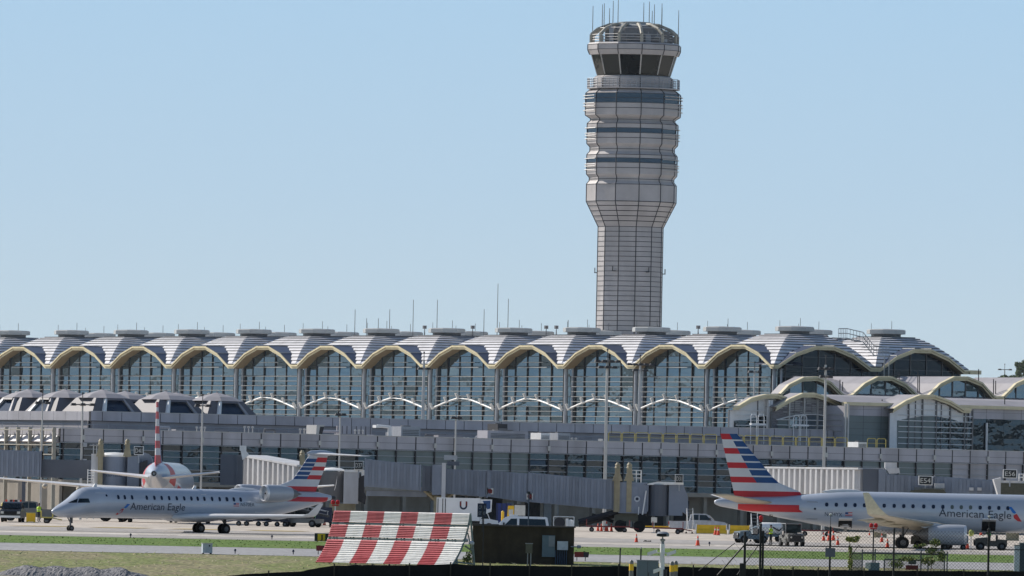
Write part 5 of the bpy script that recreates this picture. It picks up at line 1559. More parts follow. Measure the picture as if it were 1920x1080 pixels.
# underside drive and stair
b = MB(); a = q(1145, 955); 
b.tube([q(1085, 978, -1.2), q(1185, 952, -1.2)], .28, 6); b.tube([q(1085, 984, .8), q(1185, 958, .8)], .28, 6)
b.tube([q(1110, 965, 0), q(1150, 978, 0)], .18, 6); b.build('stair_flight', M_['dark'], r)
b = MB(); a, c = q(1152, 955), q(1196, 978); b.box(a[0], c[0], -1.2, 1.4, c[2], c[2] + .9); b.box(a[0] + .9, a[0] + 1.5, -.6, .7, c[2], a[2] + .5); b.build('drive_column', M_['boxgreen'], r)
for dx in (-.2, 1.7):
    for dy in (-1.1, 1.2): b = MB(); a = q(1166, 991); b.wheel(a[0] + dx, dy, .58, .58, .5); b.build('drive_wheel', M_['rubber'], r, smooth=True)
b = MB()
for x0, x1 in ((800, 870),):
    a, c = q(x0, 924), q(x1, 945); b.box(a[0], c[0], -.9, 1, 3.4, a[2]); 
a = q(825, 930); b.box(a[0] - .6, a[0] + .6, -.6, .6, 0, a[2]); b.tube([(a[0] - 1.6, 0, 3.8), (a[0], 0, 2.4), (a[0] + 1.6, 0, 3.8)], .22, 6)
b.build('support_column', M_['lift'], r)
for px, py in ((919, 921), (993, 931)):
    a = q(px, py); b = MB(); b.box(a[0] - .32, a[0] + .32, -1.66 if px > 950 else -1.45, -1.62 if px > 950 else -1.4, a[2] - .3, a[2] + .3, 0)
    b.tube([(a[0] - .18, -1.69 if px > 950 else -1.48, a[2] + .18), (a[0] + .18, -1.69 if px > 950 else -1.48, a[2] - .18)], .05, 4, 1); b.lathe([(.17, 0), (.23, 0), (.23, .03), (.17, .03)], (a[0], -1.69 if px > 950 else -1.48, a[2]), 12, 1, 'y'); b.build('warning_sign', [M_['signw'], M_['vred']], r)
for px, py, w_, h_ in ((845, 858, 1.3, .45), (850, 869, 1.2, .4)):
    a = q(px, py); b = MB(); b.box(a[0] - w_/2, a[0] + w_/2, -.6, .4, a[2] - h_/2, a[2] + h_/2); b.box(a[0] - .06, a[0] + .06, -.1, .1, a[2] - .9, a[2]); b.build('roof_lamp', M_['steel'] if py < 860 else M_['bridged'], r)
b = MB(); a, c = q(687, 912), q(800, 932); b.box(a[0], c[0], .5, 1.2, c[2], a[2] - .4); b.build('service_trunk', M_['bridge'], r)

# ---- round cab with corrugated walkway behind the taxiing tail
r = bridge_root('boarding_bridge', 'grey corrugated walkway and round boarding cab behind the taxiing jet tail', 'boarding bridge', 645, 1030)
q = L_(r)
NW = Vector((-cos(PH), -sin(PH), 0))       # outward side of a walkway that leaves the pier at a right angle
def corr(name, x0, x1, yt0, yt1, yb0, yb1, y0, y1, m, n):
    """corrugated walkway running out from the pier: its right end is the nearer one"""
    c, e = q(x1, yt1), q(x1, yb1)
    a, d = q(x0, yt0), q(x0, yb0)
    sl = -1 / math.tan(PH)
    pos = lambda x, z, dep=0: (x + NW.x * dep, y0 + (x - c[0]) * sl + NW.y * dep, z)
    b = MB()
    T = lambda g: a[2] + (c[2] - a[2]) * g; B = lambda g: d[2] + (e[2] - d[2]) * g
    for k in range(n):
        xs = [a[0] + (c[0] - a[0]) * (k + g) / n for g in (0, .16, .5, .66, 1)]
        ds = (0, .38, .38, 0, 0)
        for (xa, da), (xb, db) in zip(zip(xs, ds), zip(xs[1:], ds[1:])):
            g0 = (xa - a[0]) / (c[0] - a[0]); g1 = (xb - a[0]) / (c[0] - a[0])
            b.face([pos(xa, B(g0), da), pos(xb, B(g1), db), pos(xb, T(g1), db), pos(xa, T(g0), da)])
    w = 2.6
    b.loft([[pos(x, z0, -.01), pos(x, z0, -w), pos(x, z1, -w), pos(x, z1, -.01)] for x, z0, z1 in ((a[0], d[2], a[2]), (c[0], e[2], c[2]))], 0)
    o = b.build(name, M_[m], r)
    b = MB(); b.loft([[pos(x, z, .42), pos(x, z, -w - .1), pos(x, z + .18, -w - .1), pos(x, z + .18, .42)] for x, z in ((a[0] - .1, a[2]), (c[0] + .1, c[2]))], 0); b.build('roof_edge', M_['bridgel'], o)
    return o
corr('walkway', 455, 562, 855.5, 875, 911, 914, -.5, 2.4, 'bridgel', 11)
b = MB(); a, c = q(414, 852), q(455, 910); b.box(a[0], c[0], -.6, 2.4, c[2], a[2]); b.box(c[0] - .7, c[0] - .5, -.75, -.6, c[2], a[2]); b.build('rotunda', M_['bridged'], r)
b = MB(); a, c = q(450, 835.5), q(462, 845.5); b.box(a[0], c[0], -1, -.4, c[2], a[2]); b.prism([(a[0] + .1, c[2]), (c[0], c[2]), (c[0] + .3, c[2] - .4), (a[0] + .3, c[2] - .9)], -1, -.4, 0); b.build('roof_lamp', M_['white'], r)
b = MB(); a, c = q(567, 846), q(567, 885); b.box(a[0] - .25, a[0] + .25, -.6, -.2, c[2], a[2] - .4); b.lathe([(.3, 0), (.2, .25), (.27, .3), (.1, .6)], (a[0], -.4, a[2] - .5), 10); b.build('lift_column', M_['lift'], r)
b = MB(); a, c = q(598, 884), q(649, 942); cx = (a[0] + c[0]) / 2; R = (c[0] - a[0]) / 2
b.loft([[(cx + R * cos(2*pi*k/24), .6 + R * sin(2*pi*k/24), z) for k in range(24)] for z in (c[2], a[2])], 0); cb_ = b.build('round_cab', mat('cab_taupe', (.17, .165, .165), .5, 0, .05, .4, dirt=.3), r, smooth=True)
b = MB(); a, c = q(649, 884), q(681, 945); b.box(a[0] - .2, c[0] - .5, -1.2, 2.0, c[2], a[2]); b.build('cab_side', M_['bridgel'], cb_)
b = MB(); b.prism([(c[0] - .5, c[2] + .3), (c[0] + .2, c[2] - .05), (c[0] + .3, c[2] + .7), (c[0] + .1, c[2] + 1.2), (c[0] + .1, a[2] - .4), (c[0] - .5, a[2] - .1)], -1.0, 1.8); b.build('bellows', M_['dark'], cb_)
b = MB(); a, c = q(608, 878), q(688, 884)
b.loft([[(cx + R * .9 * cos(2*pi*k/20) * s, .6 + R * sin(2*pi*k/20) * s, z) for k in range(20)] for s, z in ((1.0, c[2] - .02), (1.0, c[2] + .1), (.6, a[2] + .05), (.05, a[2] + .1))], 0)
b.box(q(646, 884)[0], q(684, 884)[0], -1.3, 2, q(646, 885)[2], q(646, 880.5)[2]); b.prism([(q(678, 885)[0], q(678, 893)[2]), (q(686, 885)[0], q(686, 890)[2]), (q(686, 884)[0], q(686, 884)[2]), (q(678, 884)[0], q(678, 884)[2])], -1.1, 1.8); b.build('cab_roof', M_['white'], cb_)
gate_sign(r, 'D37', (q(664.5, 880)[0], -1.5, q(664.5, 881)[2]), .9, .9)
b = MB(); a = q(640, 946); b.box(a[0] - 1.2, a[0] + 1.4, -.6, 1.6, q(640, 958)[2], a[2] + .1); b.box(a[0] - .5, a[0] + .5, -.3, .9, .8, a[2]); b.build('drive_column', M_['lift'], r)
for dy in (-.8, 1.6):
    for dx in (-.7, .9): b = MB(); b.wheel(a[0] + dx, dy, .62, .62, .45); b.build('drive_wheel', M_['rubber'], r, smooth=True)

# ---- bridge at the tail-on airliner
r = bridge_root('boarding_bridge', 'pale round boarding cab with beige lift columns beside the airliner seen from behind', 'boarding bridge', 215, 1024)
q = L_(r)
b = MB(); a, c = q(189, 856), q(240, 915); cx = (a[0] + c[0]) / 2; R = (c[0] - a[0]) / 2
b.loft([[(cx + R * cos(2*pi*k/24), .6 + R * sin(2*pi*k/24), z) for k in range(24)] for z in (c[2], a[2])], 0); cb_ = b.build('round_cab', M_['bridge'], r, smooth=True)
b = MB(); b.loft([[(cx + R * s * cos(2*pi*k/24), .6 + R * s * sin(2*pi*k/24), z) for k in range(24)] for s, z in ((1.03, a[2]), (1.03, a[2] + .15), (.7, a[2] + .4), (.05, a[2] + .45))], 0); b.build('cab_roof', M_['white'], cb_, smooth=True)
b = MB(); a, c = q(172, 851), q(189, 916); b.box(a[0], c[0], -.8, 2, c[2], a[2]); b.build('cab_side', M_['bridgel'], cb_)
b = MB(); a, c = q(240, 856), q(262, 914); b.box(a[0], c[0], -1, 2, c[2], a[2]); b.lathe([(.1, -.1), (.85, -.1), (.85, 1.5), (.1, 1.5)], (q(270, 862)[0], 0, q(270, 865)[2]), 14, 0, 'y'); b.build('cab_link', M_['bridge'], cb_)
b = MB(); a, c = q(262, 868), q(276, 914); b.prism([(a[0], c[2]), (c[0], c[2] + .6), (c[0], a[2] + .3), (a[0], a[2])], -1, 2); b.build('bellows', M_['dark'], cb_)
b = MB()
for px in (190, 240):
    a, c = q(px, 825), q(px, 915); b.box(a[0] - .24, a[0] + .24, -1.1, -.7, c[2] if px == 190 else q(px, 857)[2], a[2] - .4); b.lathe([(.3, 0), (.2, .3), (.27, .35), (.1, .6)], (a[0], -.9, a[2] - .5), 10)
    b.prism([(a[0] - .42, q(px, 856)[2]), (a[0] + .42, q(px, 856)[2]), (a[0] + .24, q(px, 840)[2]), (a[0] - .24, q(px, 840)[2])], -1.12, -.68)
b.build('lift_column', M_['lift'], r)
gate_sign(r, 'D41', (q(252, 853)[0], -1.3, q(252, 853)[2]), .95, .85)
b = MB()
for px in (166, 178): a, c = q(px, 880), q(px, 916); b.tube([(a[0], -1.2, c[2] - 3), (a[0], -1.2, a[2])], .05, 5)
for y in range(882, 930, 5): a, c = q(166, y), q(178, y); b.tube([(a[0], -1.2, a[2]), (c[0], -1.2, c[2])], .035, 4)
b.build('ladder', M_['white'], r)
b = MB()
for px in (176, 182):
    a, c = q(px, 833), q(px, 852); b.tube([(a[0], -.4, c[2]), (a[0], -.4, a[2])], .05, 5); b.tube([(a[0] - .4, -.4, a[2] - .1), (a[0] + .3, -.4, a[2] - .1)], .07, 5)
b.build('roof_lamp', M_['steel'], r)
b = MB(); a = q(215, 918); b.box(a[0] - .9, a[0] + .9, -.3, 1.5, .8, a[2] + .2); b.build('drive_column', M_['lift'], r)
for dx in (-.8, .9): b = MB(); b.wheel(a[0] + dx, -.6, .62, .62, .45); b.build('drive_wheel', M_['rubber'], r, smooth=True)
b = MB(); lettering('cab_text', 'KEEP CLEAR', M_['letter'], cb_, 1.6, .18, lambda u, v: (cx - .8 + u, .6 - math.sqrt(max(0, R*R - (u - .8)**2)) - .03, q(215, 894)[2] + v))
# tunnel towards the left edge
b = MB(); a, c, d, e = q(-30, 842), q(77, 846), q(-30, 893), q(77, 894)
ribbed(b, a[0], c[0], a[2], c[2], d[2], e[2], 1.5, 4.5, .5); b.build('tunnel_section', M_['bridge'], r)
b = MB(); a, c = q(77, 850), q(172, 880); b.box(a[0], c[0], 2.2, 4.2, c[2] - .9, c[2] + .9); b.box(q(40, 890)[0], q(46, 890)[0], 2, 3, .0, q(40, 890)[2]); b.build('link_section', M_['bridged'], r)

# ---- corrugated bridge behind the parked jet
r = bridge_root('boarding_bridge', 'white ribbed walkway and grey bridge behind the parked jet at the right, nearer gate cab', 'boarding bridge', 1640, 1010)
q = L_(r)
corr('walkway', 1420, 1613, 877, 880.5, 925, 927, -.3, 2.4, 'bridgel', 20)
b = MB(); a, c = q(1618, 881), q(1647, 926); b.box(a[0], c[0], -.6, 2.2, c[2], a[2]); b.box(a[0], c[0] + .4, -.7, 2.3, a[2], a[2] + .12); b.build('tunnel_section', M_['bridged'], r)
b = MB(); a, c = q(1647, 880), q(1660, 928); b.box(a[0], c[0], -1, 2.4, c[2], a[2]); b.build('rotunda', M_['bridge'], r)
b = MB(); a, c = q(1659, 867), q(1681, 887); b.box(a[0], c[0], -.8, .8, c[2] + .5, a[2]); b.prism([(a[0], c[2] + .5), (c[0] + .2, c[2] + .5), (c[0] + .3, c[2]), (a[0] + .4, c[2] - .1)], -.9, .9); b.build('roof_lamp', M_['bridgel'], r)
sec('tunnel_section', 1660, 1752, 888.5, 895, 927, 930, -.9, 1.7, 'bridge', .7); sec('tunnel_section', 1752, 1866, 893, 900.5, 929, 934, -1.1, 1.9, 'bridge', .7)
b = MB(); a, c = q(1704, 916), q(1776, 930); b.prism([(a[0], c[2] - .2), (a[0] + .1, c[2] + .45), (a[0] + 1.2, a[2] - .05), (c[0] - .5, a[2]), (c[0], c[2])], -2.6, 0); 
for k in range(8): b.box(a[0] + .4, c[0] - .3, -2.68, -2.6, c[2] + .1 * k, c[2] + .05 + .1 * k)
cab_ = b.build('cab', M_['boxgreen'], r)
gate_sign(r, 'E54', (q(1720, 909.5)[0], -2.6, q(1720, 909.5)[2]), 1.35, .9)
b = MB(); a, c = q(1751, 906), q(1769, 914); b.box(a[0], c[0], -2, -1, c[2] - .3, a[2]); a, c = q(1816, 914), q(1824, 920); b.box(a[0], c[0], -1.6, -1, c[2], a[2]); a, c = q(1831, 914), q(1839, 920); b.box(a[0], c[0], -1.6, -1, c[2], a[2]); b.build('roof_unit', M_['bridgel'], r)
b = MB(); a = q(1652, 930); b.box(a[0] - .6, a[0] + .6, -.3, 1, 0, a[2]); b.build('support_column', M_['lift'], r)

r = bridge_root('boarding_bridge', 'louvred boarding cab at the right edge of the picture with a railed roof', 'boarding bridge', 1890, 1004)
q = L_(r)
b = MB(); a, c = q(1873, 906), q(1960, 936); b.box(a[0], c[0], -1, 2, c[2], a[2]); 
for k in range(9): b.box(a[0], c[0], -1.08, -1.0, c[2] + .12 + .16 * k, c[2] + .2 + .16 * k)
b.build('cab', M_['boxgreen'], r)
b = MB(); a, c = q(1862, 895), q(1875, 930); b.prism([(a[0], a[2] - .2), (c[0], a[2]), (c[0], c[2]), (a[0] + .5, c[2])], -1.1, 2); b.build('cab_side', M_['bridgel'], r)
b = MB(); a, c = q(1873, 897), q(1905, 906); b.box(a[0], c[0] + 2, -1, 2, c[2], a[2] - .2); b.build('cab_roof', M_['bridgel'], r)
gate_sign(r, 'E56', (q(1879, 896)[0], -1.6, q(1879, 896.5)[2]), 1.35, .85)
b = MB()
for px in (1910, 1918, 1926, 1936): a, c = q(px, 888), q(px, 902); b.tube([(a[0], -.9, c[2]), (a[0], -.9, a[2])], .05, 5)
for y in (889, 895): a, c = q(1910, y), q(1936, y); b.tube([(a[0], -.9, a[2]), (c[0], -.9, c[2])], .05, 5)
b.build('roof_railing', M_['white'], r)
b = MB(); a = q(1900, 936); b.box(a[0] - .6, a[0] + .6, 0, 1, 0, a[2]); b.build('support_column', M_['lift'], r)
# ---------------------------------------------------------------- light poles
def light_pole(label, px, ytop, D, arms, ybase=None, r=.2, zbase=None, wide=1.4, name='light_pole', red=False, boxes=0):
    top = P(px, ytop, D)
    z0 = zbase if zbase is not None else zg(D)
    t = thing(name, label, 'light pole', (top.x, D, z0), rad(10), 'apron and roadway light poles')
    H = top.z - z0
    r *= .82; b = MB(); b.tube([(0, 0, 0), (0, 0, H * .5), (0, 0, H)], r, 8, 0, r * .62); b.build('pole', M_['alu'], t, smooth=True)
    for k, (dz, w, n) in enumerate(arms):
        b = MB(); b.tube([(-w, 0, H - dz), (w, 0, H - dz)], .07, 6); b.build('crossarm', M_['alud'], t)
        for j in range(n):
            x = -w + 2 * w * j / max(1, n - 1)
            b = MB(); b.prism([(x - .28, H - dz - .12), (x + .28, H - dz - .12), (x + .2, H - dz + .14), (x - .2, H - dz + .14)], -.5, .2); b.build('lamp_head', M_['dark'], t)
    b = MB(); b.tube([(0, 0, H), (0, 0, H + .8)], .045, 5); b.lathe([(.09, 0), (.09, .16), (.0, .2)], (0, 0, H + .8), 8, 0); b.build('finial', [M_['dark'], M_['lampred']], t)
    for k in range(boxes):
        b = MB(); z = H * (.62 - .14 * k); b.box(.12, .5, -.25, .2, z, z + .45); b.tube([(0, 0, z + .3), (.3, 0, z + .2)], .05, 5); b.build('camera_box', M_['steel'], t)
    return t
light_pole('thin grey pole with two short crossbars near the left edge', 80, 748, 1046, [(.4, .5, 2)], r=.13, boxes=0)
light_pole('grey pole carrying cameras and a crossbar left of the striped fin', 155, 754, 1046, [(.25, .95, 3)], r=.17, boxes=2)
light_pole('grey light pole with one dark lamp bar right of the striped fin', 380, 757, 1046, [(.2, .55, 2)], r=.15)
light_pole('slim pale pole rising behind the high tail of the taxiing jet', 638, 772, 1046, [(.3, .3, 2)], r=.14)
light_pole('slim pale pole with a black finial above the sloping bridge', 855, 778, 1046, [(.3, .3, 2)], r=.14)
light_pole('tallest light pole, with twin black lamp bars in front of the hall', 1139, 672, 1046, [(.3, 1.05, 4), (.9, .7, 3)], r=.24)
light_pole('tall pale pole with a lamp head standing against the hall glass at centre', 795, 676, 1150, [(.9, .45, 2)], r=.26, zbase=9.0)
light_pole('pale pole with a wide black lamp bar right of the tallest pole', 1200.5, 681, 1168, [(.15, 1.3, 5), (.8, .6, 2)], r=.24, zbase=9.0)
light_pole('short pole with a hooked dark lamp over the cream arches', 1415, 694, 1175, [(.2, .5, 2)], r=.16, zbase=9.5)
light_pole('tall pale pole with a small crossbar in front of the cream arched annex', 1548.5, 684, 1046, [(.4, .55, 3), (1.2, .4, 2)], r=.22)
t = light_pole('distant twin floodlight mast on the skyline by the tree at the right edge', 1884, 692, 1900, [(.1, 1.0, 2)], r=.2)

# ---------------------------------------------------------------- people
def person(label, loc, rz, vest, bend=0.0, arm=0.0, helmet=None, trousers='cloth', name='person'):
    t = thing(name, label, 'person', loc, rz)
    # one continuous body grown from a jointed skeleton; +x is forward
    b_ = bend
    hip = Vector((0, 0, .93))
    def up(d, side=0): return hip + Vector((sin(b_) * d, side, cos(b_) * d))
    J = {'pelvis': (hip, .15), 'waist': (up(.16), .135), 'chest': (up(.38), .155), 'neck': (up(.56), .06), 'chin': (up(.64), .075), 'head': (up(.74), .095), 'crown': (up(.83), .06)}
    E = [('pelvis', 'waist'), ('waist', 'chest'), ('chest', 'neck'), ('neck', 'chin'), ('chin', 'head'), ('head', 'crown')]
    for s, n in ((1, 'l'), (-1, 'r')):
        J['hip' + n] = (hip + Vector((0, s * .1, -.04)), .1); J['knee' + n] = (Vector((.03 * s + .02, s * .12, .5)), .07); J['ank' + n] = (Vector((-.02 + .06 * s, s * .13, .09)), .048)
        J['toe' + n] = (Vector((.16 + .06 * s, s * .15, .04)), .04)
        E += [('pelvis', 'hip' + n), ('hip' + n, 'knee' + n), ('knee' + n, 'ank' + n), ('ank' + n, 'toe' + n)]
        sh = up(.5, s * .19); el = sh + Vector((.03 + .18 * arm, s * .06, -.28 + .12 * arm)); wr = el + Vector((.1 + .16 * arm, -s * .02, -.23 + .16 * arm))
        pm = wr + (wr - el).normalized() * .07
        J['sh' + n] = (sh, .06); J['el' + n] = (el, .045); J['wr' + n] = (wr, .03); J['pm' + n] = (pm, .032)
        E += [('chest', 'sh' + n), ('sh' + n, 'el' + n), ('el' + n, 'wr' + n), ('wr' + n, 'pm' + n)]
        d = (wr - el).normalized()
        for k, ln in enumerate((.072, .084, .078, .06)):
            o_ = pm + Vector((0, 0, 0)) + Vector((.012, 0, 0)) * (k - 1.5) * 1.6
            J[f'f{k}{n}'] = (o_ + d * .03, .010); J[f'g{k}{n}'] = (o_ + d * ln + Vector((.012, -s * .012, 0)), .008)
            E += [('pm' + n, f'f{k}{n}'), (f'f{k}{n}', f'g{k}{n}')]
        J['th' + n] = (wr + d * .03 + Vector((.045, 0, 0)), .010); J['tip' + n] = (wr + d * .075 + Vector((.06, -s * .01, 0)), .008)
        E += [('pm' + n, 'th' + n), ('th' + n, 'tip' + n)]
    ks = list(J); me = bpy.data.meshes.new('body'); me.from_pydata([J[k][0] for k in ks], [(ks.index(a), ks.index(c)) for a, c in E], [])
    o = bpy.data.objects.new('body', me); COL.objects.link(o)
    md = o.modifiers.new('skin', 'SKIN'); md.use_smooth_shade = True
    for k, v in zip(ks, me.skin_vertices[0].data): v.radius = (J[k][1], J[k][1] * (1.25 if k in ('chest', 'waist', 'pelvis') else 1)); v.use_root = (k == 'pelvis')
    o.modifiers.new('sub', 'SUBSURF').levels = 1
    bpy.context.view_layer.update()
    dg = bpy.context.evaluated_depsgraph_get(); m2 = bpy.data.meshes.new_from_object(o.evaluated_get(dg))
    bpy.data.objects.remove(o); bpy.data.meshes.remove(me)
    for m in (M_['skin'], M_[trousers], M_['cloth']): m2.materials.append(m)
    m2.name = 'body'
    for p in m2.polygons:
        c = p.center
        p.material_index = 1 if c.z < .98 and abs(c.y) < .24 and (c - hip).x < .4 and c.z < .92 + .05 else (2 if (c - up(.38)).length < .36 and (c - up(.62)).length > .16 and c.z > .7 else 0)
        p.use_smooth = True
    body = bpy.data.objects.new('body', m2); COL.objects.link(body); body.parent = t
    # vest: a shell round the chest
    v = MB(); rings = []
    for d, rx, ry in ((.06, .17, .21), (.2, .17, .215), (.38, .185, .245), (.5, .15, .23), (.56, .08, .13)):
        c = up(d); rings.append([c + Vector((cos(a) * rx * cos(b_), sin(a) * ry, -cos(a) * rx * sin(b_))) for a in [2*pi*k/16 for k in range(16)]])
    v.loft(rings, 0, False, False)
    vo = v.build('vest', M_[vest], t, smooth=True)
    v = MB()
    R = [[p * 1.0 + (p - up(d)).normalized() * .012 for p in rings[i]] for i, d in ((1, .2),)][0]
    v.loft([R, [p + Vector((0, 0, .05)) for p in R]], 0, False, False); v.build('reflective_band', M_['signw'], vo)
    h = MB(); c = up(.76)
    h.lathe([(.105, -.01), (.11, .03), (.095, .08), (.05, .12), (0, .13)], c, 14); h.build('cap' if helmet else 'hair', M_[helmet or 'hair'], t, smooth=True)
    f = MB(); hd = up(.72)
    for s in (-1, 1): f.lathe([(.0, .0), (.012, .003), (.0, .008)], hd + Vector((.09, s * .035, .02)), 8, 0, 'x')
    f.build('eyes', M_['shade_black'], t)
    f = MB(); f.prism([(hd.x + .08, hd.z + .015), (hd.x + .115, hd.z - .025), (hd.x + .08, hd.z - .03)], -.012, .012); f.box(hd.x + .07, hd.x + .088, -.025, .025, hd.z - .06, hd.z - .05)
    f.build('nose_and_mouth', M_['skin'], t)
    return t
g = Gp(73, 979); person('worker in a yellow vest and dark trousers standing below the nose of the taxiing jet', g, rad(60), 'vest')
g = Gp(1445, 1022); person('worker in a bright yellow vest walking beside the grey tractor at the fence', g, rad(165), 'vest', arm=.4)
g = G(588, 995); person('worker in a green vest behind the tail of the taxiing jet', g, rad(200), 'vestg')
g = G(1767, 897); person('worker in a green shirt bending over hoses under the engine', (g.x, 899, zg(899)), rad(30), 'vestg', bend=.7, arm=.7)
g = G(1862, 893); person('worker in a green shirt sitting on the dark tractor by the forward hold', (g.x, 900, zg(900) + .3), rad(180), 'vestg', bend=.35, arm=.6, helmet='signw')

# ---------------------------------------------------------------- vehicles
def wheels(t, pts, r, w, name='wheel'):
    for x, y in pts:
        e = thing_part(name, t)
        b = MB(); b.wheel(x, y, r, r, w); b.build('tyre', M_['rubber'], e, smooth=True)
        b = MB(); b.rim(x, y, r, r, w); b.build('rim', M_['rimm'], e)
def body_prism(prof, w, inset=.08, top=None):
    """car body from a side profile, narrowed slightly towards the roof"""
    b = MB(); zmax = max(z for _, z in prof); zmin = min(z for _, z in prof); top = top or zmax
    def yy(z): return w/2 - inset * max(0, (z - zmin - (top - zmin) * .45) / (top - zmin)) * 2
    L = [(x, -yy(z), z) for x, z in prof]; R = [(x, yy(z), z) for x, z in prof]
    b.loft([L, R], 0, True, True); return b, yy
def pane(name, pts, yy, s, m, t, out=.012):
    b = MB(); b.face([(x, s * (yy(z) + out), z) for x, z in pts]); return b.build(name, m, t)
def pickup(name, label, loc, rz, col, group=None):
    t = thing(name, label, 'pickup truck', loc, rz, group)
    prof = [(-2.85, .55), (-2.85, 1.15), (-.95, 1.17), (-.85, 1.2), (-.7, 1.85), (-.3, 1.93), (.75, 1.92), (1.05, 1.8), (1.6, 1.25), (2.65, 1.12), (2.85, .95), (2.85, .5), (2.4, .4), (-2.4, .42)]
    b, yy = body_prism(prof, 1.95); b.build('body', M_[col], t)
    for s in (-1, 1):
        for pts in ([(-.68, 1.3), (-.58, 1.8), (.05, 1.82), (.05, 1.28)], [(.14, 1.28), (.14, 1.82), (.8, 1.8), (1.35, 1.27)]): pane('side_window', pts, yy, s, M_['cock'], t)
    b = MB(); b.face([(1.12, -.7, 1.79), (1.12, .7, 1.79), (1.62, .78, 1.3), (1.62, -.78, 1.3)]); b.build('windscreen', M_['cock'], t)
    b = MB(); b.box(2.855, 2.9, -.55, .55, .72, 1.02); b.build('grille', M_['shade_black'], t)
    b = MB(); b.box(2.84, 3.0, -.95, .95, .42, .62); b.build('bumper', M_['chrome' if col == 'vblack' else 'steel'], t)
    for s in (-1, 1):
        b = MB(); b.box(2.85, 2.91, s * .78 - .14, s * .78 + .14, .8, 1.02); b.build('headlight', M_['signw'], t)
        b = MB(); b.box(-2.9, -2.85, s * .85 - .08, s * .85 + .08, .8, 1.1); b.build('tail_light', M_['lampred'], t)
        b = MB(); b.box(1.1, 1.25, min(s * .95, s * 1.17), max(s * .95, s * 1.17), 1.3, 1.5); b.build('mirror', M_['dark'], t)
    wheels(t, [(x, s * .82) for x in (-1.75, 1.85) for s in (-1, 1)], .4, .26)
    b = MB(); b.box(-2.7, -1.0, -.8, .8, 1.1, 1.18); b.build('load_bed', M_['dark'], t)
    return t
def van(label, loc, rz):
    t = thing('passenger_van', label, 'van', loc, rz)
    prof = [(-2.55, .45), (-2.6, 1.2), (-2.45, 2.0), (-2.3, 2.06), (.9, 2.08), (1.3, 1.98), (2.05, 1.28), (2.65, 1.1), (2.75, .5), (2.3, .38), (-2.2, .38)]
    b, yy = body_prism(prof, 2.0, .1); b.build('body', M_['vwhite'], t)
    for s in (-1, 1):
        pane('side_window', [(-2.35, 1.25), (-2.25, 1.85), (.05, 1.87), (.05, 1.25)], yy, s, M_['cock'], t)
        pane('side_window', [(.25, 1.25), (.25, 1.87), (.8, 1.85), (1.35, 1.27)], yy, s, M_['cock'], t)
        b = MB(); b.box(1.35, 1.5, min(s * .98, s * 1.2), max(s * .98, s * 1.2), 1.2, 1.5); b.build('mirror', M_['dark'], t)
        b = MB(); b.box(2.62, 2.75, s * .72 - .16, s * .72 + .16, .85, 1.08); b.build('headlight', M_['signw'], t)
    b = MB(); b.face([(1.32, -.78, 1.96), (1.32, .78, 1.96), (2.05, .88, 1.3), (2.05, -.88, 1.3)]); b.build('windscreen', M_['cock'], t)
    wheels(t, [(x, s * .85) for x in (-1.6, 1.75) for s in (-1, 1)], .36, .24)
    b = MB(); b.lathe([(.12, 0), (.12, .12), (0, .16)], (.7, -.6, 2.07), 10); b.build('beacon', M_['orange'], t)
    b = MB(); b.box(.2, .95, -.7, .7, 2.08, 2.22); b.build('roof_box', M_['white'], t)
    return t
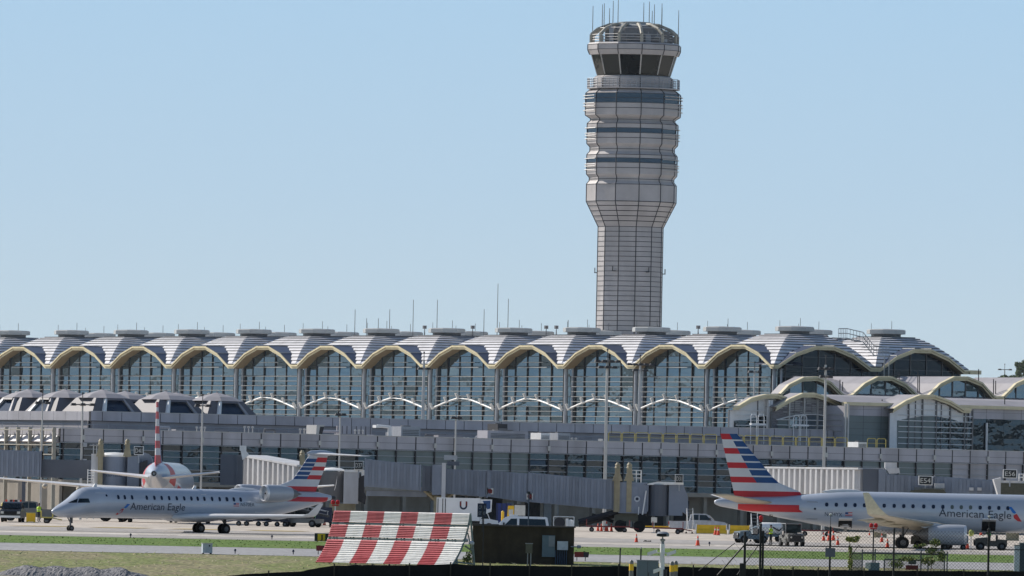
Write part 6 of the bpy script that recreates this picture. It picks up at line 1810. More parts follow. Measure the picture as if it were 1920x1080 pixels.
def box_truck(label, loc, rz):
    t = thing('box_truck', label, 'box truck', loc, rz)
    b = MB(); b.box(-3.1, 1.0, -1.2, 1.2, 1.0, 3.15); 
    for k in range(9): b.box(-3.1 + k * .5, -2.96 + k * .5, -1.23, 1.23, 3.06, 3.14)
    b.build('cargo_box', M_['vwhite'], t)
    b = MB()
    for x in (-3.0, -2.55, -2.3): b.box(x, x + .07, -1.235, -1.2, 1.05, 3.05)
    b.build('door_bar', M_['dark'], t)
    b = MB(); b.prism([(1.02, 1.15), (1.02, 3.05), (2.15, 3.05), (2.1, 1.9), (1.7, 1.75)], -1.15, 1.15); b.build('fairing', M_['vwhite'], t)
    b = MB(); b.face([(1.25, -1.16, 2.9), (2.0, -1.16, 2.95), (2.0, -1.16, 2.2), (1.7, -1.16, 2.1)]); b.build('blue_emblem', M_['blue'], t)
    b = MB(); b.prism([(1.02, .6), (1.02, 1.75), (1.75, 1.75), (2.0, 1.2), (2.75, 1.05), (2.8, .6)], -1.0, 1.0); cb = b.build('cab', M_['vwhite'], t)
    b = MB(); b.face([(1.05, -1.012, 1.7), (1.7, -1.012, 1.7), (1.9, -1.012, 1.22), (1.05, -1.012, 1.22)]); b.build('side_window', M_['cock'], cb)
    b = MB(); b.face([(1.77, -.9, 1.73), (1.77, .9, 1.73), (2.02, .95, 1.2), (2.02, -.95, 1.2)]); b.build('windscreen', M_['cock'], cb)
    b = MB(); R0, R1 = .34, .2; cx, cz = -.55, 2.4
    o = [(cx - .34, cz + .45), (cx - .16, cz + .5), (cx - .16, cz)] + [(cx - .16 * cos(a), cz - .16 * sin(a)) for a in lin(0, pi, 8)[1:-1]] + [(cx + .16, cz), (cx + .16, cz + .5), (cx + .34, cz + .45), (cx + .34, cz)]
    for a0, a1 in zip(lin(0, pi, 10), lin(0, pi, 10)[1:]):
        b.face([(cx - .36 * cos(a0), -1.22, cz - .36 * sin(a0)), (cx - .36 * cos(a1), -1.22, cz - .36 * sin(a1)), (cx - .2 * cos(a1), -1.22, cz - .2 * sin(a1)), (cx - .2 * cos(a0), -1.22, cz - .2 * sin(a0))], 1)
    for s in (-1, 1): b.face([(cx + s * .36, -1.22, cz), (cx + s * .2, -1.22, cz), (cx + s * .2, -1.22, cz + .45), (cx + s * .36, -1.22, cz + .4)], 0)
    b.build('horseshoe_emblem', [M_['vred'], M_['navy']], t)
    wheels(t, [(-2.0, -.95), (-2.0, .95), (1.9, -.9), (1.9, .9)], .42, .28)
    b = MB(); b.box(-3.0, 2.6, -.45, .45, .55, .95); b.build('chassis', M_['dark'], t)
    return t
def tug(label, loc, rz, col='vgrey', canopy=True, name='baggage_tractor'):
    t = thing(name, label, 'baggage tractor', loc, rz)
    b = MB(); b.prism([(-1.35, .35), (-1.35, .95), (-.6, 1.0), (-.35, .75), (.25, .75), (.35, 1.15), (1.35, 1.05), (1.45, .4)], -.75, .75); b.build('body', M_[col], t)
    b = MB(); b.box(-.55, -.4, -.6, .6, .8, 1.35); b.box(-.5, .1, -.6, .6, .75, .85); b.build('seat', M_['dark'], t)
    b = MB(); b.box(1.44, 1.5, -.6, .6, .45, .95); b.build('grille', M_['dark'], t)
    b = MB(); b.tube([(.1, .2, 1.25), (.4, .2, 1.05)], .03, 5); b.lathe([(.16, 0), (.19, 0), (.19, .03), (.16, .03)], (.08, .2, 1.27), 12); b.build('steering_wheel', M_['dark'], t)
    if canopy:
        b = MB(); b.box(-.8, .6, -.75, .75, 1.95, 2.02)
        for x in (-.75, .5):
            for s in (-.7, .7): b.tube([(x, s, .9), (x, s, 1.95)], .04, 5)
        b.build('canopy', M_['boxgrey'], t)
        b = MB(); b.face([(.52, -.66, 1.2), (.52, .66, 1.2), (.52, .66, 1.9), (.52, -.66, 1.9)]); b.build('windscreen', M_['cock'], t)
    wheels(t, [(-.9, -.7), (-.9, .7), (.95, -.7), (.95, .7)], .36, .24)
    for s in (-.5, .5):
        b = MB(); b.lathe([(.0, .0), (.09, .0), (.09, .04), (0, .05)], (1.5, s, .8), 10, 0, 'x'); b.build('headlight', M_['signw'], t)
    return t
def cart(label, loc, rz, col, cover=True, L=2.9, group='baggage carts', name='baggage_cart', load=None):
    t = thing(name, label, 'baggage cart', loc, rz, group)
    b = MB(); b.box(-L/2, L/2, -.75, .75, .5, .62); b.tube([(L/2, 0, .5), (L/2 + .9, 0, .35)], .05, 5); b.build('deck', M_[col], t)
    if cover:
        b = MB(); b.box(-L/2, L/2, -.78, .78, 1.85, 1.93); b.box(-L/2, -L/2 + .06, -.76, .76, .62, 1.85); b.box(L/2 - .06, L/2, -.76, .76, .62, 1.85); b.box(-.04, .04, -.76, .76, .62, 1.85); b.build('cover', M_[col], t)
        b = MB(); b.box(-L/2 + .1, L/2 - .1, -.72, -.7, .65, 1.8); b.build('curtain', M_['shade_black'], t)
    else:
        b = MB()
        for x in (-L/2, L/2):
            for z in (.9, 1.2): b.tube([(x, -.7, z), (x, .7, z)], .03, 5)
            for s in (-.7, .7): b.tube([(x, s, .6), (x, s, 1.22)], .03, 5)
        b.build('end_rail', M_[col], t)
    wheels(t, [(-L/2 + .5, -.62), (-L/2 + .5, .62), (L/2 - .5, -.62), (L/2 - .5, .62)], .24, .16)
    return t
def belt_loader(label, loc, rz, col='vgrey', tank=False):
    t = thing('belt_loader', label, 'belt loader', loc, rz)
    b = MB(); b.prism([(-1.9, .4), (-1.9, .8), (1.2, .85), (1.3, 1.2), (1.9, 1.1), (1.95, .4)], -.8, .8); b.build('body', M_[col], t)
    b = MB(); b.loft([[(-2.6, -.35, 1.0), (-2.6, .35, 1.0), (-2.6, .35, 1.2), (-2.6, -.35, 1.2)], [(2.8, -.35, 2.1), (2.8, .35, 2.1), (2.8, .35, 2.3), (2.8, -.35, 2.3)]]); b.build('conveyor', M_['dark'], t)
    b = MB()
    for s in (-.4, .4): b.tube([(-2.5, s, 1.55), (2.6, s, 2.65)], .03, 5); 
    for k in range(6): b.tube([(-2.4 + k, -.4, 1.2 + .2 * k), (-2.4 + k, -.4, 1.57 + .2 * k)], .025, 4)
    b.build('side_rail', M_['steel'], t)
    b = MB(); b.box(.6, 1.2, .4, .75, .85, 1.4); b.build('seat', M_['shade_black'], t)
    wheels(t, [(-1.3, -.75), (-1.3, .75), (1.3, -.75), (1.3, .75)], .36, .22)
    return t

g = G(24, 985); pickup('pickup_truck', 'black pickup truck facing the camera at the left edge of the apron', g, rad(-92), 'vblack')
g = G(56, 1000); pickup('pickup_truck', 'grey pickup truck seen side on just behind the black pickup', g, rad(180), 'vgrey')
g = G(1308, 1030); pickup('pickup_truck', 'pale blue pickup truck parked behind the yellow barriers', g, 0, 'whitebox')
g = G(974, 928); van('white passenger van with dark windows behind the brown hut', g, pi)
g = G(885, 985); box_truck('white box truck with a red horseshoe emblem behind the striped fence', (g.x - .3, 985, zg(985)), 0)
g = G(1484, 905); tug('grey boxy baggage tractor with a canopy seen through the fence', g, rad(-75))
g = G(1408, 935); tug('blue grey tractor in front of the white step ladder', g, rad(200), 'boxblue', False)
g = G(1866, 892); tug('dark tractor carrying a seated worker below the forward hold', (g.x, 900, zg(900)), rad(180), 'vblack', False)
cs = ['first dark blue baggage cart under the wing of the taxiing jet, counted from the left', 'second dark blue baggage cart under the wing, between two others', 'third dark blue baggage cart under the wing, beside the grey equipment']
for k, px in enumerate((455, 492, 527)):
    g = G(px, 992); cart(cs[k], g, rad(180), 'navy', True, 1.75)
g = G(607, 997); cart('tall navy baggage cart right beside the red cone and the striped fence', g, rad(90), 'navy', True, 1.7)
g = G(1140, 1012); cart('low dark red flat cart behind the group of four cones', g, 0, 'vred', False, 4.2)
g = G(1252, 1000); cart('dark red flat cart with black wheels behind the camera mast', g, 0, 'vred', False, 2.9)
g = G(1240, 1032); cart('long yellow flat cart under the bridge cab', g, 0, 'yellow', False, 5.)
g = G(1530, 1015); cart('red flat cart in shade under the tail of the parked jet', g, 0, 'vred', False, 3.2)
g = G(88, 980); cart('small yellow cart with end rails beside the standing worker', g, 0, 'yel2', False, 1.1)
g = G(567, 992); belt_loader('cluttered grey belt loader under the tail of the taxiing jet', g, rad(160))
g = G(1762, 890); belt_loader('grey belt loader with hoses in front of the right engine', (g.x, 904, zg(904)), rad(175))

def eq(name, label, cat, px, D, rz=0, group=None, X=None):
    g = G(px, D); return thing(name, label, cat, (g.x, D, zg(D)), rz, group)
# yellow crate
t = eq('crate', 'yellow metal crate on the apron left of the standing worker', 'crate', 58, 982)
b = MB(); b.box(-.42, .42, -.4, .4, .1, .9)
b.build('bin', M_['yellow'], t); b = MB(); b.box(-.45, .45, -.43, .43, .9, .97); b.box(-.4, -.28, -.4, .4, 0, .1); b.box(.28, .4, -.4, .4, 0, .1); b.build('rim', M_['yel2'], t)
# orange/white barricades and yellow posts at the left
for k, px in enumerate((16, 25, 34)):
    t = eq('barricade', ['leftmost', 'middle', 'rightmost'][k] + ' of three orange and white striped barricades behind the black pickup', 'barricade', px, 1040, 0, 'barricades behind the pickup')
    b = MB()
    for z in (.75, 1.2, 1.65):
        for j in range(3): b.box(-.4 + .27 * j, -.4 + .27 * (j + 1), -.03, .03, z, z + .25, (j + k) % 2)
    b.build('board', [M_['orange'], M_['signw']], t)
    b = MB()
    for s in (-.36, .36): b.tube([(s, -.3, 0), (s, 0, 1.95), (s, .3, 0)], .03, 5)
    b.build('legs', M_['steel'], t)
for px, D, lab in ((5, 1035, 'yellow safety post at the far left edge behind the pickup'), (53, 1035, 'yellow safety post left of the worker, behind the grey pickup')):
    t = eq('bollard', lab, 'bollard', px, D); b = MB(); b.lathe([(.16, 0), (.16, 1.5), (.1, 1.62), (0, 1.65)], (0, 0, 0), 12); b.build('post', M_['yel2'], t); b = MB(); b.lathe([(.3, 0), (.3, .06), (.16, .07)], (0, 0, 0), 12); b.build('base', M_['steel'], t)
# blue container, yellow panel, white board behind the van
t = eq('container', 'royal blue container behind the white van', 'container', 944, 1015)
b = MB(); b.box(-.75, .75, -.8, .8, .25, 2.6); b.box(-.7, -.5, -.7, .7, 0, .25); b.box(.5, .7, -.7, .7, 0, .25); b.build('shell', M_['royal'], t)
b = MB(); 
for x in (-.7, -.25, .2, .62): b.box(x, x + .08, -.85, -.8, .3, 2.55)
b.build('rib', M_['navy'], t)
t = eq('notice_sign', 'yellow notice panel with a white square above the white van', 'sign', 957, 992)
b = MB(); b.prism([(-.38, 1.0), (.35, 1.0), (.3, 2.45), (-.28, 2.45)], -.05, .05); b.build('panel', M_['yellow'], t)
b = MB(); b.box(-.2, .22, -.065, -.052, 1.6, 2.1); b.build('notice', M_['signw'], t)
b = MB(); b.box(-.3, -.2, -.04, .04, 0, 1.0); b.box(.2, .3, -.04, .04, 0, 1.0); b.build('legs', M_['steel'], t)
t = eq('bollard', 'short yellow post between the truck and the yellow panel', 'bollard', 942, 990); b = MB(); b.lathe([(.14, 0), (.14, 1.85), (.08, 1.95), (0, 1.97)], (0, 0, 0), 12); b.build('post', M_['yellow'], t); b = MB(); b.lathe([(.28, 0), (.28, .06), (.14, .07)], (0, 0, 0), 12); b.build('base', M_['steel'], t)
t = eq('notice_board', 'blank white board on two legs right of the yellow panel', 'sign', 974, 1000)
b = MB(); b.box(-.52, .52, -.05, .05, 1.5, 2.5); b.build('board', M_['signw'], t); b = MB(); b.box(-.56, .56, -.07, .07, 2.5, 2.6); b.build('frame', M_['dark'], t)
b = MB(); b.tube([(-.4, 0, 0), (-.4, 0, 1.5)], .05, 6); b.tube([(.4, 0, 0), (.4, 0, 1.5)], .05, 6); b.build('legs', M_['steel'], t)
# fan unit
t = eq('air_start_unit', 'white framed ground air unit with a large black fan right of the van', 'ground unit', 1056, 950)
b = MB(); b.box(-.95, .95, -.6, .6, .45, .75); b.build('frame', M_['vgrey'], t)
b = MB(); b.lathe([(.42, -.1), (.5, -.1), (.5, .1), (.42, .1)], (-.38, -.55, 1.35), 20, 0, 'y'); b.build('fan_ring', M_['dark'], t)
b = MB()
for k in range(6):
    a = k * pi / 3; b.prism([(-.38 + .05*cos(a+.6), 1.35 + .05*sin(a+.6)), (-.38 + .43*cos(a), 1.35 + .43*sin(a)), (-.38 + .43*cos(a+.35), 1.35 + .43*sin(a+.35))], -.57, -.53)
b.build('fan_blade', M_['steel'], t)
b = MB(); b.box(.2, .45, -.5, .5, .75, 1.75); b.lathe([(.3, 0), (.3, .5), (.1, .6)], (.65, -.2, 1.05), 12); b.tube([(-.9, -.6, .75), (-.9, -.6, 1.9), (.95, -.6, 1.9), (.95, -.6, .75)], .04, 6); b.build('housing', M_['white'], t)
wheels(t, [(-.6, -.5), (-.6, .5), (.6, -.5), (.6, .5)], .25, .18)
# apron floodlight box
t = eq('floodlight', 'bright white floodlight box on a stand under the bridge cab', 'floodlight', 1226, 1010)
b = MB(); b.box(-.28, .28, -.18, .18, 1.05, 1.55); b.build('housing', M_['signw'], t); b = MB(); b.tube([(0, 0, .1), (0, 0, 1.05)], .04, 6); b.box(-.3, .3, -.3, .3, 0, .1); b.build('stand', M_['steel'], t)
# step ladders
for px, D, lab, h in ((1295, 1012, 'tall white wheeled ladder beside the bridge cab', 2.5), (1416, 945, 'white step ladder under the tail of the parked jet', 2.6)):
    t = eq('step_ladder', lab, 'ladder', px, D, rad(15))
    b = MB()
    for s in (-.3, .3): b.tube([(s, -.3, .1), (s, .5, h), (s, .55, .1)], .035, 5)
    b.build('rail', M_['white'], t)
    b = MB()
    for k in range(8): f = (k + .6) / 8; b.box(-.3, .3, -.3 + .8 * f - .1, -.3 + .8 * f + .1, .1 + (h - .1) * f - .03, .1 + (h - .1) * f)
    b.build('step', M_['steel'], t)
    b = MB(); b.wheel(-.3, .55, .1, .1, .08, n=10); b.wheel(.3, .55, .1, .1, .08, n=10); b.build('castor', M_['rubber'], t)
# yellow barriers
for px, L, lab in ((1334, 2.95, 'longer yellow water barrier in front of the pale blue pickup'), (1387, 2.0, 'shorter yellow water barrier right of the longer one')):
    t = eq('barrier', lab, 'barrier', px, 1012, 0, 'yellow barriers')
    b = MB(); b.prism([(-.42, .08), (-.38, .35), (-.2, .55), (-.14, .92), (.14, .92), (.2, .55), (.38, .35), (.42, .08)], -L/2, L/2, 0, None, 'yz'); b.build('shell', M_['yellow'], t)
    b = MB()
    for s in (-1, 1): b.prism([(s * L/2 - .12, 0), (s * L/2 + .02, 0), (s * L/2 + .02, 1.0), (s * L/2 - .06, 1.0)], -.3, .3)
    b.build('end_bracket', M_['white'], t)
# white tank service unit with ladder
t = eq('service_truck', 'white tank service unit behind the worker in the yellow vest', 'service truck', 1440, 950, rad(8))
b = MB(); b.lathe([(.05, -1.0), (.5, -.95), (.55, -.8), (.55, .9), (.5, 1.05), (.05, 1.1)], (.2, 0, 1.2), 20, 0, 'x'); b.build('tank', M_['white'], t, smooth=True)
b = MB(); b.box(-1.5, 1.5, -.6, .6, .45, .65); b.prism([(-1.6, .45), (-1.6, 1.2), (-1.1, 1.4), (-.9, 1.4), (-.9, .45)], -.65, .65); b.build('chassis', M_['boxblue'], t)
b = MB(); b.tube([(.3, -.58, 1.35), (.9, -.62, 1.0), (1.2, -.6, 1.3)], .06, 6); b.build('hose', M_['dark'], t)
wheels(t, [(-1.1, -.55), (-1.1, .55), (1.0, -.55), (1.0, .55)], .3, .2)
# hose reel cart at the engine
t = eq('hose_cart', 'pale hose cart with a round reel below the right engine', 'ground unit', 1788, 899, rad(180))
b = MB(); b.box(-1.1, 1.1, -.5, .5, .4, .6); b.tube([(1.1, 0, .5), (1.9, 0, 1.1)], .05, 6); b.build('frame', M_['vgrey'], t)
b = MB(); b.lathe([(.2, -.25), (.62, -.25), (.62, -.18), (.3, -.15), (.3, .15), (.62, .18), (.62, .25), (.2, .25)], (.1, .1, 1.15), 20, 0, 'y'); b.build('reel', M_['bridgel'], t)
b = MB(); b.lathe([(.05, -.5), (.32, -.45), (.35, .3), (.05, .4)], (-.75, .1, .95), 14, 0, 'x'); b.tube([(-.4, .5, 1.5), (.4, .55, 1.75), (1.0, .4, 1.3)], .09, 7); b.build('hose', M_['steel'], t)
wheels(t, [(-.8, -.45), (-.8, .45), (.8, -.45), (.8, .45)], .24, .16)
t = eq('lamp', 'bright yellow work lamp on the apron right of the engine', 'work lamp', 1820, 890)
b = MB(); b.lathe([(.05, -.2), (.26, -.15), (.3, .0), (.2, .2), (.02, .25)], (0, 0, 1.55), 14, 0, 'x'); b.build('lamp_head', M_['leafy'], t); b = MB(); b.tube([(0, 0, 0), (0, 0, 1.4)], .04, 5); b.build('stand', M_['steel'], t)

# ---------------------------------------------------------------- cones
def cone(label, p, h, grp='traffic cones', mc='orange'):
    t = thing('traffic_cone', label, 'traffic cone', p, 0, grp); s = h / .9
    b = MB(); b.lathe([(.19*s, .04*s), (.17*s, .12*s), (.045*s, .86*s), (.0, .9*s)], (0, 0, 0), 14); b.build('cone', M_[mc], t, smooth=True)
    b = MB(); b.lathe([(.112*s, .5*s), (.086*s, .66*s)], (0, 0, 0), 14); b.build('reflective_band', M_['signw'], t)
    b = MB(); b.box(-.24*s, .24*s, -.24*s, .24*s, 0, .05*s); b.build('base', M_['dark' if mc == 'orange' else mc], t)
    return t
CN = [(1121, 996, .78, 'leftmost orange cone of the group of four right of the brown hut'), (1127.5, 996.5, .78, 'second orange cone from the left in the group of four'), (1137, 997, 1.05, 'tallest orange cone of the group of four'), (1146, 997, .82, 'rightmost orange cone of the group of four, beside the bridge wheels'),
      (1193, 1017.5, .8, 'lone orange cone beside the dark scrap on the taxiway'), (1308, 1024, .92, 'lone orange cone standing nearest the grass, left of the fence'), (1341, 1003.5, .85, 'left one of two cones in front of the longer yellow barrier'), (1346.5, 1004, .85, 'right one of two cones in front of the longer yellow barrier'),
      (1544, 1014.5, .82, 'orange cone at the left end of the row behind the grey sign'), (1554, 1014.5, .95, 'orange cone next to the fence post with the grey sign, left of it'), (1562, 1014, .95, 'orange cone just right of the fence post with the grey sign'), (1570.5, 1022.5, .82, 'orange cone in front of its row, nearest the yellow leaved shrub'),
      (1653, 1017, .85, 'orange cone further from the grass, left of the main wheels'), (1663.5, 1028.5, .88, 'orange cone nearest the grass, left of the main wheels'), (1630, 1004, .5, 'short orange cone below the belly of the parked jet'), (1813.5, 1029.5, .88, 'orange cone between the engine and the dark tractor'), (608, 985, .85, 'red cone beside the navy baggage cart behind the striped fence'), (1839, 1004, .75, 'red and white cone beside the dark tractor')]
for x, y, h, lab in CN: cone(lab, Gp(x, y), h)
t = thing('tyre_scrap', 'flat dark strip of scrap lying on the taxiway beside a cone', 'scrap', Gp(1213, 1016), 0)
b = MB(); rr = random.Random(1)
for k in range(7): b.box(-.34 + k * .1, -.22 + k * .1, -.12, .1, 0.0, .07 + rr.random() * .09)
b.build('rubber_strip', M_['rubber'], t)

# ---------------------------------------------------------------- blast fence
BF = 785.0
bl = P(590, 1062, BF); br = P(849, 1060, BF); tl = P(628, 957, BF); tr = P(880, 962, BF)
beta = rad(35)
BFt = thing('blast_fence', 'large curved red and white striped slatted blast fence on the grass', 'blast fence', (P(719, 1060, BF).x, BF, zg(BF)), -beta)
MBF = Mat((P(719, 1060, BF).x, BF, zg(BF)), -beta)
def bfp(px, py, y): return rp(px, py, MBF, 1, y)
LB = (bfp(849, 1060, -1.4).x - bfp(590, 1062, -1.4).x)
xL0 = bfp(628, 957, 1.0).x; xR0 = bfp(880, 962, 1.0).x; Htop = bfp(754, 959.5, 1.0).z
# curve (y towards the viewer is negative) against height, in three tiers
prof_ = [(-1.75, .12), (-1.2, .62), (-.62, 1.3), (-.2, 2.0), (.12, 2.72), (.4, 3.45), (.52, Htop - .02)]
def curve(t):
    f = t * (len(prof_) - 1); i = min(int(f), len(prof_) - 2); u = f - i
    return Vector((0, prof_[i][0] + (prof_[i+1][0] - prof_[i][0]) * u, prof_[i][1] + (prof_[i+1][1] - prof_[i][1]) * u))
tiers = [(0.0, .475), (.52, .735), (.775, 1.0)]
xa = (bfp(590, 1061, -1.75).x + bfp(625, 985, .4).x + bfp(628, 957, .52).x) / 3; xb = (bfp(849, 1060, -1.75).x + bfp(877, 988, .4).x + bfp(880, 962, .52).x) / 3
for k in range(8):
    x0, x1 = xa + (xb - xa) * k / 8, xa + (xb - xa) * (k + 1) / 8
    b = MB()
    for (t0, t1), n in zip(tiers, (12, 7, 8)):
        for j in range(n):
            p, q_ = curve(t0 + (t1 - t0) * j / n), curve(t0 + (t1 - t0) * (j + 1) / n)
            d = (q_ - p); nrm = Vector((0, -d.z, d.y)).normalized(); m = p + d * .12 + nrm * .07
            b.face([(x0, p.y, p.z), (x1, p.y, p.z), (x1, m.y, m.z), (x0, m.y, m.z)])
            b.face([(x0, m.y, m.z), (x1, m.y, m.z), (x1, q_.y, q_.z), (x0, q_.y, q_.z)])
    red_ = k % 2 == 0
    b.build('slat_panel', M_['bred' if red_ else 'bwhite'], BFt)
b = MB()
for k in range(9):
    x = xa + (xb - xa) * k / 8
    b.tube([Vector((x, 0, 0)) + curve(j / 12) + Vector((0, .1, 0)) for j in range(13)], .07, 5)
    b.tube([(x, .6, Htop - .1), (x, 1.25, 0)], .08, 5); b.tube([(x, .0, 1.6), (x, 1.1, 1.2)], .06, 5); b.tube([(x, -1.2, .4), (x, 1.2, .25)], .06, 5); b.tube([(x, .3, 2.6), (x, 1.15, .6)], .05, 5)
for tt in (.497, .755): 
    c = curve(tt); b.box(xa, xb, c.y + .02, c.y + .1, c.z - .06, c.z + .06)
b.build('support_frame', mat('fence_steel', (.20, .25, .24), .6, .2), BFt)
for px, py in ((873, 1013), (884, 1018)):
    p = bfp(px, py, .6); b = MB(); b.lathe([(.05, -.15), (.2, -.1), (.22, .05), (.05, .15)], p, 12); b.build('hub', M_['whitebox'], BFt)

# ---------------------------------------------------------------- brown hut with electric boxes
SD = 800.0
g = P(982, 1062, SD); hut = thing('equipment_hut', 'low dark brown windowless equipment hut right of the striped fence', 'hut', (g.x, SD, zg(SD)), 0)
o = hut.location
H_ = lambda px, py, dy=0.0: (lambda q: (q.x - o.x, dy, q.z - o.z))(P(px, py, SD + dy))
a, c = H_(885, 1064), H_(1077, 987); hz = c[2]
b = MB(); b.box(a[0], c[0], 0, 3.4, -.3, hz - .12); b.build('wall', M_['brick'], hut)
b = MB(); b.box(a[0] - .1, c[0] + .1, -.12, 3.5, hz - .12, hz); b.box(a[0], a[0] + 2, -.05, 3.3, hz, hz + .05); b.build('roof', mat('hut_roof', (.07, .06, .055), .8), hut)
a, c = H_(1016, 1044), H_(1041, 1004); b = MB(); b.box(a[0], c[0], -.12, -.005, a[2], c[2], 0); b.box(a[0] + .5, c[0] - .03, -.15, -.12, a[2] + .8, c[2] - .05, 1); b.build('switch_panel', [M_['boxblue'], M_['boxgrey']], hut)
a, c = H_(1044.5, 1031), H_(1065, 1015); b = MB(); b.box(a[0], c[0], -.4, -.01, a[2], c[2]); b.build('meter_box', M_['whitebox'], hut)
b = MB()
for k in range(6): a = H_(1042 + k * 4, 1032); b.tube([(a[0], -.1, -.3), (a[0], -.1, a[2] + .02)], .055, 6)
b.build('conduit', mat('conduit_blue', (.03, .05, .09), .5), hut)
a, c = H_(1070, 1025), H_(1084, 1025); b = MB(); b.tube([(a[0], -.08, a[2]), (c[0], -.08, a[2])], .05, 5); b.lathe([(.05, 0), (.14, .05), (.12, .3), (0, .35)], (c[0] - .1, -.08, a[2]), 10, 0, 'x'); b.build('wall_lamp', M_['steel'], hut)
t = thing('junction_box', 'grey green junction box on two posts in front of the brown hut', 'junction box', (P(992, 1060, 786).x, 786, zg(786)), 0)
p0, p1 = P(985.5, 1037, 786), P(998.5, 1020, 786); b = MB(); zz0 = zg(786)
b.box(p0.x - t.location.x, p1.x - t.location.x, -.15, .15, p0.z - zz0, p1.z - zz0); b.build('box', M_['boxgreen'], t)
b = MB(); b.box(p0.x - t.location.x - .04, p1.x - t.location.x + .04, -.19, .19, p1.z - zz0, p1.z - zz0 + .06); b.build('lid', M_['boxgrey'], t)
b = MB(); b.box(-.16, -.08, -.06, .06, -.3, p0.z - zz0); b.box(.08, .16, -.06, .06, -.3, p0.z - zz0); b.build('post', M_['boxgrey'], t)
# taxi sign board on a thin pole
t = thing('sign_board', 'dark sign board with pale letters on a thin pole in front of the white truck', 'sign', (P(905, 1062, 792).x, 792, zg(792)), 0)
o2 = t.location; S_ = lambda px, py: (lambda q: (q.x - o2.x, q.z - o2.z))(P(px, py, 792))
a, c = S_(895, 969.5), S_(912, 944); b = MB(); b.box(a[0], c[0], -.03, .03, a[1], c[1]); b.build('board', M_['navy'], t)
b = MB(); b.tube([(0, .06, -.2), (0, .06, a[1])], .05, 6); b.tube([(S_(905, 950)[0], -.05, S_(905, 997)[1]), (S_(905, 950)[0], -.05, S_(905, 948)[1])], .035, 6); b.build('pole', M_['dark'], t)
lettering('lettering', 'CPS B', M_['boxgrey'], t, (c[0] - a[0]) * .78, .26, lambda u, v: (a[0] + .09 + u, -.045, (a[1] + c[1]) / 2 + .1 + v)); lettering('lettering', 'ST R7', M_['boxgrey'], t, (c[0] - a[0]) * .78, .26, lambda u, v: (a[0] + .09 + u, -.045, (a[1] + c[1]) / 2 - .36 + v))
t = thing('pole', 'thin dark pole rising behind the brown hut roof', 'pole', (P(989, 1060, 806).x, 806, zg(806)), 0)
b = MB(); hh = P(989, 924, 806).z - zg(806); b.tube([(0, 0, 0), (0, 0, hh * .55), (0, 0, hh)], .075, 6, 0, .05); b.build('shaft', M_['bridged'], t); b = MB(); b.box(-.12, .12, -.1, .1, hh - .1, hh + .1); b.build('finial', M_['dark'], t)

# ---------------------------------------------------------------- airfield signs, lights and boxes
g = Gp(605, 1017.5); t = thing('taxiway_sign', 'black and yellow taxiway sign at the left end of the striped fence', 'taxiway sign', g, 0)
b = MB(); b.prism([(-.68, .12), (.68, .12), (.68, .78), (-.68, .78)], -.12, .12); b.build('sign_box', M_['signk'], t)
b = MB(); b.box(-.42, .18, -.14, -.122, .16, .74); b.build('sign_face', M_['yellow'], t); lettering('lettering', 'J', M_['signk'], t, .26, .4, lambda u, v: (-.26 + u, -.155, .26 + v))
b = MB(); b.box(.2, .22, -.14, -.122, .16, .74); b.box(-.5, -.4, -.08, .08, 0, .12); b.box(.4, .5, -.08, .08, 0, .12); b.build('leg', M_['yel2'], t)
for px, py, lab in ((603, 1040, 'low dark red airfield sign at the left foot of the striped fence'), (1090, 1052, 'dark red airfield sign on two legs right of the brown hut')):
    g = Gp(px, py); t = thing('airfield_sign', lab, 'airfield sign', g, 0)
    w_ = .42 if px < 700 else .55
    b = MB(); b.prism([(-w_, .3), (w_, .3), (w_ + .05, .72), (-w_ - .02, .72)], -.12, .12); b.build('sign_box', M_['vred'], t)
    b = MB(); b.prism([(w_ * .3, .31), (w_ * .98, .31), (w_ + .03, .71), (w_ * .3, .71)], -.135, -.122); b.build('sign_face', M_['dark'], t)
    b = MB(); b.box(-w_ * .7, -w_ * .7 + .06, -.05, .05, 0, .3); b.box(w_ * .5, w_ * .5 + .06, -.05, .05, 0, .3); b.build('leg', M_['dark'], t)
g = Gp(388, 1039); t = thing('equipment_cabinet', 'small pale metal cabinet standing alone beside the service road', 'cabinet', g, rad(12))
b = MB(); b.box(-.38, .38, -.3, .3, .1, .82); b.build('casing', mat('cabinet_metal', (.42, .47, .50), .5), t); b = MB(); b.box(-.42, .42, -.34, .34, .82, .87); b.build('lid', M_['alu'], t); b = MB()
for x in (-.3, .3):
    for y in (-.22, .22): b.box(x - .04, x + .04, y - .04, y + .04, 0, .1)
b.build('leg', M_['dark'], t); b = MB(); b.box(.1, .2, -.315, -.3, .6, .72); b.build('plate', M_['dark'], t)
for px, py, lab in ((245, 1009, 'small dark edge light on the taxiway edge below the jet title'), (510, 1012, 'small dark edge light on the taxiway edge below the wing tip'), (441, 1038.5, 'small dark edge light beside the road, right of the pale cabinet'), (550, 1040, 'small dark edge light beside the road, left of the striped fence'), (1330, 1024.5, 'small dark edge light at the grass right of a lone cone')):
    t = thing('edge_light', lab, 'edge light', Gp(px, py), 0, 'taxiway edge lights')
    b = MB(); b.tube([(0, 0, 0), (0, 0, .2)], .04, 6); b.build('stem', M_['dark'], t); b = MB(); b.lathe([(.07, .2), (.09, .24), (.08, .36), (0, .42)], (0, 0, 0), 10); b.build('lens', M_['navy'], t)
